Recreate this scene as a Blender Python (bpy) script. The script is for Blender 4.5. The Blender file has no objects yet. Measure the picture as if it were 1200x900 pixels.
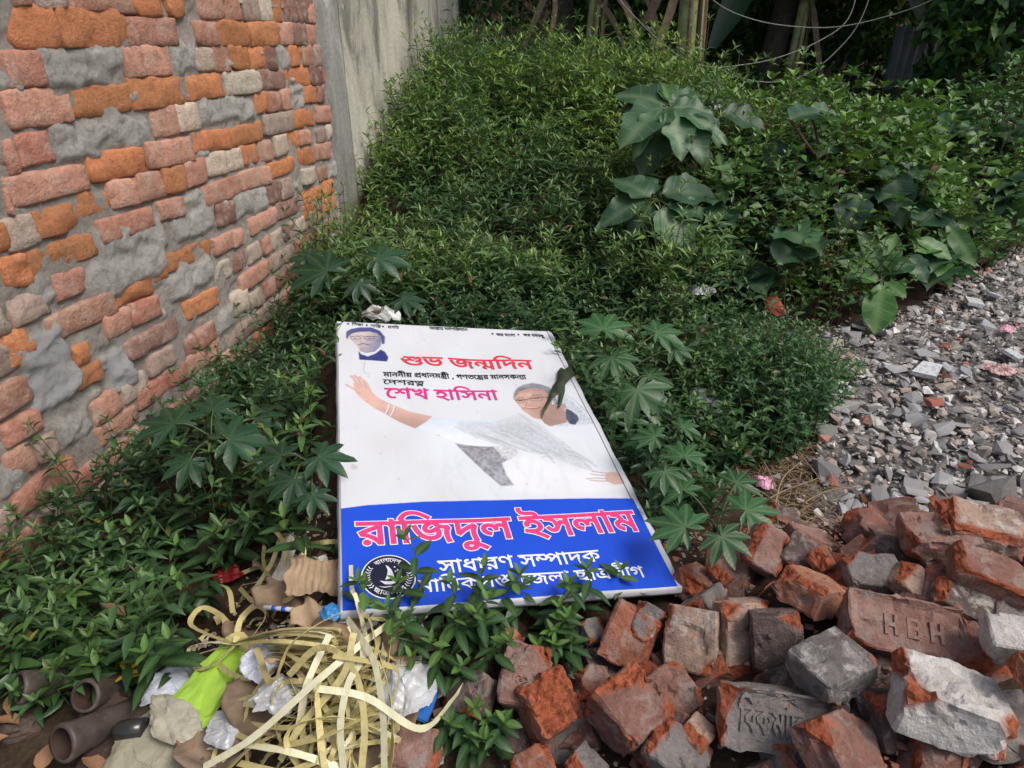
import bpy, bmesh, math, random
import numpy as np
from mathutils import Matrix, Vector, Euler
from mathutils.geometry import delaunay_2d_cdt

scene = bpy.context.scene
R = math.radians

# ------------------------------------------------------------------ camera
EYE = 1.05
PITCH = R(27.5)
FPX = 760.0                      # focal length for a picture 1200 wide
cam_data = bpy.data.cameras.new("camera")
cam_data.sensor_width = 36.0
cam_data.lens = FPX / 1200.0 * 36.0
cam_data.clip_start = 0.02
cam_data.clip_end = 400.0
cam = bpy.data.objects.new("camera", cam_data)
cam.location = (0, 0, EYE)
cam.rotation_euler = (R(90) - PITCH, 0, 0)
scene.collection.objects.link(cam)
scene.camera = cam

# ------------------------------------------------------------------ light
SUN_EL, SUN_AZ = R(55), R(118)     # azimuth measured clockwise from +Y
world = bpy.data.worlds.new("World")
scene.world = world
world.use_nodes = True
wn = world.node_tree
bg = wn.nodes["Background"]
sky = wn.nodes.new("ShaderNodeTexSky")
sky.sky_type = 'NISHITA'
sky.sun_disc = False
sky.sun_elevation = SUN_EL
sky.sun_rotation = SUN_AZ
sky.air_density = 1.0
sky.dust_density = 5.0
sky.ozone_density = 1.0
wn.links.new(sky.outputs[0], bg.inputs[0])
bg.inputs[1].default_value = 0.13
sun_d = bpy.data.lights.new("sun", 'SUN')
sun_d.energy = 1.5
sun_d.angle = R(24)
sun_d.color = (1.0, 0.985, 0.96)
sun = bpy.data.objects.new("sun", sun_d)
sd = Vector((math.sin(SUN_AZ) * math.cos(SUN_EL), math.cos(SUN_AZ) * math.cos(SUN_EL), math.sin(SUN_EL)))
sun.rotation_euler = (-sd).to_track_quat('-Z', 'Y').to_euler()
sun.location = (2, -2, 6)
scene.collection.objects.link(sun)
scene.view_settings.view_transform = 'Standard'
scene.view_settings.look = 'None'
scene.view_settings.exposure = 0.12
scene.view_settings.gamma = 1.0
scene.cycles.max_bounces = 6
scene.cycles.diffuse_bounces = 3
scene.cycles.transparent_max_bounces = 6

# ------------------------------------------------------------------ helpers
CP, SP = math.cos(PITCH), math.sin(PITCH)


def ray(px, py):
    X = (px - 600.0) / FPX
    Y = (450.0 - py) / FPX
    return Vector((X, CP + SP * Y, CP * Y - SP))


def at_z(px, py, z=0.0):
    r = ray(px, py)
    t = (z - EYE) / r.z
    return Vector((0, 0, EYE)) + r * t


def at_y(px, py, y):
    r = ray(px, py)
    return Vector((0, 0, EYE)) + r * (y / r.y)


def link(o, parent=None):
    scene.collection.objects.link(o)
    if parent is not None:
        o.parent = parent
    return o


def tag(o, label=None, cat=None, group=None, kind=None):
    if label: o["label"] = label
    if cat: o["category"] = cat
    if group: o["group"] = group
    if kind: o["kind"] = kind
    return o


def empty(name, loc, label=None, cat=None, group=None):
    o = bpy.data.objects.new(name, None)
    o.empty_display_size = 0.05
    o.location = loc
    link(o)
    return tag(o, label, cat, group)


def obj(name, me, parent=None, mat=None, loc=None):
    if mat is not None and len(me.materials) == 0:
        me.materials.append(mat)
    o = bpy.data.objects.new(name, me)
    if loc is not None:
        o.location = loc
    return link(o, parent)


def mesh_np(name, V, F, smooth=False, mats=None, midx=None, col=None):
    """V (n,3), F list of (m,k) index arrays"""
    me = bpy.data.meshes.new(name)
    V = np.asarray(V, np.float32)
    me.vertices.add(len(V))
    me.vertices.foreach_set("co", V.ravel())
    Fs = F if isinstance(F, list) else [F]
    Fs = [np.asarray(f, np.int32) for f in Fs if len(f)]
    loops = np.concatenate([f.ravel() for f in Fs])
    cnt = np.concatenate([np.full(len(f), f.shape[1], np.int32) for f in Fs])
    st = np.concatenate([[0], np.cumsum(cnt)[:-1]]).astype(np.int32)
    me.loops.add(len(loops))
    me.loops.foreach_set("vertex_index", loops)
    me.polygons.add(len(cnt))
    me.polygons.foreach_set("loop_start", st)
    me.polygons.foreach_set("loop_total", cnt)
    if midx is not None:
        me.polygons.foreach_set("material_index", np.asarray(midx, np.int32))
    me.polygons.foreach_set("use_smooth", np.full(len(cnt), bool(smooth)))
    me.update(calc_edges=True)
    if col is not None:
        a = me.color_attributes.new("Col", 'FLOAT_COLOR', 'POINT')
        c = np.ones((len(V), 4), np.float32)
        c[:, :col.shape[1]] = col
        a.data.foreach_set("color", c.ravel())
    if mats:
        for m in mats:
            me.materials.append(m)
    return me


def _hash(i, j, k, seed):
    i = (i.astype(np.int64) & 0xffffffff).astype(np.uint64)
    j = (j.astype(np.int64) & 0xffffffff).astype(np.uint64)
    k = (k.astype(np.int64) & 0xffffffff).astype(np.uint64)
    h = i * np.uint64(374761393) + j * np.uint64(668265263) + k * np.uint64(2147483647) + np.uint64(seed * 1274126177 + 7)
    h &= np.uint64(0xffffffff)
    h = ((h ^ (h >> np.uint64(13))) * np.uint64(1274126177)) & np.uint64(0xffffffff)
    h = ((h ^ (h >> np.uint64(16))) * np.uint64(2246822519)) & np.uint64(0xffffffff)
    h ^= h >> np.uint64(15)
    return (h & np.uint64(0xffffff)).astype(np.float64) / float(0xffffff)


def vnoise(P, seed=0):
    P = np.asarray(P, np.float64)
    if P.shape[1] == 2:
        P = np.c_[P, np.zeros(len(P))]
    I = np.floor(P).astype(np.int64)
    f = P - I
    f = f * f * (3 - 2 * f)
    out = 0
    for a in (0, 1):
        for b in (0, 1):
            for c in (0, 1):
                w = (f[:, 0] if a else 1 - f[:, 0]) * (f[:, 1] if b else 1 - f[:, 1]) * (f[:, 2] if c else 1 - f[:, 2])
                out = out + w * _hash(I[:, 0] + a, I[:, 1] + b, I[:, 2] + c, seed)
    return out * 2 - 1


def fbm(P, seed=0, octv=4, gain=0.5):
    P = np.asarray(P, np.float64)
    o = 0; a = 1.0; s = 0
    for i in range(octv):
        o = o + a * vnoise(P * (2.03 ** i) + 17.3 * i, seed + i)
        s += a; a *= gain
    return o / s


def sstep(a, b, x):
    t = np.clip((x - a) / (b - a), 0, 1)
    return t * t * (3 - 2 * t)


# ------------------------------------------------------------------ materials
def new_mat(name):
    m = bpy.data.materials.new(name)
    m.use_nodes = True
    nt = m.node_tree
    b = nt.nodes["Principled BSDF"]
    return m, nt, b


def N(nt, typ, **kw):
    n = nt.nodes.new(typ)
    for k, v in kw.items():
        setattr(n, k, v)
    return n


def noise_node(nt, scale, detail=4, rough=0.6, vec=None, dist=0.0):
    n = N(nt, "ShaderNodeTexNoise")
    n.inputs["Scale"].default_value = scale
    n.inputs["Detail"].default_value = detail
    n.inputs["Roughness"].default_value = rough
    n.inputs["Distortion"].default_value = dist
    if vec is not None:
        nt.links.new(vec, n.inputs["Vector"])
    return n


def ramp(nt, inp, stops):
    r = N(nt, "ShaderNodeValToRGB")
    e = r.color_ramp.elements
    while len(e) < len(stops):
        e.new(0.5)
    for k, (p, c) in enumerate(stops):
        e[k].position = p
        e[k].color = tuple(c) + (1,) if len(c) == 3 else c
    nt.links.new(inp, r.inputs[0])
    return r


def mixc(nt, fac, a, b, mode='MIX'):
    m = N(nt, "ShaderNodeMix", data_type='RGBA', blend_type=mode)
    for sock, v in ((m.inputs[0], fac), (m.inputs[6], a), (m.inputs[7], b)):
        if isinstance(v, (int, float)):
            sock.default_value = v
        elif isinstance(v, tuple):
            sock.default_value = v if len(v) == 4 else v + (1,)
        else:
            nt.links.new(v, sock)
    return m.outputs[2]


def bump(nt, b, h, strength=0.5, dist=0.003):
    n = N(nt, "ShaderNodeBump")
    n.inputs["Strength"].default_value = strength
    n.inputs["Distance"].default_value = dist
    nt.links.new(h, n.inputs["Height"])
    nt.links.new(n.outputs[0], b.inputs["Normal"])
    return n


def simple_mat(name, color, rough=0.6, var=0.15, scale=30, bmp=0.2, bdist=0.002, spec=0.5, metal=0.0, alpha=None, transm=0.0, dirt=None, coat=0.0):
    m, nt, b = new_mat(name)
    tc = N(nt, "ShaderNodeTexCoord")
    n = noise_node(nt, scale, 5, 0.65, tc.outputs["Object"])
    c = tuple(color)
    lo = tuple(v * (1 - var) for v in c); hi = tuple(min(1, v * (1 + var)) for v in c)
    r = ramp(nt, n.outputs[0], [(0.3, lo), (0.7, hi)])
    out = r.outputs[0]
    if dirt:
        n2 = noise_node(nt, scale * 0.35, 6, 0.7, tc.outputs["Object"], 0.6)
        f = ramp(nt, n2.outputs[0], [(0.5, (0, 0, 0)), (0.68, (1, 1, 1))])
        out = mixc(nt, f.outputs[0], out, tuple(dirt))
    nt.links.new(out, b.inputs["Base Color"])
    b.inputs["Roughness"].default_value = rough
    b.inputs["Metallic"].default_value = metal
    b.inputs["Specular IOR Level"].default_value = spec
    if transm:
        b.inputs["Transmission Weight"].default_value = transm
    if alpha is not None:
        b.inputs["Alpha"].default_value = alpha
    if bmp:
        bump(nt, b, n.outputs[0], bmp, bdist)
    return m


def leaf_mat(name, dark, mid, light, rough=0.42, trans=0.22, veins=None, spec=0.45):
    """light = young leaves; the vertex colour 'Col' red channel tells how young a leaf is, and lightens undergrowth clumps to look lit"""
    m, nt, b = new_mat(name)
    geo = N(nt, "ShaderNodeNewGeometry")
    at = N(nt, "ShaderNodeAttribute", attribute_name="Col")
    r = ramp(nt, geo.outputs["Random Per Island"], [(0.0, dark), (0.55, mid), (1.0, tuple(x * 1.25 for x in mid))])
    sep = N(nt, "ShaderNodeSeparateColor")
    nt.links.new(at.outputs["Color"], sep.inputs[0])
    c = mixc(nt, sep.outputs[0], r.outputs[0], tuple(light))
    # a few yellowed leaves
    yel = ramp(nt, geo.outputs["Random Per Island"], [(0.994, (0, 0, 0)), (0.998, (1, 1, 1))])
    c = mixc(nt, yel.outputs[0], c, (0.30, 0.24, 0.05))
    tc = N(nt, "ShaderNodeTexCoord")
    n = noise_node(nt, 45, 3, 0.6, tc.outputs["Object"])
    rr = ramp(nt, n.outputs[0], [(0.3, (0.75, 0.75, 0.75)), (0.7, (1.15, 1.15, 1.15))])
    c = mixc(nt, 1.0, c, rr.outputs[0], 'MULTIPLY')
    # whole clumps differ: some patches are older and bluer, some fresher and yellower
    cl = ramp(nt, sep.outputs[1], [(0.15, (0.62, 0.72, 0.85)), (0.5, (1, 1, 1)), (0.85, (1.55, 1.38, 1.0))])
    c = mixc(nt, 1.0, c, cl.outputs[0], 'MULTIPLY')
    dead = ramp(nt, geo.outputs["Random Per Island"], [(0.0, (1, 1, 1)), (0.012, (1, 1, 1)), (0.016, (0, 0, 0))])
    c = mixc(nt, dead.outputs[0], c, (0.17, 0.11, 0.06))
    nt.links.new(c, b.inputs["Base Color"])
    b.inputs["Roughness"].default_value = rough
    b.inputs["Specular IOR Level"].default_value = spec
    tr = N(nt, "ShaderNodeBsdfTranslucent")
    tcc = mixc(nt, 1.0, c, (1.3, 1.5, 0.6), 'MULTIPLY')
    nt.links.new(tcc, tr.inputs[0])
    mx = N(nt, "ShaderNodeMixShader")
    mx.inputs[0].default_value = trans
    nt.links.new(b.outputs[0], mx.inputs[1])
    nt.links.new(tr.outputs[0], mx.inputs[2])
    nt.links.new(mx.outputs[0], nt.nodes["Material Output"].inputs[0])
    return m


def big_leaf_mat(name, base, vein, rough=0.5, trans=0.15, freq=7.0, dust=0.0):
    """for leaf objects modelled along local +Y, 1 long: side veins leave the midrib"""
    m, nt, b = new_mat(name)
    tc = N(nt, "ShaderNodeTexCoord")
    at = N(nt, "ShaderNodeAttribute", attribute_name="Col")   # r = along the lobe, g = across, b = random shade
    sep = N(nt, "ShaderNodeSeparateColor")
    nt.links.new(at.outputs["Color"], sep.inputs[0])
    mm = N(nt, "ShaderNodeMath", operation='MULTIPLY_ADD')
    nt.links.new(sep.outputs[1], mm.inputs[0]); mm.inputs[1].default_value = -0.55
    nt.links.new(sep.outputs[0], mm.inputs[2])
    m2 = N(nt, "ShaderNodeMath", operation='MULTIPLY')
    nt.links.new(mm.outputs[0], m2.inputs[0]); m2.inputs[1].default_value = freq * 6.2832
    sn = N(nt, "ShaderNodeMath", operation='COSINE')
    nt.links.new(m2.outputs[0], sn.inputs[0])
    vr = ramp(nt, sn.outputs[0], [(0.90, (0, 0, 0)), (1.0, (1, 1, 1))])
    mid = ramp(nt, sep.outputs[1], [(0.0, (1, 1, 1)), (0.09, (0, 0, 0))])
    vv = mixc(nt, 0.55, mid.outputs[0], vr.outputs[0], 'LIGHTEN')
    oi = N(nt, "ShaderNodeObjectInfo")
    sh = ramp(nt, oi.outputs["Random"], [(0.0, tuple(x * 0.72 for x in base)), (0.5, base), (1.0, tuple(min(1, x * 1.3) for x in base))])
    n = noise_node(nt, 6, 5, 0.65, tc.outputs["Object"])
    rr = ramp(nt, n.outputs[0], [(0.3, (0.72, 0.72, 0.72)), (0.7, (1.2, 1.2, 1.2))])
    c = mixc(nt, 1.0, sh.outputs[0], rr.outputs[0], 'MULTIPLY')
    m3 = N(nt, "ShaderNodeMath", operation='MULTIPLY')
    nt.links.new(vv, m3.inputs[0]); m3.inputs[1].default_value = 0.6
    c = mixc(nt, m3.outputs[0], c, tuple(vein))
    n4 = noise_node(nt, 14, 6, 0.7, tc.outputs["Object"])
    sp = ramp(nt, n4.outputs[0], [(0.70, (0, 0, 0)), (0.76, (1, 1, 1))])
    c = mixc(nt, sp.outputs[0], c, (0.16, 0.12, 0.05))
    nt.links.new(c, b.inputs["Base Color"])
    b.inputs["Roughness"].default_value = rough
    b.inputs["Specular IOR Level"].default_value = 0.4
    bump(nt, b, vr.outputs[0], 0.35, 0.0015)
    tr = N(nt, "ShaderNodeBsdfTranslucent")
    nt.links.new(mixc(nt, 1.0, c, (1.3, 1.5, 0.6), 'MULTIPLY'), tr.inputs[0])
    mx = N(nt, "ShaderNodeMixShader"); mx.inputs[0].default_value = trans
    nt.links.new(b.outputs[0], mx.inputs[1]); nt.links.new(tr.outputs[0], mx.inputs[2])
    nt.links.new(mx.outputs[0], nt.nodes["Material Output"].inputs[0])
    return m


def objcolor_mat(name, rough=0.9, scale=40, bmp=0.6, bdist=0.002, dust=(0.42, 0.40, 0.37), dustamt=0.5, rust=None, dustlo=0.52, spec=0.2):
    """colour from the object's own colour; speckle, dust and worn patches on top"""
    m, nt, b = new_mat(name)
    tc = N(nt, "ShaderNodeTexCoord")
    oi = N(nt, "ShaderNodeObjectInfo")
    off = N(nt, "ShaderNodeVectorMath", operation='MULTIPLY_ADD')
    cb = N(nt, "ShaderNodeCombineXYZ")
    nt.links.new(oi.outputs["Random"], cb.inputs[0]); nt.links.new(oi.outputs["Random"], cb.inputs[1])
    nt.links.new(cb.outputs[0], off.inputs[0]); off.inputs[1].default_value = (31, 57, 0)
    nt.links.new(tc.outputs["Object"], off.inputs[2])
    v = off.outputs[0]
    n = noise_node(nt, scale, 8, 0.7, v)
    r = ramp(nt, n.outputs[0], [(0.25, (0.62, 0.60, 0.58)), (0.5, (1, 1, 1)), (0.75, (1.32, 1.3, 1.28))])
    c = mixc(nt, 1.0, oi.outputs["Color"], r.outputs[0], 'MULTIPLY')
    if rust:
        n3 = noise_node(nt, scale * 0.3, 5, 0.6, v, 0.8)
        f3 = ramp(nt, n3.outputs[0], [(0.52, (0, 0, 0)), (0.60, (0.8, 0.8, 0.8))])
        c = mixc(nt, f3.outputs[0], c, tuple(rust))
    n2 = noise_node(nt, scale * 0.45, 8, 0.75, v, 0.4)
    f = ramp(nt, n2.outputs[0], [(dustlo, (0, 0, 0)), (dustlo + 0.16, (dustamt,) * 3)])
    c = mixc(nt, f.outputs[0], c, tuple(dust))
    n5 = noise_node(nt, scale * 3.2, 4, 0.7, v)
    f5 = ramp(nt, n5.outputs[0], [(0.30, (0.35, 0.35, 0.35)), (0.38, (1, 1, 1))])
    c = mixc(nt, 0.7, c, f5.outputs[0], 'MULTIPLY')
    nt.links.new(c, b.inputs["Base Color"])
    b.inputs["Roughness"].default_value = rough
    b.inputs["Specular IOR Level"].default_value = spec
    add = N(nt, "ShaderNodeMath", operation='ADD')
    nt.links.new(n.outputs[0], add.inputs[0]); nt.links.new(n5.outputs[0], add.inputs[1])
    bump(nt, b, add.outputs[0], bmp, bdist)
    return m


def tube_mesh(name, pts, rad, seg=6, mat=None, cap=True):
    """pts list of Vector; rad number or list"""
    pts = [Vector(p) for p in pts]
    n = len(pts)
    rad = [rad] * n if isinstance(rad, (int, float)) else list(rad)
    V = []; F = []
    up = Vector((0, 0, 1))
    prev = None
    for i, p in enumerate(pts):
        d = (pts[min(i + 1, n - 1)] - pts[max(i - 1, 0)])
        if d.length < 1e-9: d = Vector((0, 0, 1))
        d.normalize()
        if prev is None:
            a = d.cross(up if abs(d.z) < 0.9 else Vector((1, 0, 0))).normalized()
        else:
            a = (prev - d * prev.dot(d)).normalized()
        prev = a
        b = d.cross(a)
        for k in range(seg):
            t = 2 * math.pi * k / seg
            V.append(p + (a * math.cos(t) + b * math.sin(t)) * rad[i])
    for i in range(n - 1):
        for k in range(seg):
            k2 = (k + 1) % seg
            F.append((i * seg + k, i * seg + k2, (i + 1) * seg + k2, (i + 1) * seg + k))
    me = bpy.data.meshes.new(name)
    if cap:
        F.append(tuple(reversed(range(seg)))); F.append(tuple((n - 1) * seg + k for k in range(seg)))
    me.from_pydata([tuple(v) for v in V], [], F)
    for p in me.polygons: p.use_smooth = True
    if mat: me.materials.append(mat)
    return me


def smooth_path(pts, n=6):
    """Catmull-Rom through the points"""
    P = [Vector(p) for p in pts]
    P = [P[0] * 2 - P[1]] + P + [P[-1] * 2 - P[-2]]
    out = []
    for i in range(1, len(P) - 2):
        for k in range(n):
            t = k / n
            a, b, c, d = P[i - 1], P[i], P[i + 1], P[i + 2]
            out.append(0.5 * ((2 * b) + (c - a) * t + (2 * a - 5 * b + 4 * c - d) * t * t + (3 * b - a - 3 * c + d) * t ** 3))
    out.append(P[-2])
    return out


# ------------------------------------------------------------------ the sign's plane (needed by the terrain under it)
def _solve_sign():
    W = 0.61
    px = [(397, 377), (643, 389), (793, 687), (400, 716)]
    dep = [2.9116, 3.1957, 1.9982, 1.7139]
    q = [Vector((0, 0, EYE)) + ray(*p) * (d * W) for p, d in zip(px, dep)]
    tl, tr, br, bl = q
    e1 = ((br - bl) + (tr - tl)).normalized()
    e2 = ((tl - bl) + (tr - br)).normalized()
    e2 = (e2 - e1 * e1.dot(e2)).normalized()
    w = ((br - bl).length + (tr - tl).length) / 2
    h = ((tl - bl).length + (tr - br).length) / 2
    c = (tl + tr + br + bl) / 4
    o = c - e1 * w / 2 - e2 * h / 2
    return o, e1, e2, e1.cross(e2).normalized(), w, h


S_O, S_E1, S_E2, S_N, S_W, S_H = _solve_sign()


def sign_uv(px, py):
    """where the line of sight meets the sign, in metres from its lower left corner"""
    r = ray(px, py)
    t = (S_O - Vector((0, 0, EYE))).dot(S_N) / r.dot(S_N)
    p = Vector((0, 0, EYE)) + r * t - S_O
    return p.dot(S_E1), p.dot(S_E2)


# ------------------------------------------------------------------ terrain
def yfoot(x):
    return np.interp(x, [-1.5, -0.6, 0.4, 0.9, 1.3, 2.0, 2.9, 4.0, 6.0], [2.6, 2.9, 3.05, 2.75, 2.65, 3.0, 3.75, 4.7, 6.5])


def mound(x, y):
    hh = np.interp(x, [-1.5, 0.3, 1.2, 3.0, 6.0], [0.80, 0.70, 0.54, 0.42, 0.32])
    run = np.interp(x, [-1.5, 0.5, 1.1, 3.0], [2.9, 2.6, 1.0, 0.6])
    t = np.clip((y - yfoot(x)) / run, 0, 1)
    return hh * (1 - (1 - t) ** 1.6)


def pile(x, y):
    hx = sstep(-0.12, 0.85, x) * 0.245
    hy = 1 - sstep(0.86, 1.24, y - 0.08 * x)
    return hx * hy


def ground_z(x, y):
    x = np.asarray(x, float); y = np.asarray(y, float)
    z = 0.012 * fbm(np.c_[np.ravel(x) * 3, np.ravel(y) * 3], 5).reshape(x.shape)
    z = z - 0.03 * (1 - sstep(-0.75, -0.3, x))
    z = z + mound(x, y)
    z = z + pile(x, y)
    # trash heap
    z = z + 0.10 * np.exp(-(((x + 0.30) / 0.30) ** 2 + ((y - 0.72) / 0.26) ** 2))
    # lumpy soil under the sign
    n = S_N
    zs = S_O.z - (n.x * (x - S_O.x) + n.y * (y - S_O.y)) / n.z
    ux = (x - S_O.x) * S_E1.x + (y - S_O.y) * S_E1.y + (zs - S_O.z) * S_E1.z
    uy = (x - S_O.x) * S_E2.x + (y - S_O.y) * S_E2.y + (zs - S_O.z) * S_E2.z
    dx = np.maximum(np.maximum(-ux, ux - S_W), 0); dy = np.maximum(np.maximum(-uy, uy - S_H), 0)
    d = np.hypot(dx, dy)
    w = 1 - sstep(0.0, 0.20, d)
    inside = (zs - 0.075)
    z = z * (1 - w) + np.maximum(z, np.minimum(inside, 0.36)) * w
    z = np.where(d < 0.06, np.minimum(z, zs - 0.055), z)
    # ridge added far behind to shut out the bright sky between the trees
    z = z + 4.2 * sstep(9.0, 15.0, y)
    return z


def gz(x, y):
    return float(ground_z(np.array([x]), np.array([y]))[0])


def on_ground(px, py, dz=0.0):
    z = 0.05
    for _ in range(14):
        p = at_z(px, py, z)
        z = 0.5 * z + 0.5 * (gz(p.x, p.y) + dz)
    return at_z(px, py, z)


gx = np.concatenate([-np.geomspace(60, 1.9, 22), np.arange(-1.85, 4.6, 0.035), np.geomspace(4.65, 90, 26)])
gy = np.concatenate([-np.geomspace(60, 0.6, 18), np.arange(-0.55, 6.6, 0.035), np.geomspace(6.65, 120, 40)])
GX, GY = np.meshgrid(gx, gy)
GZ = ground_z(GX, GY)
fine = fbm(np.c_[GX.ravel() * 14, GY.ravel() * 14], 31, 4).reshape(GX.shape)
GZ = GZ + 0.012 * fine
nxg, nyg = len(gx), len(gy)
idx = np.arange(nxg * nyg).reshape(nyg, nxg)
FG = np.stack([idx[:-1, :-1], idx[:-1, 1:], idx[1:, 1:], idx[1:, :-1]], -1).reshape(-1, 4)
m, nt, b = new_mat("soil")
geo = N(nt, "ShaderNodeNewGeometry")
n1 = noise_node(nt, 9, 8, 0.7, geo.outputs["Position"])
n2 = noise_node(nt, 90, 6, 0.75, geo.outputs["Position"])
r1 = ramp(nt, n1.outputs[0], [(0.3, (0.035, 0.024, 0.016)), (0.55, (0.075, 0.053, 0.036)), (0.8, (0.13, 0.105, 0.08))])
r2 = ramp(nt, n2.outputs[0], [(0.3, (0.5, 0.5, 0.5)), (0.7, (1.4, 1.4, 1.4))])
sx = N(nt, "ShaderNodeSeparateXYZ"); nt.links.new(geo.outputs["Position"], sx.inputs[0])
atg = N(nt, "ShaderNodeAttribute", attribute_name="Col"); sepg = N(nt, "ShaderNodeSeparateColor"); nt.links.new(atg.outputs["Color"], sepg.inputs[0])
r1b = ramp(nt, n1.outputs[0], [(0.3, (0.15, 0.14, 0.135)), (0.7, (0.27, 0.26, 0.255))])   # cement dust trodden into the path
soilc = mixc(nt, sepg.outputs[0], r1.outputs[0], r1b.outputs[0])
soilc = mixc(nt, 1.0, soilc, r2.outputs[0], 'MULTIPLY')
nt.links.new(soilc, b.inputs["Base Color"])
b.inputs["Roughness"].default_value = 0.95
b.inputs["Specular IOR Level"].default_value = 0.1
bump(nt, b, n2.outputs[0], 0.8, 0.006)
M_SOIL = m
def in_poly(x, y, poly):
    c = np.zeros(len(x), bool)
    for (ax, ay), (bx, by) in zip(poly, poly[1:] + poly[:1]):
        k = (ay > y) != (by > y)
        c ^= k & (x < ax + (y - ay) / (by - ay + 1e-15) * (bx - ax))
    return c


PATH = [tuple(at_z(*p, 0.0)[:2]) for p in ((975, 612), (955, 540), (962, 470), (950, 400), (1080, 360), (1180, 300), (1260, 270), (1500, 250))] + [(6.0, 1.2), (1.2, 0.9)]
gxw = GX.ravel() + 0.09 * fbm(np.c_[GX.ravel() * 5, GY.ravel() * 5], 77, 3); gyw = GY.ravel() + 0.09 * fbm(np.c_[GX.ravel() * 5, GY.ravel() * 5], 78, 3)
gcol = np.zeros((GX.size, 3)); gcol[:, 0] = in_poly(gxw, gyw, PATH) * 0.9
g = obj("ground", mesh_np("ground", np.stack([GX.ravel(), GY.ravel(), GZ.ravel()], -1), FG, True, [M_SOIL], col=gcol))
tag(g, "dark bare soil under the weeds, trash and bricks", kind="structure")

# ------------------------------------------------------------------ brick wall
AZ = R(7.0)
WD = Vector((math.sin(AZ), math.cos(AZ), 0))
WN = Vector((math.cos(AZ), -math.sin(AZ), 0))
WDIST = 1.27


def wall_uv(px, py):
    r = ray(px, py)
    t = -WDIST / r.dot(WN)
    q = Vector((0, 0, EYE)) + r * t
    return q.dot(WD), q.z


def wall_pt(u, v, w=0.0):
    return WD * u - WN * WDIST + WN * w + Vector((0, 0, v))


U_END = 3.20
wall_mat4 = Matrix.Translation(wall_pt(0, 0, 0)) @ Matrix((WD, Vector((0, 0, 1)), WN)).transposed().to_4x4()
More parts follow.
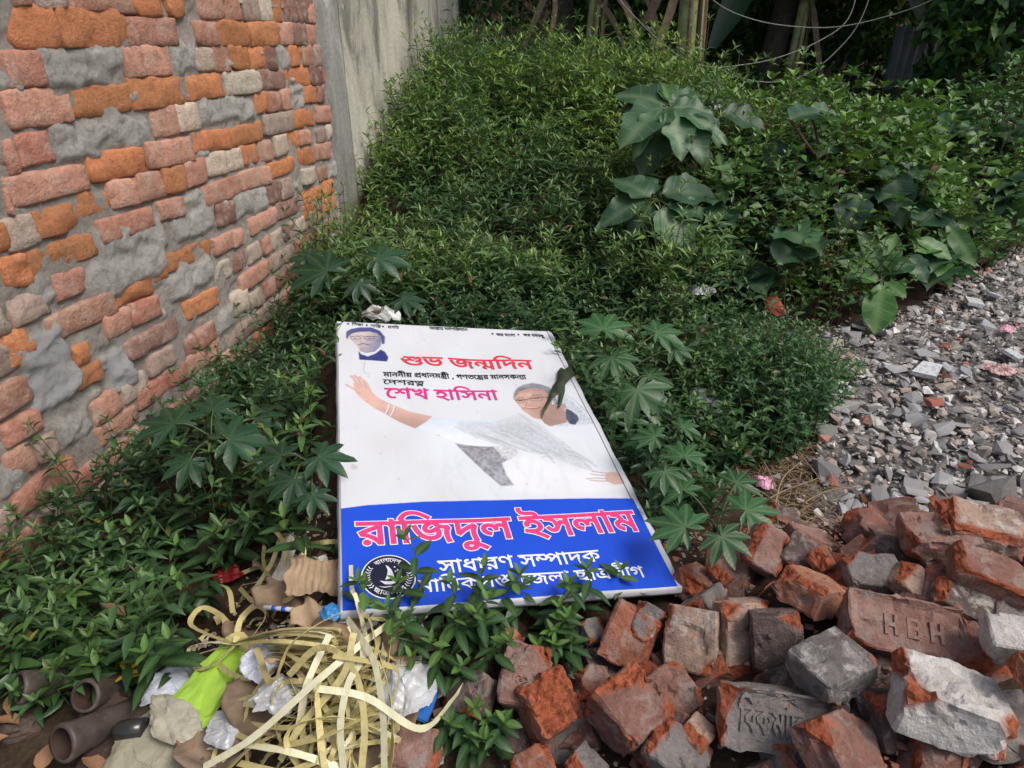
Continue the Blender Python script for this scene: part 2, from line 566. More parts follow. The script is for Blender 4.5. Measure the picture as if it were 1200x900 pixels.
# local wall axes: x along the wall, y up, z out of the wall towards the camera side
COLS = {'o': (0.53, 0.222, 0.105), 'p': (0.48, 0.255, 0.185), 'r': (0.43, 0.20, 0.145), 'g': (0.40, 0.30, 0.25),
        'w': (0.56, 0.47, 0.38), 'd': (0.26, 0.145, 0.115)}
M_BRICK = objcolor_mat("old_brick", 0.92, 38, 1.0, 0.005, (0.52, 0.43, 0.36), 0.7, None, 0.50)
M_ORANGE = objcolor_mat("broken_brick_face", 0.95, 60, 0.9, 0.005, (0.36, 0.20, 0.13), 0.6, None, 0.52)
GLYPHS = {
6: "123 314 186 276q 299 171q 392 51q 424 -8 359 -41 318 22q 237 123q 140 209q 73 250|78 486 78 527q 115 588q 179 622q 219 622 259 622q 323 588q 360 527q 360 486 360 445q 323 383q 259 349q 219 349 179 349q 115 383q 78 444q|147 486 147 452q 188 414q 219 414 251 414q 291 453q 291 486 291 520q 251 557q 219 557 188 557q 147 518q",
9: "898 622 898 551 798 551 798 0 721 0 692 59q 606 148q 557 180 582 246 620 224q 702 148q 724 109 723 124q 722 150q 721 178q 721 194 721 551 -10 551 -10 622|376 91 308 91q 184 155q 75 308q 29 442 102 466 138 362q 217 229q 315 167q 378 167 433 167q 500 202q 530 262q 530 300 530 358q 467 430q 420 430 387 430q 353 401q 353 372 353 365q 357 341q 361 331 285 316 278 337q 271 372q 271 388 271 425q 312 475q 377 500q 413 500 472 500q 558 447q 606 355q 606 294 606 240q 556 147q 454 91q|344 465 339 497q 290 546q 243 556 267 601 312 589 369 567q 419 511q 423 468|1168 622 1168 551 1063 551 1063 0 986 0 986 479 969 518q 926 551q 897 551 887 551 887 622 897 622 925 622q 974 591q 990 559 989 564q 986 600q 986 613 986 688 1039 688 1062 622",
10: "358 622 357 663q 320 699q 278 699 206 699 140 699q 69 717q 44 736 17 756q -10 819q -10 859 -10 872q -7 898q -5 912 69 907 67 895q 65 877q 65 869 65 847q 74 813q 84 802 98 786q 151 771q 200 771 257 771 310 771q 372 755q 394 734 411 718q 429 663q 430 622|242 500 321 500q 418 447q 464 366q 464 325 464 243q 349 147q 236 141 246 152 291 139q 391 91q 493 28q 540 -10 494 -63 432 -17q 329 50q 229 100q 117 138q 46 154 61 223 96 213q 161 204q 207 204 278 204q 355 238q 385 292q 385 320 385 373q 307 430q 247 430 211 430q 167 416q 148 389q 148 370 148 362q 152 345q 154 338 81 323 76 338q 70 371q 70 384 70 421q 114 473q 191 500q|175 465 170 497q 120 546q 73 556 97 601 143 589 199 567q 250 511q 254 468|540 622 540 551 -10 551 -10 622",
20: "817 622 817 551 492 551 492 489 492 473 492 0 415 0 386 59q 282 163q 149 234q 76 243 37 339 134 395q 328 483q 437 517 415 475 415 551 -10 551 -10 622|415 467 436 438 385 424q 276 378q 173 328q 130 304 186 293q 305 231q 404 142q 428 90 420 88 418 111q 415 157q 415 189|761 288 761 255q 735 196q 675 158q 625 158 609 158q 580 160q 566 163 572 235 578 234q 595 233q 606 233 654 233q 683 270q 683 296 683 349q 580 424q 479 438 482 513 559 505q 685 444q 761 349q",
21: "706 622 706 551 601 551 601 0 524 0 496 41q 424 117q 336 181q 230 227q 166 238 142 331 190 296 283 280q 412 215q 499 135q 526 97 525 120q 524 166q 524 193 524 688 577 688 600 622|450 470 450 412q 387 331q 278 284q 209 276 162 285 142 331 223 337q 326 372q 375 429q 375 466 375 497q 347 547q 316 571 371 625 405 594q 450 515q|182 430 121 430q 49 493q 49 548 49 571q 62 613q 71 628 147 607 140 597q 130 568q 130 552 130 526q 159 501q 182 501 202 501q 246 517q 293 565q 316 612 371 625 373 575 353 531q 297 466q 226 430q",
22: "484 0 484 425 505 362 470 412q 409 485q 353 533q 295 556q 263 556 210 556q 145 501q 120 465 106 457 120 470q 178 487q 216 487 262 487q 319 451q 346 396q 346 369 346 310q 266 217q 182 172 131 245 186 268q 266 325q 266 365 266 387q 232 417q 200 417 174 417q 129 405q 103 392 22 458 53 510q 123 587q 206 629q 255 629 305 629q 388 594q 467 524q 507 472 489 483 487 497q 484 555q 484 585 484 688 537 688 560 622 666 622 666 551 561 551 561 0",
26: "615 310 615 255q 573 178q 505 128q 422 101q 380 97 359 120 414 112q 517 85q 625 42q 684 11 649 -49 571 -7q 408 50q 235 85q 143 94 152 166 181 160q 246 152q 290 152 379 152q 488 198q 538 271q 538 310 538 363q 471 419q 412 419 405 419q 390 418q 382 416 372 481 382 482q 413 483q 423 483 481 483q 556 448q 598 394q 615 334q|227 217 193 217q 141 233q 125 249 110 264q 91 312q 91 359 91 559 168 559 168 521 166 476 167 464q 168 437q 168 420 168 359 168 333q 177 309q 184 301 199 286q 233 286 276 286q 339 318q 374 363q 374 384 374 403q 346 413q 322 413 316 413 264 413q 182 449q 155 480 168 544 185 525q 223 496q 279 481q 323 481 372 481 383 481q 390 469q 402 463 422 453q 450 417q 450 388 450 339q 391 262q 290 217q|-10 551 -10 622 697 622 697 551",
27: "401 63 342 63q 234 105q 139 198q 60 353q 29 465 105 485 139 362q 223 209q 333 139q 404 139 478 139q 554 203q 554 268 554 299q 538 343q 530 358 590 358 562 329q 501 283q 432 257q 391 257 352 257q 292 287q 258 344q 258 384 258 428q 320 519q 394 553 374 552q 323 551q 298 551 -10 551 -10 622 927 622 927 551 614 551 590 551q 552 553q 535 554 451 516q 365 454q 335 403q 335 380 335 352q 367 328q 387 328 425 328q 485 363q 523 396 609 365 618 345q 630 286q 630 254 630 204q 585 117q 484 63q|801 205 801 156q 817 66q 836 10 761 -7 743 51q 723 162q 723 222 723 275q 742 359q 755 388 679 389q 572 426q 500 495q 475 543 551 559 567 530q 616 485q 694 459q 751 459 765 459q 791 461q 806 462 845 392 821 347q 801 261q",
34: "630 622 630 551 525 551 525 0 448 0 448 425 468 363 422 430q 340 515q 262 556q 222 556 191 556q 146 532q 122 491q 122 463 122 431q 153 387q 220 361q 275 355 269 272 203 278q 100 323q 40 404q 40 462 40 516q 88 591q 166 629q 211 629 263 629q 348 593q 428 524q 470 473 454 477 451 494q 448 551q 448 576 448 688 501 688 524 622",
35: "407 50 325 50q 183 131q 70 313q 29 466 105 486 140 362q 223 202q 332 126q 405 126 452 126q 516 149q 555 191q 573 246q 573 278 573 320q 541 389q 483 429q 444 429 404 429q 369 395q 369 367 369 357q 373 335q 378 321 301 306 295 325q 288 361q 288 380 288 419q 327 472q 396 500q 440 500 502 500q 596 443q 650 341q 650 274 650 211q 597 110q 489 50q|717 622 717 551 -10 551 -10 622",
37: "613 622 613 551 159 551 159 253 145 273 185 318q 287 396q 407 461q 475 486 540 422 521 387q 498 321q 487 249q 487 205 487 156q 503 66q 522 10 447 -7 429 51q 409 162q 409 222 409 263q 421 335q 442 392q 453 410 465 405 408 382q 300 316q 196 230q 141 175 82 215 82 551 -10 551 -10 622",
38: "606 622 606 551 501 551 501 0 424 0 394 60q 289 161q 153 231q 76 243 37 339 133 397q 338 491q 447 524 424 482 424 622|424 474 445 446 369 421q 201 348q 130 304 184 292q 306 234q 410 146q 438 88 429 88 427 111q 424 157q 424 189|240 629 252 629q 280 626q 293 624 287 552 281 553q 264 554q 251 554 221 554q 188 529q 188 509 188 483q 234 446q 293 423 233 378 195 397q 139 440q 109 492q 109 524 109 551q 137 599q 195 629q",
39: "614 622 614 551 509 551 509 0 432 0 432 243 448 187 415 233q 337 307q 255 351q 216 351 179 351q 128 312q 128 274 128 244q 170 201q 214 184 176 113 115 138q 46 223q 46 277 46 326q 93 391q 166 423q 204 423 256 423q 342 387q 417 325q 451 284 437 280 434 303q 432 348q 432 371 432 551 -10 551 -10 622",
42: "606 622 606 551 501 551 501 0 424 0 394 60q 289 161q 153 231q 76 243 37 339 133 397q 338 491q 447 524 424 482 424 551 -10 551 -10 622|424 474 445 446 369 421q 201 348q 130 304 184 292q 306 234q 410 146q 438 88 429 88 427 111q 424 157q 424 189",
43: "422 43 357 43q 243 85q 144 183q 62 345q 29 465 105 485 141 353q 232 192q 347 119q 420 119 473 119q 548 157q 588 224q 588 267 588 297q 576 345q 555 384q 542 398 590 476 628 421q 664 317q 664 266 664 203q 608 102q 501 43q|384 284 321 284q 249 347q 249 402 249 425q 263 470q 271 486 351 462 344 452q 332 422q 332 406 332 379q 362 355q 386 355 407 355q 449 371q 498 418q 527 466 590 476 582 422 555 377q 496 316q 427 284q|731 622 731 551 -10 551 -10 622",
44: "632 622 632 551 527 551 527 0 450 0 450 135 468 82 433 135q 362 225q 283 281q 236 281 199 281q 148 243q 148 205 148 172q 196 127q 243 111 218 34 164 53q 97 107q 66 172q 66 208 66 256q 113 320q 186 353q 223 353 283 353q 374 309q 443 235q 471 189 454 186 452 209q 450 256q 450 281 450 551 -10 551 -10 622|299 323 299 317q 298 305q 297 299 221 322 219 380q 183 450q 105 487q 38 494 51 566 97 553 145 549q 220 518q 272 462q 299 379q",
46: "606 622 606 551 501 551 501 0 424 0 394 60q 289 161q 153 231q 76 243 37 339 133 397q 338 491q 447 524 424 482 424 551 -10 551 -10 622|424 474 445 446 369 421q 201 348q 130 304 184 292q 306 234q 410 146q 438 88 429 88 427 111q 424 157q 424 189|185 -6 160 -6q 125 26q 125 52 125 78q 160 112q 185 112 210 112q 245 78q 245 52 245 26q 210 -6q",
47: "741 622 741 551 636 551 636 0 559 0 559 335 565 309 543 341q 494 379q 465 379 450 379q 419 368q 398 338q 398 307 398 296q 399 279q 400 271 335 266 331 307q 295 364q 243 394q 213 394 186 394q 148 373q 128 338q 128 316 128 276q 187 220q 241 201 214 127 166 142q 90 194q 46 270q 46 320 46 365q 90 430q 164 466q 208 466 261 466q 337 427q 369 384 354 383 364 416q 421 451q 452 451 488 451q 540 423q 571 397 562 382 561 403q 559 445q 559 467 559 551 -10 551 -10 622",
48: "687 622 687 551 582 551 582 0 505 0 505 512 510 532 507 549q 505 585q 505 607 505 688 558 688 582 622|361 629 400 629q 466 599q 518 545q 534 509 530 404 499 476q 415 556q 363 556 324 556q 276 513q 276 471 276 431q 341 380q 413 377 406 300 340 304q 255 350q 215 425q 215 474 215 527q 257 596q 324 629q|77 629 119 629q 194 595q 242 521q 242 461 242 420q 202 346q 119 300q 54 300 48 377 99 378q 157 405q 181 447q 181 468 181 509q 129 556q 76 556 58 556q 23 551q -1 545 -9 620 16 625q 55 629q",
50: "692 622 692 551 587 551 587 0 510 0 510 353 533 290 502 331q 457 375q 436 375 422 375q 398 359q 368 314q 343 268 316 219q 272 156q 223 127q 188 127 161 127q 112 149q 63 200q 35 244 96 281 123 233q 159 203q 180 203 197 203q 228 224q 265 276q 289 321 312 354 338 408q 386 449q 415 449 448 449q 501 412q 536 374 516 373 512 396q 510 437q 510 458 510 551 -10 551 -10 622|271 271 261 339q 240 419q 214 441 189 464q 103 487q 38 495 53 571 107 551 164 542q 240 514q 287 469q 311 403q 315 356",
51: "242 500 321 500q 418 447q 464 366q 464 325 464 243q 349 147q 236 141 246 152 291 139q 391 91q 493 28q 540 -10 494 -63 432 -17q 329 50q 229 100q 117 138q 46 154 61 223 96 213q 161 204q 207 204 278 204q 355 238q 385 292q 385 320 385 373q 307 430q 247 430 211 430q 167 416q 148 389q 148 370 148 362q 152 345q 154 338 81 323 76 338q 70 371q 70 384 70 421q 114 473q 191 500q|175 465 170 497q 120 546q 73 556 97 601 143 589 199 567q 250 511q 254 468|540 622 540 551 -10 551 -10 622",
54: "276 622 276 551 171 551 171 0 94 0 94 469 82 503q 35 551q -2 551 -10 551 -10 622 5 622 29 622q 81 591q 97 559 96 564q 94 600q 94 613 94 688 148 688 170 622",
55: "276 622 276 551 171 551 171 0 94 0 94 551 -10 551 -10 622 82 622 66 641q 33 683q 20 704 54 763q 132 860q 238 917q 313 917 366 917q 463 891q 557 842q 653 773q 705 731 663 677 594 733q 483 807q 382 844q 325 844 270 844q 189 806q 130 738q 106 693 114 678q 142 642q 160 622",
56: "276 551 171 551 171 0 94 0 94 551 -10 551 -10 622 94 622 90 687q 31 775q -64 826q -185 848q -252 848 -311 848q -396 835q -442 811q -442 792 -442 773q -394 763q -365 763 -269 763 -216 763q -154 745q -135 725 -116 706q -100 654q -100 615 -167 615 -168 639q -178 670q -189 678 -199 686q -228 692q -254 692 -353 692 -394 692q -456 703q -476 713 -501 727q -521 767q -521 789 -521 847q -391 917q -258 917 -55 917q 164 774q 174 622 276 622",
57: "-286 -266 -313 -266q -377 -243q -422 -193q -422 -151 -422 -100q -344 -39q -274 -39 -212 -39q -97 -84q 22 -164q 89 -217 44 -271 -23 -215q -133 -141q -231 -103q -279 -103 -315 -103q -351 -131q -351 -153 -351 -181q -312 -204q -286 -204 -249 -204q -204 -173q -180 -127q -172 -78q -172 -59 -172 8 -95 8 -95 -45 -95 -73q -108 -148q -147 -219q -223 -266q",
61: "356 622 356 551 336 551 305 544q 233 497q 169 422q 128 322q 128 262 128 190q 171 105q 235 69q 267 69 292 69q 326 79q 348 92 383 31 357 11q 295 -5q 264 -5 201 -5q 104 61q 49 180q 49 260 49 342q 111 475q 216 567q 280 588 216 555 198 553q 156 551q 130 551 -10 551 -10 622",
70: "636 622 636 551 531 551 531 0 454 0 412 56q 310 141q 176 199q 84 212 48 303 79 324q 147 362q 218 398q 252 414 214 443q 115 488q 48 502 79 570 81 551 -10 551 -10 622|454 551 135 551 114 560 156 550q 241 506q 314 455q 336 432 341 376 305 360q 226 322q 153 284q 125 265 113 280 199 268q 328 212q 428 132q 470 83 457 79 456 100q 454 149q 454 171|180 -6 155 -6q 120 26q 120 52 120 78q 155 112q 180 112 205 112q 240 78q 240 52 240 26q 205 -6q",
129: "929 622 929 551 614 551 614 0 537 0 537 84 542 110 540 122q 537 175q 537 202 537 419 537 431 537 551 -10 551 -10 622|876 271 876 241q 851 184q 794 148q 745 148 731 148q 702 150q 689 153 695 225 700 224q 720 223q 728 223 772 223q 799 256q 799 276 799 295q 785 324q 772 334 747 354q 659 372q 594 372 560 372 501 372q 408 401q 355 471q 355 531 355 540q 358 565q 360 577 435 571 434 562q 431 544q 431 536 431 477q 501 442q 562 442 593 442 691 442q 799 409q 831 380 856 358q 876 303q|347 265 390 265q 465 228q 529 165q 553 126 554 55 543 34 511 85q 449 156q 386 194q 351 194 334 194q 311 183q 299 163q 299 148 299 132q 307 108q 311 99 234 83 227 97q 217 133q 217 150 217 178q 237 221q 272 250q 319 265q|185 463 237 463q 321 417q 371 329q 371 265 371 246q 367 216q 365 206 287 208 291 221q 294 247q 294 256 294 289q 274 351q 229 392q 190 392 158 392q 131 364q 131 342 131 334q 136 314q 140 304 62 288 55 303q 48 335q 48 349 48 375q 68 417q 104 447q 154 463q|123 405 125 413q 126 436q 126 449 126 490q 86 569q 42 582 135 602 169 574q 202 504q 202 450 202 436q 199 413q 197 400",
131: "-254 707 72 917 110 860 -209 644",
202: "265 622 265 551 195 551 255 573 214 540q 172 487q 158 433q 158 395 158 362q 174 288q 191 209q 191 166 191 130q 175 63q 132 6q 53 -38q -10 -52 -31 17 33 32q 94 77q 113 135q 113 168 113 208q 97 284q 80 358q 80 393 80 431q 94 488q 128 541q 157 572 172 551 -10 551 -10 622",
219: "471 528 509 528q 559 514q 577 500 598 484q 620 435q 620 389 620 0 543 0 534 45q 488 87q 450 87 416 87q 358 79q 295 70q 252 70 221 70q 149 84q 86 123q 46 199q 46 262 46 284q 52 334q 56 353 133 341 129 325q 124 291q 124 265 124 211q 164 159q 223 144q 251 144 288 144q 346 153q 401 161q 432 161 467 161q 524 136q 543 106 543 382 543 408q 534 435q 524 443 516 450q 491 457q 471 457 441 457q 390 434q 370 417 350 400q 326 359q 326 340 326 325q 344 301q 377 301 391 301q 412 303q 422 305 429 234 419 231q 386 226q 362 226 317 226q 247 276q 247 333 247 366q 282 435q 314 464 345 492q 425 528q|725 622 725 551 -10 551 -10 622",
224: "765 622 765 551 660 551 660 0 583 0 583 396 605 332 564 392q 496 477q 435 531q 373 556q 337 556 297 556q 232 526q 178 476q 155 447 147 445 163 455q 194 465q 213 465 272 465q 325 402q 325 356 325 345q 323 325q 321 320 304 326 316 339q 338 363q 363 387q 376 400 500 516 549 463 265 195 206 250 288 328 252 285 222 262 237 279q 258 318q 258 343 258 368q 228 398q 199 398 183 398q 153 390q 137 380 61 452 101 505q 185 584q 277 629q 330 629 386 629q 475 587q 560 504q 606 441 588 446 585 470q 583 526q 583 558 583 688 636 688 659 622|660 -43 585 -43 575 -13q 544 25q 502 43q 475 43 423 43q 326 26q 269 26 233 26q 155 40q 87 78q 45 152q 45 212 45 228q 49 268q 54 287 131 277 127 265q 123 230q 123 211 123 170q 158 120q 224 98q 269 98 316 98q 408 115q 458 115 496 115q 560 90q 583 61 583 151 660 151",
287: "486 528 562 528q 641 458q 641 396 641 352q 594 283q 511 231q 457 212 427 282 492 303q 564 351q 564 393 564 424q 524 457q 483 457 449 457q 388 437q 341 406q 314 372q 314 358 314 345q 333 327q 364 322 344 248 289 258q 235 309q 235 350 235 383q 276 446q 346 498q 437 528q|654 170 654 91q 534 0q 432 0 366 0q 246 44q 143 141q 59 301q 28 417 104 440 140 311q 231 151q 352 76q 433 76 494 76q 573 122q 573 172 573 206q 523 254q 485 268 565 303 608 281q 654 212q|759 473 820 473q 894 404q 894 349 894 318q 869 256q 801 202q 738 183 714 255 763 268q 819 310q 819 341 819 376q 778 404q 751 404 717 404q 654 365q 609 307 575 336 605 388q 663 447q 725 473q|940 622 940 551 -10 551 -10 622",
307: "224 87 188 87q 124 133q 94 181 152 218 172 187q 201 163q 220 163 240 163q 270 188q 295 219 310 239q 320 273q 320 289 320 331q 292 393q 240 427q 204 427 173 427q 142 400q 142 377 142 366q 148 344q 152 333 80 316 70 337q 63 375q 63 389 63 427q 103 474q 167 496q 202 496 260 496q 344 446q 389 349q 389 280 389 269q 388 248q 387 240 339 268 365 309q 438 374q 540 422q 609 436 662 379 637 336q 609 241q 609 192 609 146q 628 57q 644 10 569 -7 552 46q 531 151q 531 206 531 245q 552 329q 572 368 599 362 562 356q 485 323q 410 261q 374 209 343 164q 299 110q 255 87q|70 601 116 589 172 567q 223 511q 227 468 148 465 143 497q 93 546q 46 556|482 431 415 431q 320 507q 292 574 374 588 387 548q 423 508q 463 494q 481 494 517 494q 549 527q 549 549 549 566q 532 591q 521 597 608 606 616 594q 624 565q 624 548 624 508q 586 457q 521 431q|736 622 736 551 592 551 581 551 357 551 345 551 -10 551 -10 622",
322: "384 626 424 626q 483 601q 516 552q 516 515 516 468q 461 393q 416 360 386 338q 345 300q 345 276 345 257q 368 234q 389 234 415 234q 461 257q 489 282 565 255 573 234q 581 185q 581 158 581 88q 479 0q 380 0 333 0q 235 30q 141 113q 59 269q 28 395 105 417 131 308q 194 173q 265 102q 341 76q 380 76 419 76q 475 97q 505 139q 505 170 505 182q 499 212q 491 229 551 236 517 207q 443 165q 390 165 334 165q 268 226q 268 272 268 307q 301 359q 350 400q 375 418 404 439q 447 481q 447 506 447 515q 438 538q 411 555q 384 555 349 555q 291 528q 257 490q 257 474 257 460q 275 438q 290 430 237 370 202 390q 175 444q 175 467 175 494q 209 550q 268 597q 343 626q|673 627 732 627q 798 569q 798 523 798 500q 773 452q 711 410q 655 396 639 460 677 469q 722 496q 722 521 722 541q 694 559q 669 559 623 559q 533 486q 503 432 446 468 482 519q 552 590q 628 627q|658 250 619 250q 554 280q 504 330q 466 392q 453 425 507 490 520 431q 565 354q 627 318q 666 318 689 318q 728 340q 728 370 728 391q 694 425q 661 435 716 471 737 463q 778 433q 804 391q 804 363 804 318q 732 250q|744 144 744 122q 757 42q 770 9 699 -7 685 37q 669 125q 669 165 669 210q 692 278q 707 300 737 324 787 272 762 241q 744 179q",
341: "379 185 301 185q 169 245q 66 380q 29 492 102 513 132 426q 204 313q 306 258q 378 258 463 258q 528 318q 528 364 528 405q 472 460q 422 460 397 460q 366 446q 352 421q 352 406 352 399q 355 377q 358 369 285 355 279 372q 274 407q 274 417 274 454q 313 503q 379 527q 417 527 477 527q 560 480q 603 405q 603 361 603 311q 552 231q 453 185q|670 622 670 551 -10 551 -10 622|258 148 314 148q 402 105q 479 30q 515 -18 479 -72 449 -31q 382 36q 310 77q 270 77 240 77q 209 52q 209 30 209 10q 240 -17q 273 -29 238 -98 205 -86q 156 -47q 128 3q 128 31 128 69q 166 121q 225 148q|545 -77 468 -77 468 -3 471 20 470 44q 468 92q 468 113 468 142 468 159q 471 208q 472 228 545 291",
357: "507 304 472 304q 420 318q 372 350q 341 377 316 400q 289 417q 273 417 257 417q 230 396q 230 375 230 357q 253 326q 272 308 217 253 187 280q 148 341q 148 380 148 417q 182 465q 235 489q 261 489 302 489q 360 458q 392 429 427 398q 473 371q 504 371 536 371q 574 405q 574 442 574 480q 533 549q 504 575 583 591 599 577q 630 532q 651 475q 651 442 651 397q 619 336q 556 304q|731 622 731 551 -10 551 -10 622|421 -55 334 -55q 187 10q 69 159q 24 284 99 307 134 210q 222 83q 340 20q 417 20 507 20q 581 87q 581 143 581 176q 556 226q 507 254q 472 254 448 254q 418 238q 403 211q 403 194 403 187q 408 160q 412 149 337 135 331 152q 324 192q 324 206 324 243q 364 293q 430 319q 468 319 530 319q 614 270q 657 189q 657 140 657 81q 603 -7q 498 -55q",
364: "517 580 517 0 440 0 395 47q 314 99q 231 127q 182 137 145 225 189 251q 295 305q 407 355q 460 375 440 330 440 579|440 326 460 301 418 284q 328 243q 247 203q 218 185 210 200 278 185q 395 132q 444 86 443 106q 440 157q 440 172|-10 551 -10 622 784 622 784 551|184 511 233 511q 319 475q 401 409q 442 363 399 303 366 347q 297 407q 228 438q 193 438 165 438q 128 414q 128 389 128 373q 148 344q 168 332 121 270 83 295q 46 358q 46 393 46 433q 86 485q 149 511q|694 224 694 189q 707 109q 721 68 652 51 636 95q 620 188q 620 228 620 264q 632 342q 648 385 655 373 611 359q 524 325q 480 307 471 377 514 394q 622 435q 676 451 731 395 712 351q 694 266q",
366: "192 465 236 465q 308 438q 372 389q 401 357 399 261 356 315q 255 393q 207 393 174 393q 128 359q 128 325 128 298q 165 260q 202 244 165 173 109 197q 46 277q 46 328 46 375q 90 435q 157 465q|575 622 575 551 465 551 465 176 388 175 388 344 392 357 390 377q 388 416q 388 438 388 551 -10 551 -10 622|817 622 817 551 712 551 712 -43 635 -43 635 32 638 74 636 98q 635 147q 635 172 635 551 540 551 540 622|429 193 481 193q 566 153q 640 83q 674 37 648 -30 617 13q 550 82q 478 123q 437 123 415 123q 389 102q 389 85 389 65q 417 42q 444 32 409 -37 363 -19q 309 43q 309 85 309 138q 381 193q",
369: "468 308 434 308q 384 320q 336 350q 305 377 280 400q 253 417q 237 417 221 417q 194 396q 194 375 194 357q 217 326q 236 308 181 253 151 280q 112 341q 112 380 112 417q 146 465q 199 489q 225 489 266 489q 324 458q 356 429 391 398q 436 371q 468 371 500 371q 538 405q 538 442 538 480q 497 549q 467 575 547 591 563 577q 594 532q 615 475q 615 442 615 376q 538 308q|703 622 703 551 -10 551 -10 622|456 370 491 370q 539 356q 556 343 576 328q 598 283q 598 236 598 -117 521 -117 512 -72q 466 -30q 431 -30 404 -30q 346 -38q 283 -47q 245 -47 216 -47q 148 -33q 86 7q 46 83q 46 145 46 166q 52 216q 56 235 133 223 129 208q 124 172q 124 146 124 94q 163 43q 220 27q 245 27 274 27q 332 36q 389 44q 414 44 446 44q 502 19q 521 -11 521 229 521 255q 512 282q 502 290 494 297q 469 304q 451 304 425 304q 378 284q 341 253q 319 218q 319 202 319 189q 337 168q 368 168 381 168q 398 170q 408 171 415 102 405 99q 375 94q 352 94 324 94q 273 115q 241 158q 241 192 241 222q 275 285q 335 338q 413 370q",
394: "396 300 364 300q 312 315q 262 344q 234 365 209 385q 181 399q 164 399 146 399q 124 381q 124 363 124 348q 144 321q 160 308 105 253 79 275q 42 333q 42 369 42 404q 75 448q 128 470q 157 470 181 470q 223 454q 261 430q 278 418 311 395q 359 371q 389 371 425 371q 463 405q 463 442 463 480q 423 549q 393 575 409 622 456 622 472 606q 511 549q 540 479q 540 442 540 397q 508 334q 444 300q|87 601 133 589 198 563q 245 497q 245 442 245 434q 243 414q 241 405 165 407 167 418q 168 436q 168 444 168 485q 120 544q 65 556|432 622 433 551 -10 551 -10 622|1157 622 1157 551 1052 551 1052 0 975 0 975 396 997 332 956 392q 888 477q 827 531q 765 556q 729 556 689 556q 624 526q 570 476q 547 447 539 445 555 455q 586 465q 605 465 663 465q 717 402q 717 356 717 345q 715 325q 713 320 696 326 708 339q 730 363q 755 387q 768 400 892 516 941 463 657 195 598 250 680 328 644 285 614 262 629 279q 650 318q 650 343 650 368q 620 398q 591 398 575 398q 545 390q 529 380 491 495 522 535q 595 595q 677 629q 722 629 778 629q 867 587q 952 504q 998 441 980 446 977 470q 975 526q 975 558 975 688 1028 688 1051 622",
413: "741 622 741 551 636 551 636 212 559 212 559 365 565 334 543 366q 494 404q 465 404 450 404q 419 393q 398 363q 398 332 398 321q 399 304q 400 296 335 292 329 352q 256 419q 210 419 170 419q 128 382q 128 352 128 313q 181 273q 225 256 198 182 155 196q 86 241q 46 309q 46 358 46 396q 87 456q 158 491q 201 491 261 491q 337 452q 370 408 354 408 364 441q 421 476q 452 476 488 476q 540 448q 571 422 562 407 561 427q 559 470q 559 492 559 551 -10 551 -10 622|286 198 327 198q 396 165q 415 134 426 157q 463 178q 488 178 518 178q 570 149q 598 124 560 139 559 150q 559 175q 559 194 559 238 636 238 636 -43 559 -43 559 134 592 48 567 76q 524 110q 500 110 479 110q 451 85q 451 56 451 49q 452 31q 453 24 392 21 385 73q 332 130q 293 130 263 130q 233 100q 233 79 233 51q 272 16q 317 -1 288 -69 228 -47q 155 24q 155 82 155 132q 229 198q",
456: "440 629 480 629q 537 591q 562 542 616 608 677 622 709 597q 757 522q 757 471 757 418q 708 334q 622 272q 566 250 535 323 602 348q 681 415q 681 470 681 495q 659 542q 633 559 682 581 582 459 521 457 512 509q 471 556q 439 556 421 556q 391 541q 374 512q 374 490 374 458q 422 418q 476 416 471 339 416 343q 347 384q 315 451q 315 493 315 540q 350 600q 407 629q|207 629 243 629q 307 598q 348 532q 348 480 348 444q 316 378q 249 337q 196 337 189 414 247 415q 289 461q 289 486 289 519q 246 556q 203 556 185 556q 158 550q 141 545 133 620 154 625q 188 629q|519 32 410 32q 221 118q 75 308q 28 464 102 487 146 353q 264 186q 419 108q 517 108 594 108q 687 161q 687 218 687 259q 635 314q 596 330 677 363 722 338q 768 262q 768 212 768 158q 708 77q 597 32q",
597: "190 116 197 105 188 70q 161 -6q 130 -82q 113 -119 46 -119 61 -60q 86 64q 93 116",
}
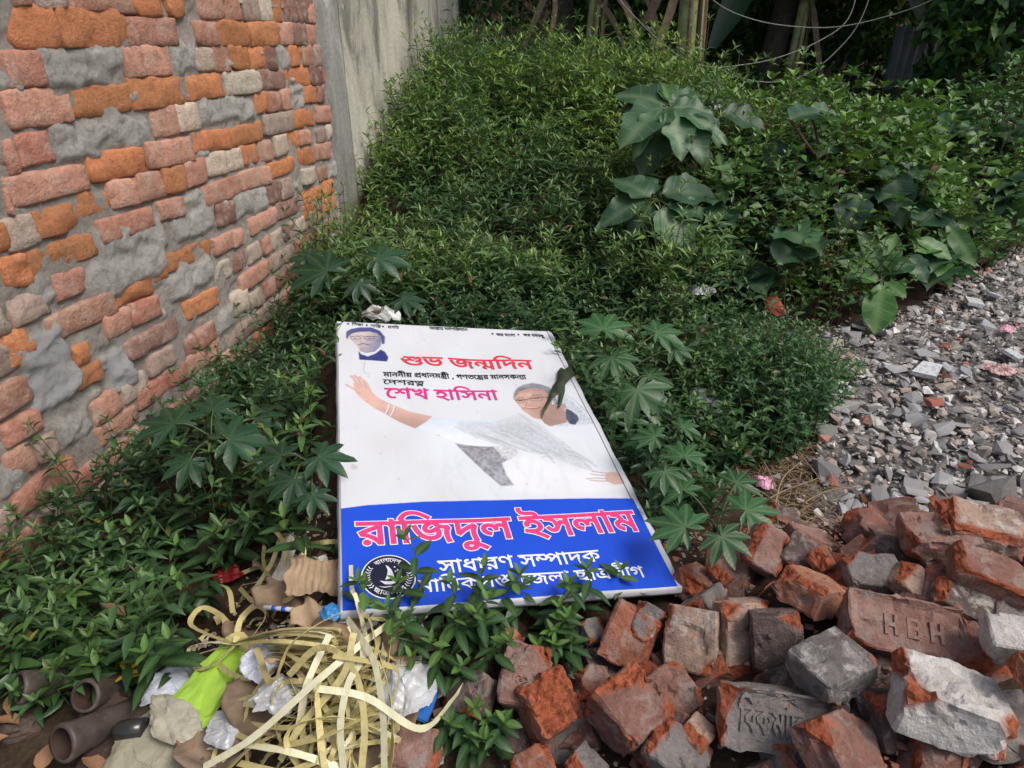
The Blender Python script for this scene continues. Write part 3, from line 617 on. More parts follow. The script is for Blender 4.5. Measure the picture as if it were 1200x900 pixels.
WORDS = {
"greet": (5003, [(456, 0), (43, 825), (27, 1806), (366, 2723), (55, 3530), (37, 3796), (39, 4399)]),
"lead": (15817, [(44, 0), (54, 622), (39, 888), (39, 1492), (56, 2096), (70, 2362), (224, 3248), (38, 4003), (54, 4599), (39, 4865), (44, 5469), (369, 6091), (56, 6784), (597, 7310), (22, 7833), (34, 8489), (35, 9109), (61, 9816), (369, 10162), (46, 10855), (44, 11711), (54, 12333), (39, 12599), (50, 13203), (20, 13885), (39, 14692), (202, 15296), (54, 15551)]),
"jewel": (2882, [(61, 0), (37, 346), (48, 949), (46, 1626), (341, 2222)]),
"who": (4593, [(61, 0), (48, 346), (21, 1023), (51, 1979), (54, 2509), (55, 2775), (50, 3041), (39, 3723), (54, 4327)]),
"name": (6470, [(46, 0), (54, 596), (55, 862), (27, 1128), (37, 2045), (57, 2648), (47, 2648), (10, 3639), (50, 4169), (47, 4851), (54, 5582), (44, 5848)]),
"post": (6791, [(50, 0), (54, 682), (38, 948), (54, 1544), (46, 1810), (34, 2406), (50, 3286), (394, 3968), (54, 5115), (37, 5381), (20, 5984)]),
"unit": (10182, [(44, 0), (54, 622), (55, 888), (39, 1154), (20, 1758), (22, 2565), (322, 3221), (61, 4341), (27, 4687), (47, 5604), (54, 6335), (26, 6861), (54, 7548), (219, 7814), (47, 8529), (56, 9260), (22, 9526)]),
"mot1": (2128, [(55, 0), (48, 266), (129, 943), (54, 1862)]),
"mot2": (1930, [(48, 0), (54, 677), (55, 943), (357, 1209)]),
"mot3": (2384, [(224, 0), (22, 755), (55, 1411), (35, 1677)]),
"top": (7588, [(9, 0), (413, 1158), (54, 1889), (51, 2155), (50, 2945), (42, 3627), (131, 4223), (48, 4223), (55, 4900), (287, 5166), (44, 6096), (54, 6718), (39, 6984)]),
"slog1": (4100, [(27, 0), (70, 917), (42, 1803), (54, 2399), (6, 2665), (47, 3103), (54, 3834)]),
"slog2": (4495, [(27, 0), (70, 917), (42, 1803), (307, 2399), (42, 3125), (364, 3721), (57, 4495)]),
"ring1": (3923, [(42, 0), (54, 596), (6, 862), (47, 1300), (54, 2031), (61, 2297), (37, 2643), (48, 3246)]),
"ring2": (3321, [(26, 0), (54, 687), (219, 953), (47, 1668), (56, 2399), (22, 2665)]),
"frog": (3160, [(55, 0), (42, 266), (20, 862), (44, 1669), (54, 2291), (37, 2557)]),
}
WALL_ROWS={
-1:"0 -45 5 22 -45 2 p;27 -44 7 65 -42 7 g;72 -40 10 115 -36 10 p;116 -36 13 148 -33 13 p;150 -33 16 178 -30 16 o;189 -30 18 208 -28 18 o;227 -16 20 257 -15 20 p;257 -15 22 277 -14 22 p;281 -14 23 298 -13 23 g;299 -13 23 313 -11 23 w;315 -11 24 328 -9 24 o;329 -8 25 345 -6 25 d;346 4 27 358 4 27 d;359 5 26 367 6 26 p",
1:"0 5 57 60 8 53 o;62 9 54 144 12 55 o;145 19 54 203 25 50 p;226 26 51 253 27 53 p;254 25 53 290 26 53 o;290 26 53 325 27 52 o;325 27 52 341 28 51 p;341 28 52 356 28 53 d;357 30 53 370 31 53 p",
2:"0 61 103 43 62 98 p;44 62 105 142 57 97 m;143 57 91 165 56 88 p;166 55 88 197 55 87 p;198 53 86 226 52 84 m;227 57 82 247 58 81 w;248 55 83 267 56 83 p;268 56 80 289 56 81 o;291 56 81 308 57 80 o;308 55 82 322 56 82 d;323 54 82 337 55 80 m;338 55 77 351 54 76 o;352 54 77 364 54 76 p;366 54 77 375 54 77 g",
3:"0 108 152 62 106 145 p;62 112 140 80 120 140 p;82 106 140 150 100 129 o;151 94 129 208 90 123 o;212 90 119 259 88 112 o;262 86 111 301 83 108 w;302 84 105 332 82 103 d;334 80 101 360 78 100 o;361 78 100 375 78 100 d",
4:"0 167 206 13 167 203 r;16 160 196 55 155 189 r;57 152 192 172 133 168 m;175 128 162 203 124 157 p;204 124 155 229 121 152 w;230 119 150 297 110 137 m;297 110 134 311 109 131 o;311 109 131 328 108 129 p;328 106 129 340 105 127 p;340 104 127 353 102 122 m;354 101 121 369 101 119 o;370 101 121 378 102 119 d",
5:"3 212 245 96 192 223 p;100 183 217 167 174 201 o;169 170 199 222 161 189 p;224 158 178 268 151 175 o;269 152 172 304 142 165 o;308 137 159 341 130 152 g;342 131 150 366 128 147 o;369 126 143 385 124 143 p",
6:"0 215 258 9 225 250 p;80 230 263 124 224 251 o;124 215 245 158 210 240 p;158 206 238 187 201 231 p;188 198 228 213 195 223 o;214 192 220 238 184 213 p;238 182 208 262 178 203 w;263 177 202 282 173 197 w;283 173 194 299 168 190 o;303 167 190 318 165 187 p;320 162 184 334 158 180 w;335 158 175 349 153 172 o;350 155 170 362 152 168 p",
7:"0 262 298 36 250 287 g;37 250 283 85 240 268 o;113 262 287 175 242 267 r;184 240 258 212 232 252 p;213 228 250 236 222 243 m;237 222 241 280 203 230 p;279 203 224 314 195 215 p;314 194 210 342 183 201 o;346 178 196 367 172 191 o;369 170 188 385 168 186 p",
8:"28 298 328 109 272 300 o;110 275 320 190 255 290 m;200 255 280 248 240 266 m;250 240 266 272 237 262 d;273 232 258 309 220 242 m;311 218 240 328 212 239 d;327 213 235 341 208 230 g;353 200 217 369 196 214 w",
9:"0 303 347 30 300 332 o;31 328 368 60 315 345 m;61 326 352 95 313 345 p;96 312 345 190 285 318 m;192 300 321 248 278 300 o;249 283 300 270 271 291 p;271 272 290 283 268 287 p;292 260 275 321 242 263 p;322 241 258 347 231 250 d;355 228 240 376 217 233 o;378 211 228 392 213 227 o",
10:"52 375 407 131 341 367 p;133 337 361 177 325 341 o;178 310 333 192 308 325 o;193 325 350 245 303 330 m;355 242 259 367 240 255 o;379 233 251 392 228 245 o",
11:"0 395 440 32 387 420 o;10 405 490 80 405 460 M;119 372 400 150 362 390 p;151 360 383 183 345 372 r;214 355 375 255 338 360 o",
12:"84 412 430 103 408 422 o;145 402 420 207 375 397 d;270 345 372 288 340 365 w",
13:"83 435 460 117 425 448 o;118 422 460 150 418 450 M;170 418 443 203 408 428 g;218 420 443 256 395 420 p;257 415 435 270 412 430 p",
14:"0 495 528 45 485 505 r;158 460 480 217 425 450 r",
15:"0 530 572 38 525 555 p;40 522 545 62 510 532 g;63 498 528 105 480 505 m;112 505 527 157 477 497 p",
16:"10 580 612 83 540 568 r;80 555 592 116 540 565 r;117 538 560 149 512 537 p;149 508 531 163 500 525 p",
17:"52 618 636 100 590 608 r;108 575 600 170 532 555 g"}
rng = random.Random(4)
wall = empty("brick_wall", wall_pt(1.5, 0, 0), "old unplastered wall of orange and pink bricks with grey mortar smeared over it", "wall")
wall_local = Matrix.Translation(wall_pt(0, 0, 0)) @ Matrix((WD, Vector((0, 0, 1)), WN)).transposed().to_4x4()


def wall_child(o):
    o.parent = wall
    o.matrix_parent_inverse = wall.matrix_basis.inverted()
    o.matrix_basis = wall_local
    return o


def wall_brick_mesh(w, h, seed, rough=1.0):
    """front face w x h centred on the origin in xy, z outwards; rounded, chipped outline"""
    nx = 9 if w > 0.15 else 6
    ny = 5
    rs = np.random.RandomState(seed)
    ex_, ey_ = 1 - 0.007 / (w / 2), 1 - 0.006 / (h / 2)
    xs = np.r_[-1, np.linspace(-ex_, ex_, nx), 1]; ys = np.r_[-1, np.linspace(-ey_, ey_, ny), 1]; nx += 2; ny += 2
    XX, YY = np.meshgrid(xs, ys)
    x = XX.ravel(); y = YY.ravel()
    # pull corners in
    rad = (np.abs(x) ** 6 * np.abs(y) ** 6)
    cut = rs.uniform(0.0, 0.14, 4)
    c = np.where(x < 0, np.where(y < 0, cut[0], cut[1]), np.where(y < 0, cut[2], cut[3]))
    px = x * (w / 2) - np.sign(x) * rad * c * h * 0.7
    py = y * (h / 2) - np.sign(y) * rad * c * h * 0.5
    P = np.c_[px, py, np.zeros_like(px)]
    nse = fbm(P * 42 + seed * 3.1, seed % 97, 3)
    n2 = fbm(P * 60 + seed * 5.7, seed % 89, 2)
    edge = np.maximum(np.abs(x), np.abs(y)) > 0.99
    px = px + np.where(edge, 0.0065 * rough * nse, 0)
    py = py + np.where(edge, 0.0055 * rough * n2, 0)
    z = 0.0045 * rough * fbm(P * 26 + seed, seed % 83, 3) + 0.0034 * n2
    chip = sstep(0.25, 0.5, fbm(P * 20 + seed * 2.3, seed % 61, 2) + 0.22 * (np.maximum(np.abs(x), np.abs(y)) > 0.8)); z = z - 0.006 * rough * chip
    z = np.where(edge, z - 0.0045 - 0.002 * nse, z)
    tilt = rs.uniform(-0.035, 0.035)
    z = z + tilt * px
    V = np.c_[px, py, z]
    idx = np.arange(nx * ny).reshape(ny, nx)
    F = np.stack([idx[:-1, :-1], idx[:-1, 1:], idx[1:, 1:], idx[1:, :-1]], -1).reshape(-1, 4)
    ring = np.concatenate([idx[0, :], idx[1:, -1], idx[-1, -2::-1], idx[-2:0:-1, 0]])
    back = V[ring].copy(); back[:, 2] = -0.035
    k0 = len(V); k = len(ring)
    V = np.r_[V, back]
    a = np.arange(k); b2 = (a + 1) % k
    S = np.stack([ring[a], k0 + a, k0 + b2, ring[b2]], -1)
    return mesh_np("brick", V, [F, S], True)


patches = []       # (u0,v0,u1,v1) where mortar is smeared
nb = 0
covered = []
for row, s in WALL_ROWS.items():
    for q in s.split(';'):
        a = q.split(); xl, tl, bl, xr, tr, br = [float(t) for t in a[:6]]; kind = a[6]
        uA, vA1 = wall_uv(xl, tl); _, vA0 = wall_uv(xl, bl)
        uB, vB1 = wall_uv(xr, tr); _, vB0 = wall_uv(xr, br)
        if kind in 'mM':
            patches.append((uA, min(vA0, vB0), uB, max(vA1, vB1), kind)); continue
        w = uB - uA; h = ((vA1 - vA0) + (vB1 - vB0)) / 2
        ang = math.atan2(((vB1 + vB0) - (vA1 + vA0)) / 2, w)
        if row >= 11: h = min(h, 0.085)
        h = max(0.05, h); nb += 1
        if row in (1, 3, 5, 7) and w > 0.26: w = w - 0.006
        ang = max(-0.07, min(0.07, ang))
        me = wall_brick_mesh(w + 0.008 + rng.uniform(-0.003, 0.003), h + 0.011, 100 + nb * 7, 1.5 if kind == 'o' else 0.9)
        me.materials.append(M_ORANGE if kind == 'o' else M_BRICK)
        o = bpy.data.objects.new("brick", me); link(o)
        o.parent = wall; o.matrix_parent_inverse = wall.matrix_basis.inverted()
        o.matrix_basis = wall_local @ Matrix.Translation(((uA + uB) / 2, (vA0 + vA1 + vB0 + vB1) / 4, rng.uniform(0.004, 0.011) - (0.002 if kind == 'o' else 0))) @ Matrix.Rotation(ang, 4, 'Z')
        c = COLS[kind]; j = rng.uniform(0.85, 1.18); jj = rng.uniform(0.93, 1.07)
        o.color = (min(1, c[0] * j), c[1] * j * jj, c[2] * j * jj, 1)
        covered.append((uA, (vA0 + vB0) / 2, uB, (vA1 + vB1) / 2))

# rows that the photograph shows only dimly, below and beside the ones above, and those above the frame
def is_free(u0, v0, u1, v1, m=0.030):
    for a in covered:
        if u0 < a[2] - m and u1 > a[0] + m and v0 < a[3] - m and v1 > a[1] + m: return False
    for a in patches:
        if u0 < a[2] - 0.06 and u1 > a[0] + 0.06 and v0 < a[3] - m and v1 > a[1] + m: return False
    return True


ROWP = 0.0815
v = 1.012
rowi = 0
upper = []
lower = []
z = 1.098 + ROWP
top_rows = [1.098 + ROWP * k for k in range(1, 12)]
low_rows = [0.9 - 0.083 * k for k in range(0, 12)]
for rows, where in ((low_rows, lower), (top_rows, upper)):
    for ri, v0 in enumerate(rows):
        u = 0.25 + rng.uniform(0, 0.1)
        while u < U_END - 0.05:
            w = 0.225 if ri % 2 == 0 else 0.108
            if rng.random() < 0.12: w *= 0.6
            w = min(w, U_END - u)
            if w > 0.05: where.append((u, v0, u + w, v0 + 0.068))
            u += w + rng.uniform(0.008, 0.014)
for (a0, b0, a1, b1) in lower:
    if b0 < -0.12 or not is_free(a0, b0, a1, b1): continue
    if rng.random() < 0.18: patches.append((a0, b0, a1, b1, 'm')); continue
    kind = rng.choice('pprogdw')
    me = wall_brick_mesh(a1 - a0, b1 - b0, int(a0 * 900 + b0 * 7000) % 9973 + 10, 1.2)
    me.materials.append(M_ORANGE if kind == 'o' else M_BRICK)
    o = bpy.data.objects.new("brick", me); link(o)
    o.parent = wall; o.matrix_parent_inverse = wall.matrix_basis.inverted()
    o.matrix_basis = wall_local @ Matrix.Translation(((a0 + a1) / 2, (b0 + b1) / 2, rng.uniform(0.003, 0.009)))
    c = COLS[kind]; j = rng.uniform(0.75, 1.05)
    o.color = (c[0] * j, c[1] * j, c[2] * j, 1)
# rows above the frame as one part
VV = []; FF = []; CC = []; k0 = 0
for (a0, b0, a1, b1) in upper:
    c = COLS[rng.choice('oopprgwd')]
    for dz_, sh in ((0.004, 0.006), (-0.03, 0.0)):
        for (x, y) in ((a0, b0), (a1, b0), (a1, b1), (a0, b1)):
            mx = (a0 + a1) / 2; my = (b0 + b1) / 2
            VV.append((x + (mx - x) / max(1e-6, abs(mx - x)) * sh, y + (my - y) / max(1e-6, abs(my - y)) * sh, dz_)); CC.append(c)
    FF += [(k0, k0 + 1, k0 + 2, k0 + 3)] + [(k0 + i, k0 + 4 + i, k0 + 4 + (i + 1) % 4, k0 + (i + 1) % 4) for i in range(4)]
    k0 += 8
m, nt, b = new_mat("upper_brick")
at = N(nt, "ShaderNodeAttribute", attribute_name="Col")
tc = N(nt, "ShaderNodeTexCoord"); n = noise_node(nt, 38, 8, 0.7, tc.outputs["Object"])
r = ramp(nt, n.outputs[0], [(0.25, (0.6, 0.6, 0.6)), (0.75, (1.3, 1.3, 1.3))])
nt.links.new(mixc(nt, 1.0, at.outputs["Color"], r.outputs[0], 'MULTIPLY'), b.inputs["Base Color"])
b.inputs["Roughness"].default_value = 0.92; bump(nt, b, n.outputs[0], 0.6, 0.003)
o = wall_child(obj("upper_bricks", mesh_np("upper_bricks", np.array(VV), np.array(FF), False, [m], col=np.array(CC))))
o["kind"] = "stuff"

# mortar bed with the smears
du = 0.0085
us = np.arange(0.22, U_END + 0.001, du); vs = np.arange(-0.20, 2.06, du)
UU, VM = np.meshgrid(us, vs)
P2 = np.c_[UU.ravel(), VM.ravel()]
w = -0.0035 + 0.0055 * fbm(P2 * 22, 11, 4) + 0.0035 * fbm(P2 * 90, 12, 2)
deep = sstep(0.05, 0.45, fbm(P2 * np.array((7.0, 15.0)), 51, 4)); w = w - 0.009 * deep      # raked-out, crumbling joints
smear = np.zeros(len(P2)); blob = np.zeros(len(P2))
warp = 0.02 * fbm(P2 * 18, 13, 3)
for (u0, v0, u1, v1, kk) in patches:
    d = np.minimum(np.minimum(P2[:, 0] - u0, u1 - P2[:, 0]), np.minimum(P2[:, 1] - v0, v1 - P2[:, 1])) + warp * (1.0 if kk == 'm' else 1.8)
    s = sstep(-0.006, 0.010, d)
    smear = np.maximum(smear, s)
    if kk == 'M': blob = np.maximum(blob, s)
# random pats of mortar slopping over brick edges
rs = np.random.RandomState(8)
for i in range(110):
    cu, cv = rs.uniform(0.3, U_END), rs.uniform(-0.05, 2.0)
    a, bb = rs.uniform(0.015, 0.05), rs.uniform(0.008, 0.020)
    d = 1 - np.sqrt(((P2[:, 0] - cu) / a) ** 2 + ((P2[:, 1] - cv) / bb) ** 2) + warp * 18
    smear = np.maximum(smear, sstep(0, 0.5, d) * 0.9)
w = w + smear * (0.0105 + 0.0075 * fbm(P2 * 30, 15, 5, 0.62)) + blob * 0.005
w = w * 1.0
w[P2[:, 1] > 2.03] = -0.05
idx = np.arange(len(us) * len(vs)).reshape(len(vs), len(us))
F = np.stack([idx[:-1, :-1], idx[:-1, 1:], idx[1:, 1:], idx[1:, :-1]], -1).reshape(-1, 4)
col = np.c_[smear, blob, np.zeros(len(P2))]
m, nt, b = new_mat("mortar")
at = N(nt, "ShaderNodeAttribute", attribute_name="Col"); sep = N(nt, "ShaderNodeSeparateColor")
nt.links.new(at.outputs["Color"], sep.inputs[0])
tc = N(nt, "ShaderNodeTexCoord")
n1 = noise_node(nt, 22, 8, 0.75, tc.outputs["Object"], 0.5)
n2 = noise_node(nt, 95, 8, 0.85, tc.outputs["Object"])
r1 = ramp(nt, n1.outputs[0], [(0.3, (0.40, 0.375, 0.335)), (0.5, (0.55, 0.53, 0.485)), (0.7, (0.66, 0.64, 0.60))])
jt = mixc(nt, 0.30, r1.outputs[0], (0.20, 0.125, 0.09))      # joints are stained by brick dust
c = mixc(nt, sep.outputs[0], jt, r1.outputs[0])
c = mixc(nt, sep.outputs[1], c, (0.50, 0.50, 0.50))
r2 = ramp(nt, n2.outputs[0], [(0.34, (0.22, 0.20, 0.18)), (0.43, (0.85, 0.85, 0.85)), (0.7, (1.2, 1.2, 1.2))])
m4 = N(nt, "ShaderNodeMath", operation='MULTIPLY_ADD'); nt.links.new(sep.outputs[1], m4.inputs[0]); m4.inputs[1].default_value = -0.6; m4.inputs[2].default_value = 0.85
c = mixc(nt, m4.outputs[0], c, r2.outputs[0], 'MULTIPLY')
nt.links.new(c, b.inputs["Base Color"]); b.inputs["Roughness"].default_value = 0.95
b.inputs["Specular IOR Level"].default_value = 0.15
bump(nt, b, n2.outputs[0], 1.0, 0.011)
M_MORTAR = m
o = wall_child(obj("mortar", mesh_np("mortar", np.c_[P2, w], F, True, [M_MORTAR], col=col)))

# the wall's body behind the face
def box_mesh(name, x0, x1, y0, y1, z0, z1, mat=None, bev=0.0):
    bm = bmesh.new()
    bmesh.ops.create_cube(bm, size=1.0)
    for v_ in bm.verts:
        v_.co = Vector((x0 + (v_.co.x + 0.5) * (x1 - x0), y0 + (v_.co.y + 0.5) * (y1 - y0), z0 + (v_.co.z + 0.5) * (z1 - z0)))
    if bev: bmesh.ops.bevel(bm, geom=bm.edges[:], offset=bev, segments=2, affect='EDGES')
    me = bpy.data.meshes.new(name); bm.to_mesh(me); bm.free()
    if mat: me.materials.append(mat)
    return me


wall_child(obj("wall_core", box_mesh("wall_core", 0.20, U_END, -0.22, 2.06, -0.25, -0.04, M_MORTAR)))

# ------------------------------------------------------------------ concrete pier and plastered wall further on
def plaster(name, stain=0.5, base=(0.40, 0.375, 0.31), grey=(0.20, 0.20, 0.185)):
    m, nt, b = new_mat(name)
    tc = N(nt, "ShaderNodeTexCoord")
    mp = N(nt, "ShaderNodeMapping"); mp.inputs["Scale"].default_value = (2.6, 0.9, 2.6)
    nt.links.new(tc.outputs["Object"], mp.inputs[0])
    n1 = noise_node(nt, 1.0, 8, 0.7, mp.outputs[0], 0.6)
    n2 = noise_node(nt, 5, 8, 0.75, tc.outputs["Object"], 0.4)
    n3 = noise_node(nt, 60, 5, 0.7, tc.outputs["Object"])
    r1 = ramp(nt, n1.outputs[0], [(0.40, base), (0.47 + 0.06 * (1 - stain), tuple(x * 0.75 for x in base)), (0.58, grey), (0.70, tuple(x * 0.45 for x in grey))])
    f2 = ramp(nt, n2.outputs[0], [(0.60, (0, 0, 0)), (0.64, (1, 1, 1))])
    c = mixc(nt, f2.outputs[0], r1.outputs[0], (0.52, 0.51, 0.47))
    # green bloom of algae near the ground
    sx = N(nt, "ShaderNodeSeparateXYZ"); nt.links.new(tc.outputs["Object"], sx.inputs[0])
    n5 = noise_node(nt, 4, 5, 0.6, tc.outputs["Object"])
    ad = N(nt, "ShaderNodeMath", operation='MULTIPLY_ADD'); nt.links.new(n5.outputs[0], ad.inputs[0]); ad.inputs[1].default_value = 0.9; nt.links.new(sx.outputs[1], ad.inputs[2])
    f4 = ramp(nt, ad.outputs[0], [(0.75, (0.75, 0.75, 0.75)), (1.0, (0, 0, 0))])
    c = mixc(nt, f4.outputs[0], c, (0.10, 0.115, 0.055))
    r3 = ramp(nt, n3.outputs[0], [(0.3, (0.75, 0.75, 0.75)), (0.7, (1.15, 1.15, 1.15))])
    c = mixc(nt, 1.0, c, r3.outputs[0], 'MULTIPLY')
    nt.links.new(c, b.inputs["Base Color"]); b.inputs["Roughness"].default_value = 0.9
    b.inputs["Specular IOR Level"].default_value = 0.2
    bump(nt, b, n3.outputs[0], 0.5, 0.004)
    return m


def rough_slab(name, u0, u1, v0, v1, w, thick, mat, amp, seed, step=0.03):
    us = np.linspace(u0, u1, max(3, int((u1 - u0) / step))); vs = np.linspace(v0, v1, max(3, int((v1 - v0) / step)))
    A, B = np.meshgrid(us, vs)
    P = np.c_[A.ravel(), B.ravel()]
    zz = w + amp * fbm(P * 9, seed, 4)
    e = (np.abs(P[:, 0] - u0) < 1e-6) | (np.abs(P[:, 0] - u1) < 1e-6)
    P[e, 0] += 0.006 * fbm(P[e][:, ::-1] * 20, seed + 3, 3)
    zz[e] -= 0.006
    V = np.c_[P, zz]
    idx = np.arange(len(us) * len(vs)).reshape(len(vs), len(us))
    F = np.stack([idx[:-1, :-1], idx[:-1, 1:], idx[1:, 1:], idx[1:, :-1]], -1).reshape(-1, 4)
    ring = np.concatenate([idx[0, :], idx[1:, -1], idx[-1, -2::-1], idx[-2:0:-1, 0]])
    back = V[ring].copy(); back[:, 2] = w - thick
    k0 = len(V); k = len(ring); V = np.r_[V, back]
    a = np.arange(k); b2 = (a + 1) % k
    return mesh_np(name, V, [F, np.stack([ring[a], k0 + a, k0 + b2, ring[b2]], -1)], True, [mat])


M_PIER = plaster("pier_concrete", 0.7, (0.46, 0.45, 0.42), (0.29, 0.285, 0.27))
M_PLAS = plaster("stained_plaster", 0.3, (0.60, 0.575, 0.49), (0.26, 0.25, 0.22))
pier = obj("concrete_pier", rough_slab("concrete_pier", U_END, U_END + 0.22, -0.2, 2.3, 0.028, 0.3, M_PIER, 0.004, 41))
pier.matrix_world = wall_local
tag(pier, "narrow grey weathered concrete pier at the far end of the brick wall", "pier")
pw = empty("plastered_wall", wall_pt(4.6, 0, 0), "stained beige plastered wall beyond the grey concrete pier, green with algae low down", "wall")
o = obj("plaster_face", rough_slab("plaster_face", U_END + 0.22, 6.25, -0.2, 2.6, 0.0, 0.25, M_PLAS, 0.005, 43, 0.04), pw)
o.matrix_parent_inverse = pw.matrix_basis.inverted(); o.matrix_basis = wall_local
o = obj("corner_post", rough_slab("corner_post", 5.72, 6.28, -0.2, 2.6, 0.045, 0.29, M_PIER, 0.006, 47, 0.05), pw)
o.matrix_parent_inverse = pw.matrix_basis.inverted(); o.matrix_basis = wall_local

# ------------------------------------------------------------------ lying campaign sign
SW, SH = S_W, S_H
sign = bpy.data.objects.new("banner_sign", None)
link(sign)
sign.matrix_world = Matrix.Translation(S_O) @ Matrix((S_E1, S_E2, S_N)).transposed().to_4x4()
tag(sign, "framed cloth birthday banner with Bengali lettering lying face up between the weeds and broken bricks", "banner sign")


def sag(u, v):
    """slack of the cloth over its frame, in metres"""
    u = np.asarray(u, float); v = np.asarray(v, float)
    a = 0.0016 * np.sin(u * 9 + v * 5 + 0.6) * np.sin(v * 7 - u * 3)
    a = a + 0.0012 * np.sin(u * 31 - v * 17) * np.sin(v * 9 + 1) - 0.0065 * np.sin(np.clip(u / SW, 0, 1) * math.pi) * np.sin(np.clip(v / SH, 0, 1) * math.pi)
    return a


def cloth_mat(name, color=None):
    m, nt, b = new_mat(name)
    tc = N(nt, "ShaderNodeTexCoord")
    if color is None:
        at = N(nt, "ShaderNodeAttribute", attribute_name="Col")
        src = at.outputs["Color"]
    else:
        src = tuple(color)
    n1 = noise_node(nt, 5, 6, 0.6, tc.outputs["Object"], 0.5)
    r1 = ramp(nt, n1.outputs[0], [(0.35, (0.93, 0.93, 0.92)), (0.6, (1, 1, 1))])
    c = mixc(nt, 1.0, src, r1.outputs[0], 'MULTIPLY')
    n3 = noise_node(nt, 38, 5, 0.65, tc.outputs["Object"])
    sp = ramp(nt, n3.outputs[0], [(0.735, (0, 0, 0)), (0.77, (0.6, 0.6, 0.6))])
    c = mixc(nt, sp.outputs[0], c, (0.25, 0.20, 0.14))
    nt.links.new(c, b.inputs["Base Color"])
    b.inputs["Roughness"].default_value = 0.42
    b.inputs["Specular IOR Level"].default_value = 0.4
    # creases running diagonally from the frame, and the weave
    mp = N(nt, "ShaderNodeMapping"); mp.inputs["Rotation"].default_value = (0, 0, R(38)); mp.inputs["Scale"].default_value = (16, 3.0, 5)
    nt.links.new(tc.outputs["Object"], mp.inputs[0])
    n2 = noise_node(nt, 1.0, 3, 0.5, mp.outputs[0], 0.7)
    bump(nt, b, n2.outputs[0], 0.35, 0.010)
    return m


M_PRINT = cloth_mat("printed_cloth")
WHITE = (0.66, 0.685, 0.725)
BLUE = (0.012, 0.075, 0.62)
SKIN = np.array((0.60, 0.39, 0.33))

# ---- the print: a fine grid whose vertex colours are the picture
ST = 0.00165
nu = int(SW / ST) + 1; nv = int(SH / ST) + 1
uu = np.linspace(0, SW, nu); vv = np.linspace(0, SH, nv)
PU, PV = np.meshgrid(uu, vv)
pu = PU.ravel(); pv = PV.ravel()
img = np.tile(np.array(WHITE), (len(pu), 1))


def S(pts, fx=None):
    return np.array([sign_uv(*(fx(p) if fx else p)) for p in pts])


def sdf(poly, sel=None):
    """signed distance to a polygon, negative inside, for the grid points near it"""
    pad = 0.012
    lo = poly.min(0) - pad; hi = poly.max(0) + pad
    I = np.where((pu > lo[0]) & (pu < hi[0]) & (pv > lo[1]) & (pv < hi[1]))[0]
    x = pu[I]; y = pv[I]
    d = np.full(len(I), 1e9); inside = np.zeros(len(I), bool)
    for k in range(len(poly)):
        a = poly[k]; b = poly[(k + 1) % len(poly)]
        e = b - a; L = max(1e-12, e @ e)
        t = np.clip(((x - a[0]) * e[0] + (y - a[1]) * e[1]) / L, 0, 1)
        d = np.minimum(d, np.hypot(x - a[0] - t * e[0], y - a[1] - t * e[1]))
        cnd = (a[1] > y) != (b[1] > y)
        xc = a[0] + (y - a[1]) / (b[1] - a[1] + 1e-15) * (b[0] - a[0])
        inside ^= cnd & (x < xc)
    return I, np.where(inside, -d, d)


def paint(poly, color, soft=0.0015, alpha=1.0, var=0.0, vs=90, grad=None):
    I, d = sdf(poly)
    a = alpha * (1 - sstep(-soft, soft, d))
    c = np.tile(np.array(color, float), (len(I), 1))
    if grad is not None:        # (u0,v0,u1,v1,color2)
        g0 = np.array(grad[0]); g1 = np.array(grad[1])
        t = np.clip(((pu[I] - g0[0]) * (g1 - g0)[0] + (pv[I] - g0[1]) * (g1 - g0)[1]) / ((g1 - g0) @ (g1 - g0)), 0, 1)[:, None]
        c = c * (1 - t) + np.array(grad[2]) * t
    if var:
        c = c * (1 + var * fbm(np.c_[pu[I], pv[I]] * vs, 3, 3))[:, None]
    img[I] = img[I] * (1 - a[:, None]) + c * a[:, None]


def stroke(pts, width, color, alpha=1.0, soft=0.0007):
    pts = np.array(pts)
    pad = width + 0.004
    lo = pts.min(0) - pad; hi = pts.max(0) + pad
    I = np.where((pu > lo[0]) & (pu < hi[0]) & (pv > lo[1]) & (pv < hi[1]))[0]
    x = pu[I]; y = pv[I]; d = np.full(len(I), 1e9)
    for a, b in zip(pts[:-1], pts[1:]):
        e = b - a; L = max(1e-12, e @ e)
        t = np.clip(((x - a[0]) * e[0] + (y - a[1]) * e[1]) / L, 0, 1)
        d = np.minimum(d, np.hypot(x - a[0] - t * e[0], y - a[1] - t * e[1]))
    al = alpha * (1 - sstep(width / 2 - soft, width / 2 + soft, d))
    img[I] = img[I] * (1 - al[:, None]) + np.array(color) * al[:, None]


def blob(c, r, color, alpha, rx=None):
    rx = r if rx is None else rx
    q = ((pu - c[0]) / rx) ** 2 + ((pv - c[1]) / r) ** 2
    I = np.where(q < 1)[0]
    a = (alpha * (1 - q[I]) ** 1.2)[:, None]
    img[I] = img[I] * (1 - a) + np.array(color) * a


F3 = lambda p: (560 + p[0] / 5.0, 420 + p[1] / 5.0)
F4 = lambda p: (380 + p[0] / 2.5, 360 + p[1] / 2.5)
F2 = lambda p: (390 + p[0] / 4.444, 370 + p[1] / 4.444)
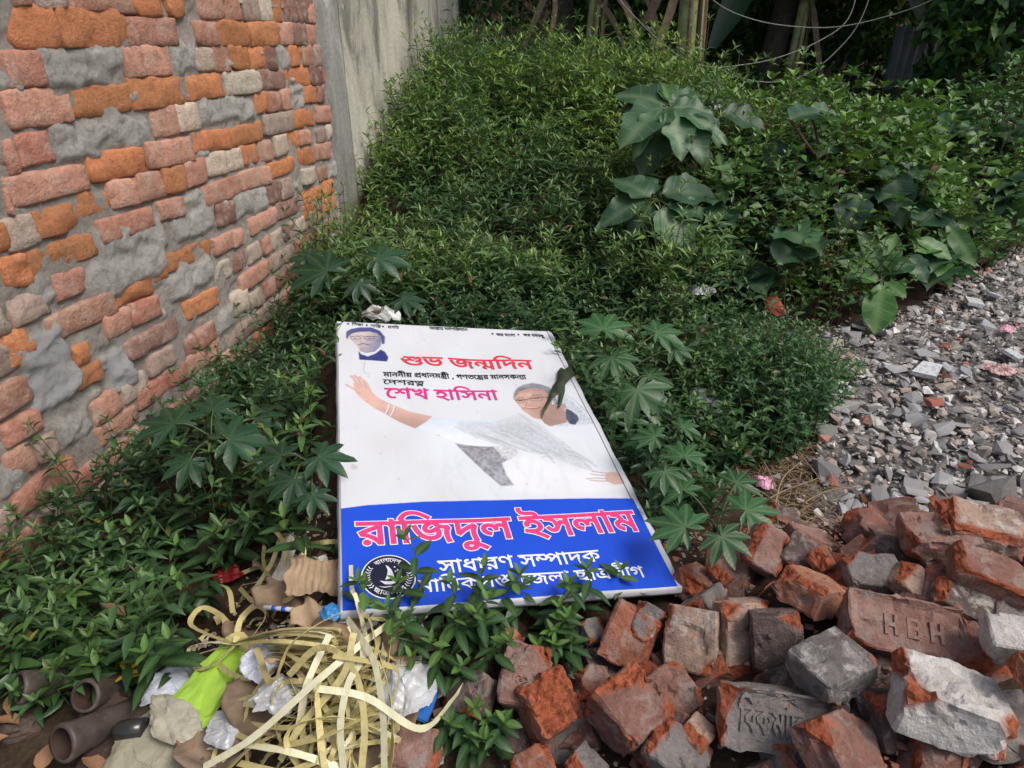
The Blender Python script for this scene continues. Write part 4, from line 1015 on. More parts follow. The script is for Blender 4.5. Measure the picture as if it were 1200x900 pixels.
# pale garments fading into the white
paint(S([(300, 365), (390, 385), (480, 392), (560, 380), (660, 350), (760, 340), (800, 380), (880, 490), (900, 540), (560, 560), (420, 545), (330, 470)], F4), (0.70, 0.74, 0.79), 0.02, 0.55)
paint(S([(520, 430), (640, 440), (790, 480), (850, 530), (700, 555), (560, 530)], F4), (0.78, 0.79, 0.81), 0.014, 0.6)
for q in (((360, 400), (352, 480)), ((610, 440), (590, 540)), ((690, 450), (720, 540)), ((820, 400), (860, 480))):
    stroke(S(q, F4), 0.012, (0.62, 0.67, 0.73), 0.35, 0.006)
# sleeve
paint(S([(315, 316), (380, 322), (480, 322), (560, 312), (600, 330), (560, 395), (495, 402), (400, 392), (330, 366), (270, 349), (288, 335)], F4), (0.60, 0.68, 0.77), 0.0018, 0.95, 0.05, 60,
      (S([(400, 320)], F4)[0], S([(420, 392)], F4)[0], (0.74, 0.78, 0.83)))
# grey flowered cloth under the arm
paint(S([(383, 390), (440, 398), (497, 402), (512, 418), (540, 440), (522, 452), (535, 485), (558, 515), (520, 518), (470, 475), (420, 425)], F4), (0.27, 0.27, 0.30), 0.0016, 0.95, 0.75, 170)
paint(S([(497, 400), (560, 400), (570, 425), (540, 445), (520, 430)], F4), (0.52, 0.53, 0.56), 0.002, 0.8, 0.5, 220)
# shawl across the chest: lace
sh = S([(400, 326), (500, 330), (575, 305), (592, 318), (640, 345), (700, 390), (752, 435), (792, 482), (745, 468), (660, 432), (600, 420), (520, 400), (440, 372), (380, 345)], F4)
paint(sh, (0.56, 0.59, 0.63), 0.002, 0.85, 0.22, 260)
paint(S([(480, 345), (575, 330), (650, 372), (735, 440), (640, 420), (560, 392)], F4), (0.42, 0.45, 0.50), 0.008, 0.38, 0.6, 300)
for q, wd in (([(430, 352), (520, 385), (600, 420)], 0.0022), ([(575, 312), (640, 360), (700, 405), (780, 470)], 0.0022), ([(590, 345), (660, 385), (720, 425)], 0.0014), ([(638, 434), (655, 432), (672, 440)], 0.003)):
    stroke(S(q, F4), wd, (0.33, 0.35, 0.40), 0.55)
rsf = np.random.RandomState(5)
for k in range(34):
    t = rsf.uniform(0, 1); o0 = np.array((400 + 330 * t, 335 + 90 * t + rsf.uniform(-12, 22)))
    q = [o0, o0 + (26 + rsf.uniform(0, 20), 10 + rsf.uniform(-3, 7)), o0 + (60 + rsf.uniform(0, 30), 26 + rsf.uniform(-3, 12))]
    stroke(S(q, F4), rsf.uniform(0.0015, 0.006), (0.36, 0.38, 0.43) if k % 2 else (0.70, 0.72, 0.76), rsf.uniform(0.15, 0.5), 0.0015)
for k in range(16):
    x_ = rsf.uniform(300, 820); y_ = rsf.uniform(400, 520)
    stroke(S([(x_, y_), (x_ + rsf.uniform(-20, 30), y_ + 25), (x_ + rsf.uniform(-30, 50), y_ + 55)], F4), rsf.uniform(0.004, 0.010), (0.56, 0.60, 0.66), 0.22, 0.004)
# shawl behind the head
paint(S([(400, 165), (440, 185), (510, 210), (560, 235), (620, 290), (672, 350), (690, 385), (600, 397), (545, 392), (410, 395), (500, 300), (440, 200)], F3), (0.52, 0.56, 0.61), 0.0016, 1, 0.35, 250)
paint(S([(410, 395), (560, 388), (690, 385), (720, 440), (760, 520), (640, 470), (520, 430)], F3), (0.66, 0.70, 0.75), 0.006, 0.85)
stroke(S([(470, 200), (560, 250), (640, 330), (680, 385)], F3), 0.003, (0.74, 0.77, 0.80), 0.9)
# neck, face
paint(S([(365, 340), (400, 300), (430, 262), (500, 285), (528, 330), (522, 372), (470, 382), (425, 392), (390, 374)], F3), SKIN * 0.62, 0.0012, 1, 0.1, 60)
paint(S([(217, 236), (216, 205), (232, 180), (262, 165), (330, 158), (395, 178), (428, 205), (440, 240), (432, 275), (412, 305), (385, 332), (358, 350), (330, 345), (298, 322), (268, 300), (240, 268)], F3), SKIN * 0.95, 0.0014, 1, 0.06, 60,
      (S([(260, 230)], F3)[0], S([(420, 260)], F3)[0], SKIN * 0.70))
for q_, r_, k_, a_ in (((240, 235), 0.007, 0.72, 0.5), ((345, 222), 0.010, 0.72, 0.5), ((300, 250), 0.006, 1.25, 0.5), ((262, 290), 0.006, 0.75, 0.4), ((330, 318), 0.012, 0.78, 0.5), ((410, 270), 0.013, 0.62, 0.55), ((425, 225), 0.010, 0.6, 0.5), ((310, 185), 0.009, 1.2, 0.5)):
    blob(S([q_], F3)[0], r_, SKIN * k_, a_)
blob(S([(300, 205)], F3)[0], 0.011, SKIN * 1.25, 0.45)
blob(S([(262, 268)], F3)[0], 0.009, SKIN * 1.25, 0.45)
blob(S([(365, 270)], F3)[0], 0.010, SKIN * 1.15, 0.35)
# ear and hair
paint(S([(488, 268), (510, 262), (522, 282), (500, 298), (488, 290)], F3), SKIN * 0.7, 0.001)
paint(S([(210, 228), (212, 195), (232, 165), (270, 147), (320, 138), (370, 146), (412, 162), (448, 190), (460, 235), (490, 268), (450, 272), (438, 232), (420, 205), (385, 178), (335, 168), (285, 172), (246, 188), (224, 212), (218, 236)], F3), (0.15, 0.17, 0.20), 0.0035, 0.85, 0.9, 150)
paint(S([(515, 290), (548, 305), (585, 335), (592, 360), (570, 388), (540, 382), (518, 350)], F3), (0.07, 0.08, 0.12), 0.0015, 1, 0.5, 150)
for q in (((235, 175), (300, 152)), ((250, 165), (350, 150)), ((300, 158), (400, 175)), ((330, 148), (430, 195)), ((420, 200), (455, 250))):
    stroke(S(q, F3), 0.0022, (0.30, 0.34, 0.39), 0.55, 0.0012)
paint(S([(228, 205), (262, 180), (300, 172), (350, 172), (400, 190), (330, 186), (270, 192)], F3), SKIN * 0.6, 0.003, 0.45)
# glasses, brows, eyes, nose, mouth
for c0, rx, ry in (((252, 240), 27, 14), ((345, 229), 36, 16)):
    pts = [(c0[0] + rx * math.cos(t), c0[1] + ry * math.sin(t)) for t in np.linspace(0, 2 * math.pi, 15)]
    paint(S(pts, F3), SKIN * 0.8, 0.001, 0.4)
    stroke(S(pts, F3), 0.0014, (0.06, 0.05, 0.06), 0.85)
stroke(S([(218, 236), (280, 236), (310, 228), (382, 222), (432, 230)], F3), 0.0026, (0.05, 0.04, 0.05), 0.9)
for q in ([(232, 222), (268, 220)], [(322, 208), (372, 208)]): stroke(S(q, F3), 0.0020, (0.10, 0.07, 0.07), 0.7)
for q in ([(240, 240), (262, 240)], [(328, 229), (360, 228)]): stroke(S(q, F3), 0.0034, (0.05, 0.03, 0.03), 0.8)
stroke(S([(294, 240), (280, 266), (302, 270)], F3), 0.0020, SKIN * 0.5, 0.8)
stroke(S([(262, 275), (270, 295)], F3), 0.0016, SKIN * 0.55, 0.6)
stroke(S([(374, 262), (380, 290)], F3), 0.0018, SKIN * 0.55, 0.6)
stroke(S([(276, 284), (312, 290), (350, 288), (366, 280)], F3), 0.0040, (0.40, 0.10, 0.09), 0.9)
stroke(S([(288, 284), (320, 281), (350, 281)], F3), 0.0014, (0.8, 0.74, 0.7), 0.8)
stroke(S([(300, 302), (345, 300)], F3), 0.0014, SKIN * 0.6, 0.6)
# edge of the shawl along the cheek
stroke(S([(238, 285), (262, 310), (330, 352), (400, 392)], F3), 0.0045, (0.66, 0.69, 0.73), 0.95)
# near hand and forearm
arm = S([(168, 268), (190, 278), (250, 300), (318, 315), (300, 330), (268, 350), (222, 332), (172, 306), (140, 290), (128, 280)], F4)
paint(arm, SKIN * 1.08, 0.0013, 1, 0.08, 60, (S([(240, 295)], F4)[0], S([(225, 340)], F4)[0], SKIN * 0.72))
paint(S([(84, 222), (100, 222), (128, 235), (152, 258), (172, 272), (150, 292), (128, 282), (104, 264), (90, 246)], F4), SKIN * 1.12, 0.0013, 1, 0.06, 60)
for q, wd in (([(104, 236), (84, 208), (78, 203)], 0.0072), ([(112, 232), (98, 210), (88, 201)], 0.0072), ([(124, 236), (112, 214), (103, 205)], 0.0068), ([(136, 246), (126, 226), (117, 214)], 0.006), ([(104, 252), (84, 238), (64, 228)], 0.0060)):
    stroke(S(q, F4), wd, SKIN * 1.05, 1, 0.001)
for q in ([(100, 226), (90, 212)], [(112, 228), (100, 212)], [(124, 234), (113, 218)], [(96, 248), (112, 258), (132, 268)]):
    stroke(S(q, F4), 0.0011, SKIN * 0.5, 0.6)
for q in ([(190, 282), (186, 296), (180, 308)], [(206, 287), (202, 300), (194, 314)]):
    stroke(S(q, F4), 0.0030, (0.72, 0.72, 0.72), 0.95); stroke(S([(a + 4, b_) for a, b_ in q], F4), 0.001, (0.12, 0.1, 0.1), 0.7)
# far hand at the right edge
paint(S([(770, 665), (800, 664), (850, 678), (862, 700), (860, 735), (800, 738), (758, 718), (745, 700), (750, 680)], F3), SKIN * 0.95, 0.0022, 0.9, 0.08, 60)
for q in ([(765, 672), (720, 668), (670, 660)], [(760, 684), (700, 682), (664, 676)], [(752, 702), (700, 700), (640, 702)], [(760, 716), (710, 716), (660, 712)]):
    stroke(S(q, F3), 0.0030, SKIN * 0.72, 0.85)
# bearded-cloth portrait of a man in glasses, blue duotone
NV = (0.035, 0.045, 0.20)
paint(S([(85, 105), (92, 80), (130, 68), (200, 66), (245, 85), (258, 125), (248, 160), (220, 188), (175, 197), (145, 188), (122, 155), (98, 128)], F2), (0.58, 0.50, 0.48), 0.0013, 1, 0.12, 120,
      (S([(150, 120)], F2)[0], S([(240, 140)], F2)[0], (0.25, 0.25, 0.36)))
paint(S([(68, 112), (70, 82), (95, 68), (140, 60), (200, 60), (245, 78), (272, 110), (270, 145), (256, 150), (252, 112), (232, 92), (190, 82), (130, 84), (100, 92), (82, 108), (78, 124)], F2), NV, 0.0013, 0.92, 0.4, 200)
stroke(S([(88, 108), (150, 104), (165, 110), (225, 108), (256, 118)], F2), 0.0022, (0.02, 0.02, 0.08), 0.95)
for c0 in ((118, 116), (192, 117)):
    pts = [(c0[0] + 26 * math.cos(t), c0[1] + 11 * math.sin(t)) for t in np.linspace(0, 2 * math.pi, 13)]
    stroke(S(pts, F2), 0.0020, (0.02, 0.02, 0.08), 0.9)
stroke(S([(134, 152), (158, 146), (190, 154)], F2), 0.0036, (0.03, 0.03, 0.10), 0.9)
for q_, r_, k_, a_ in (((235, 130), 0.010, (0.16, 0.16, 0.28), 0.6), ((150, 180), 0.009, (0.2, 0.18, 0.28), 0.5), ((118, 118), 0.006, (0.3, 0.26, 0.3), 0.5), ((192, 120), 0.007, (0.26, 0.24, 0.3), 0.5), ((155, 130), 0.005, (0.72, 0.62, 0.58), 0.6), ((150, 90), 0.008, (0.72, 0.64, 0.6), 0.5)):
    blob(S([q_], F2)[0], r_, k_, a_)
for q in ([(108, 117), (126, 117)], [(182, 118), (204, 119)]): stroke(S(q, F2), 0.0030, (0.03, 0.03, 0.08), 0.9)
stroke(S([(152, 120), (142, 140), (160, 143)], F2), 0.0016, (0.2, 0.15, 0.2), 0.7)
stroke(S([(142, 168), (175, 170)], F2), 0.0018, (0.25, 0.12, 0.14), 0.8)
paint(S([(133, 186), (150, 205), (182, 212), (222, 198), (250, 176), (272, 188), (290, 214), (282, 236), (138, 232)], F2), NV, 0.0013, 1, 0.35, 150)
stroke(S([(150, 200), (182, 214), (215, 200)], F2), 0.0025, (0.5, 0.5, 0.58), 0.8)
paint(S([(28, 203), (50, 196), (44, 208), (28, 215)], F2), NV, 0.001, 0.8)
stroke(S([(168, 236), (160, 285), (172, 303), (190, 300)], F2), 0.0013, (0.25, 0.25, 0.22), 0.8)
# small smears of mud
for (x, y, r_) in ((415, 547, 0.010), (497, 397, 0.004), (618, 565, 0.003), (430, 470, 0.004), (560, 480, 0.003)):
    blob(sign_uv(x, y), r_, (0.35, 0.3, 0.2), 0.5)
rsm = np.random.RandomState(9)
for k in range(60):
    ctr_ = (rsm.uniform(0, SW), abs(rsm.normal(0, 0.25)) if k % 2 else rsm.uniform(0, SH)); blob(ctr_, rsm.uniform(0.0015, 0.004), (0.3, 0.25, 0.17), rsm.uniform(0.2, 0.7))
for k in range(9):
    blob((rsm.uniform(0, SW), rsm.uniform(0, SH)), rsm.uniform(0.03, 0.09), (0.55, 0.52, 0.44), 0.10)
# blue field with the curved upper edge
edge = S([(397, 597), (430, 592), (500, 586), (560, 584), (620, 583), (690, 583), (745, 584)])
edge = edge[np.argsort(edge[:, 0])]
vb = np.interp(pu, edge[:, 0], edge[:, 1])
a = 1 - sstep(-0.0009, 0.0009, pv - vb)
img = img * (1 - a[:, None]) + np.array(BLUE) * a[:, None]
# black rule along the right edge, white hem outside it
a = sstep(SW - 0.0055, SW - 0.0045, pu) * (1 - sstep(SW - 0.0028, SW - 0.0018, pu)) * (pv > vb)
img = img * (1 - a[:, None]) + np.array((0.02, 0.02, 0.03)) * a[:, None]
img = np.clip(img, 0, 1)
zc = sag(pu, pv)
idx = np.arange(nu * nv).reshape(nv, nu)
F = np.stack([idx[:-1, :-1], idx[:-1, 1:], idx[1:, 1:], idx[1:, :-1]], -1).reshape(-1, 4)
obj("print", mesh_np("print", np.c_[pu, pv, zc], F, True, [M_PRINT], col=img), sign)

# hem of unprinted cloth wrapped over the frame: a strip to each side and round the edge
M_HEM = cloth_mat("white_hem", (0.56, 0.58, 0.63))
def hem(p0, p1, out, wd, drop=0.022):
    """strip from p0 to p1 (u,v), going outwards by wd then down"""
    n = 40
    V = []; 
    for i in range(n + 1):
        t = i / n
        p = Vector(p0).lerp(Vector(p1), t)
        j = 0.0007 * math.sin(t * 31 + p0[0] * 40) + 0.0005 * math.sin(t * 83)
        z0 = float(sag(p.x, p.y))
        for (o_, z_) in ((-0.002, z0 - 0.0006), (wd * 0.6, -0.0008), (wd, -0.0045 + j), (wd + 0.0025, -0.010), (wd + 0.001, -drop + j), (wd - 0.012, -drop - 0.001)):
            V.append((p.x + out[0] * (o_ + (j if o_ > 0.004 else 0)), p.y + out[1] * (o_ + (j if o_ > 0.004 else 0)), z_))
    F_ = []
    for i in range(n):
        for k in range(5):
            F_.append((i * 6 + k, (i + 1) * 6 + k, (i + 1) * 6 + k + 1, i * 6 + k + 1))
    return mesh_np("hem", np.array(V), np.array(F_), True, [M_HEM])
obj("hem", hem((0, -0.004), (0, SH + 0.004), (-1, 0), 0.004, 0.026), sign)
obj("hem", hem((SW, SH + 0.004), (SW, -0.004), (1, 0), 0.014, 0.024), sign)
obj("hem", hem((SW + 0.012, 0), (-0.003, 0), (0, -1), 0.004, 0.018), sign)
obj("hem", hem((-0.003, SH), (SW + 0.012, SH), (0, 1), 0.004, 0.024), sign)
M_FRAME = simple_mat("galvanised_tube", (0.35, 0.36, 0.37), 0.45, 0.2, 20, 0.2, 0.001, metal=0.7, dirt=(0.2, 0.15, 0.1))
for (x0, x1, y0, y1) in ((0.0, 0.02, 0, SH), (SW - 0.02, SW, 0, SH), (0.0205, SW - 0.0205, 0.001, 0.02), (0.0205, SW - 0.0205, SH - 0.02, SH - 0.001), (0.0205, SW - 0.0205, SH / 2 - 0.01, SH / 2 + 0.01)):
    obj("frame_tube", box_mesh("frame_tube", x0, x1, y0, y1, -0.023, -0.0095 if y0 != SH / 2 - 0.01 else -0.014, M_FRAME, 0.001), sign)

# ---- lettering as thin ink shapes on the cloth
def glyph_contours(g):
    out = []
    for cs in GLYPHS[g].split('|'):
        if not cs: continue
        tk = cs.split(' ')
        pts = []
        for i in range(0, len(tk), 2):
            on = not tk[i + 1].endswith('q')
            pts.append((float(tk[i]), float(tk[i + 1].rstrip('q')), on))
        ex = []
        L = len(pts)
        for i in range(L):
            a_, b_ = pts[i], pts[(i + 1) % L]
            ex.append(a_)
            if not a_[2] and not b_[2]: ex.append(((a_[0] + b_[0]) / 2, (a_[1] + b_[1]) / 2, True))
        k = next(i for i, q in enumerate(ex) if q[2])
        ex = ex[k:] + ex[:k] + [ex[k]]
        res = []; i = 0
        while i < len(ex) - 1:
            if ex[i + 1][2]:
                p, q = ex[i], ex[i + 1]
                n = max(1, int(math.hypot(q[0] - p[0], q[1] - p[1]) / 170))
                for s_ in range(n): res.append((p[0] + (q[0] - p[0]) * s_ / n, p[1] + (q[1] - p[1]) * s_ / n))
                i += 1
            else:
                p, c, q = ex[i], ex[i + 1], ex[i + 2]
                for t in (0, 0.25, 0.5, 0.75):
                    res.append(((1 - t) ** 2 * p[0] + 2 * t * (1 - t) * c[0] + t * t * q[0], (1 - t) ** 2 * p[1] + 2 * t * (1 - t) * c[1] + t * t * q[1]))
                i += 2
        out.append(res)
    return out


def embolden(c, d):
    n = len(c); out = []
    for i in range(n):
        p0 = Vector(c[i - 1]); p = Vector(c[i]); p1 = Vector(c[(i + 1) % n])
        a_ = (p - p0); b_ = (p1 - p)
        if a_.length < 1e-6 or b_.length < 1e-6: out.append(tuple(p)); continue
        a_.normalize(); b_.normalize()
        na = Vector((-a_.y, a_.x)); nb_ = Vector((-b_.y, b_.x))
        m_ = na + nb_
        if m_.length < 0.3: m_ = na
        m_.normalize()
        k = min(1.6, 1 / max(0.35, m_.dot(na)))
        out.append((p.x + m_.x * d * k, p.y + m_.y * d * k))
    return out


def word_outline(word, bold=0.0):
    w, lay = WORDS[word]
    cs = []
    for g_, x0 in lay:
        for c in glyph_contours(g_):
            if bold: c = embolden(c, bold)
            cs.append([(x + x0, y) for x, y in c])
    return w, cs


def fill(contours):
    """triangles of a set of closed loops under the non-zero rule"""
    verts = []; edges = []
    for c in contours:
        k = len(verts); n = len(c)
        verts += [Vector(p) for p in c]
        edges += [(k + i, k + (i + 1) % n) for i in range(n)]
    res = delaunay_2d_cdt(verts, edges, [], 0, 1e-7)
    V = np.array([tuple(v_) for v_ in res[0]]); T = np.array([f for f in res[2] if len(f) == 3])
    cen = V[T].mean(1)
    wind = np.zeros(len(T), int)
    for c in contours:
        A = np.array(c); B = np.roll(A, -1, 0)
        for a_, b_ in zip(A, B):
            up = (a_[1] <= cen[:, 1]) & (b_[1] > cen[:, 1]); dn = (b_[1] <= cen[:, 1]) & (a_[1] > cen[:, 1])
            if not (up.any() or dn.any()): continue
            xc = a_[0] + (cen[:, 1] - a_[1]) / (b_[1] - a_[1] + 1e-18) * (b_[0] - a_[0])
            wind += (up & (cen[:, 0] < xc)).astype(int) - (dn & (cen[:, 0] < xc)).astype(int)
    T = T[wind != 0]
    return V, T


def flat_shape(name, contours, z, mat, parent=sign, follow=True):
    V, T = fill(contours)
    e1 = V[T[:, 1]] - V[T[:, 0]]; e2 = V[T[:, 2]] - V[T[:, 0]]
    fl = (e1[:, 0] * e2[:, 1] - e1[:, 1] * e2[:, 0]) < 0
    T[fl] = T[fl][:, ::-1]
    zz = (sag(V[:, 0], V[:, 1]) if follow else 0) + z
    me = mesh_np(name, np.c_[V, np.zeros(len(V)) + zz], T, True, [mat])
    return obj(name, me, parent)


def put_word(word, hl, hr, base, mat, bold=0, z=0.0008, outline=None, hy=602.0):
    """hl, hr: photo pixels of the head line's ends; base: pixel on the line the letters stand on"""
    a_ = Vector(sign_uv(*hl)); b_ = Vector(sign_uv(*hr)); c_ = Vector(sign_uv(*base))
    w, cs = word_outline(word, bold)
    ex = (b_ - a_) / w
    d = (b_ - a_).normalized(); nrm = Vector((-d.y, d.x))
    hgt = abs((c_ - a_).dot(nrm))
    ey = nrm * (hgt / hy)
    org = a_ - ey * hy
    tr = lambda c: [tuple(org + ex * x + ey * y) for x, y in c]
    if outline:
        _, co = word_outline(word, bold + outline[0])
        flat_shape("letter_outline", [tr(c) for c in co], z - 0.0003, outline[1])
    o_ = flat_shape("lettering", [tr(c) for c in cs], z, mat)
    return o_


INK = lambda name, c: simple_mat(name, c, 0.42, 0.05, 40, 0.0, spec=0.4)
I_RED = INK("red_ink", (0.66, 0.045, 0.075)); I_MAG = INK("magenta_ink", (0.62, 0.035, 0.22)); I_BLK = INK("black_ink", (0.015, 0.015, 0.02))
I_PINK = INK("pink_ink", (0.72, 0.05, 0.20)); I_WHT = INK("white_ink", (0.82, 0.84, 0.87)); I_NAVY = INK("navy_ink", (0.012, 0.014, 0.035)); I_LBL = INK("pale_blue_ink", (0.62, 0.72, 0.88))
put_word("greet", F2((350, 208)), F2((1030, 232)), F2((352, 253)), I_RED, 22)
put_word("lead", F2((262, 292)), F2((1003, 306)), F2((262, 313)), I_BLK, 26)
put_word("jewel", F2((262, 330)), F2((474, 338)), F2((262, 352)), I_BLK, 18)
put_word("who", F2((272, 376)), F2((852, 385)), F2((274, 424)), I_MAG, 20)
Z3 = lambda p: (400 + p[0] / 3.0, 570 + p[1] / 3.0)
put_word("name", Z3((55, 132)), Z3((1020, 90)), Z3((62, 207)), I_PINK, 24, 0.0011, (22, I_WHT))
put_word("post", Z3((338, 262)), Z3((900, 226)), Z3((341, 304)), I_WHT, 10)
put_word("unit", Z3((268, 332)), Z3((1055, 284)), Z3((271, 372)), I_WHT, 10)
for wd_, x0, x1, y0, y1 in (("mot1", 100, 158, 38, 42), ("mot2", 196, 250, 46, 50), ("mot3", 286, 344, 52, 56), ("top", 503, 700, 56, 66), ("slog1", 850, 948, 90, 96), ("slog2", 990, 1095, 95, 102)):
    put_word(wd_, F2((x0, y0 + 1)), F2((x1, y1 + 1)), F2((x0, y0 + 13)), I_BLK, 20)
for (x, y) in ((80, 43), (177, 50), (262, 57), (832, 93), (966, 100)):
    c = Vector(sign_uv(*F2((x, y))))
    flat_shape("bullet", [[(c.x + 0.0032 * math.cos(t), c.y + 0.0042 * math.sin(t)) for t in np.linspace(0, 2 * math.pi, 13)[:-1]]], 0.0008, I_NAVY)
# emblem
EC = Vector(sign_uv(455.5, 676)); ER = (Vector(sign_uv(487.5, 675)) - Vector(sign_uv(423, 677))).length / 2
circ = lambda r_, n=48, c=EC, rev=False: [(c.x + r_ * math.cos(t), c.y + r_ * math.sin(t)) for t in (np.linspace(0, 2 * math.pi, n + 1)[:-1][::-1] if rev else np.linspace(0, 2 * math.pi, n + 1)[:-1])]
em = flat_shape("emblem", [circ(ER)], 0.0006, I_WHT)
flat_shape("emblem_disc", [circ(ER * 0.955)], 0.0010, I_NAVY, em).matrix_parent_inverse = Matrix()
q = ER / 100.0
P_ = lambda l: [(EC.x + x * q, EC.y + y * q) for x, y in l]
for nm, sh_ in (("sail", [(-8, 52), (2, 44), (12, 28), (18, 6), (20, -14), (2, -12), (-14, -16), (-6, 4), (-2, 26)]),
                ("hull", [(-34, -18), (-20, -22), (0, -24), (20, -22), (28, -16), (22, -32), (6, -38), (-16, -36)]),
                ("wave", [(-40, -42), (-20, -46), (0, -44), (20, -46), (40, -40), (20, -51), (0, -49), (-20, -51)])):
    flat_shape(nm, [P_(sh_)], 0.0013, I_WHT, em)
for (x, y) in ((24, 40), (34, 26), (38, 8), (26, 20), (46, -6)):
    flat_shape("star", [P_([(x + 3.2 * math.cos(t), y + 3.2 * math.sin(t)) for t in np.linspace(0, 2 * math.pi, 9)[:-1]])], 0.0013, I_WHT, em)
for wd_, a0, a1, flip in (("ring1", 128, 52, False), ("ring2", 222, 318, True)):
    w, cs = word_outline(wd_, 12)
    out = []
    for c in cs:
        r_ = []
        for x, y in c:
            t = R(a0 + (a1 - a0) * x / w)
            rad = ER * ((0.66 + 0.17 * y / 600) if not flip else (0.84 - 0.17 * y / 600))
            r_.append((EC.x + rad * math.cos(t), EC.y + rad * math.sin(t)))
        out.append(r_)
    flat_shape("ring_lettering", out, 0.0013, I_WHT, em)
for side in (0, 1):
    for k in range(9):
        t = R((-34 + 8.5 * k) + 180 * side)
        c = Vector((EC.x + ER * 0.77 * math.cos(t), EC.y + ER * 0.77 * math.sin(t)))
        d = Vector((-math.sin(t), math.cos(t))); r_ = Vector((math.cos(t), math.sin(t)))
        sg = 1 if side == 0 else -1
        pts = [c - r_ * ER * 0.10 + d * sg * ER * 0.035, c + d * sg * ER * -0.02, c + r_ * ER * 0.10 + d * sg * ER * 0.035, c + r_ * ER * 0.10, c - d * sg * ER * 0.055, c - r_ * ER * 0.10]
        flat_shape("leaf_stroke", [[tuple(p) for p in pts]], 0.0013, I_WHT, em)

# ------------------------------------------------------------------ foliage tools
M_WEED = leaf_mat("weed_leaf", (0.015, 0.044, 0.020), (0.033, 0.090, 0.036), (0.115, 0.215, 0.065), 0.40, 0.20)
M_WEEDB = leaf_mat("bush_leaf", (0.018, 0.052, 0.024), (0.058, 0.146, 0.050), (0.17, 0.30, 0.08), 0.45, 0.18)
M_MOUND = leaf_mat("mound_leaf", (0.024, 0.064, 0.030), (0.074, 0.168, 0.058), (0.24, 0.36, 0.11), 0.40, 0.22)
M_VINE = leaf_mat("vine_leaf", (0.018, 0.052, 0.020), (0.042, 0.110, 0.038), (0.12, 0.24, 0.05), 0.5, 0.18)
M_STEM = simple_mat("green_stem", (0.07, 0.10, 0.035), 0.6, 0.3, 60, 0.2)
M_RSTEM = simple_mat("reddish_stem", (0.12, 0.055, 0.035), 0.6, 0.3, 60, 0.2)
M_DRY = simple_mat("dry_stalk", (0.26, 0.19, 0.11), 0.85, 0.35, 50, 0.4)
M_BARK = simple_mat("bark", (0.085, 0.07, 0.055), 0.95, 0.4, 14, 1.0, 0.02, dirt=(0.05, 0.06, 0.035))

SHAPE4 = ([0.0, 0.28, 0.62, 1.0], [0.06, 0.5, 0.42, 0.0])


def leaves_np(base, d, up, L, W, young, K=4, droop=0.25, fold=0.25):
    """many leaves at once. base,d,up: (n,3); L,W,young: (n,). returns V,F(quads),col"""
    n = len(base)
    d = d / np.linalg.norm(d, axis=1, keepdims=True)
    side = np.cross(d, up); side /= (np.linalg.norm(side, axis=1, keepdims=True) + 1e-9)
    nn = np.cross(side, d)
    if K == 4:
        ts, ws = SHAPE4
    elif K == 3:
        ts, ws = [0.0, 0.42, 1.0], [0.05, 0.5, 0.0]
    rows = []
    for t, w in zip(ts, ws):
        c = base + d * (L * t)[:, None] - nn * (L * droop * t * t)[:, None]
        s = side * (W * w)[:, None]
        lift = nn * (W * w * fold * 2)[:, None]
        rows += [c - s + lift, c, c + s + lift]
    V = np.stack(rows, 1)          # n, 3K, 3
    k = len(ts)
    F = []
    for i in range(k - 1):
        a = i * 3
        F += [(a, a + 1, a + 4, a + 3), (a + 1, a + 2, a + 5, a + 4)]
    # the tip collapses to one point: use triangles there
    Fq = np.array(F[:-2]); a = (k - 2) * 3; tip = (k - 1) * 3 + 1
    Ft = np.array([(a, a + 1, tip), (a + 1, a + 2, tip)])
    b0 = (np.arange(n) * (3 * k))[:, None, None]
    Q = (Fq[None] + b0).reshape(-1, 4) if len(Fq) else np.zeros((0, 4), int)
    T = (Ft[None] + b0).reshape(-1, 3)
    V = V.reshape(-1, 3)
    col = np.repeat(np.c_[young, young * 0, young * 0], 3 * k, 0)
    return V, Q, T, col


class Batch:
    def __init__(s): s.V = []; s.Q = []; s.T = []; s.C = []; s.n = 0
    def add(s, V, Q, T, C):
        s.V.append(V); s.Q.append(Q + s.n); s.T.append(T + s.n); s.C.append(C); s.n += len(V)
    def mesh(s, name, mats, stem_from=None):
        V = np.concatenate(s.V); s.C = [np.c_[c_[:, 0], np.repeat(np.clip(0.5 + 0.75 * fbm(v_[::9] * 2.3, 19, 3) + 0.12 * vnoise(v_[::9] * 40, 3), 0, 1), 9)[:len(v_)] if len(v_) % 9 == 0 else np.clip(0.5 + 0.75 * fbm(v_ * 2.3, 19, 2), 0, 1), c_[:, 2]] for v_, c_ in zip(s.V, s.C)]; Q = np.concatenate(s.Q); T = np.concatenate(s.T); C = np.concatenate(s.C)
        # unused rows (tip sides) are dropped
        used = np.zeros(len(V), bool); used[Q.ravel()] = True; used[T.ravel()] = True
        mp = np.cumsum(used) - 1
        return mesh_np(name, V[used], [mp[Q], mp[T]], True, mats, col=C[used])


def rnd_perp(rs, n):
    a = rs.uniform(0, 2 * np.pi, n)
    return np.c_[np.cos(a), np.sin(a), np.zeros(n)]


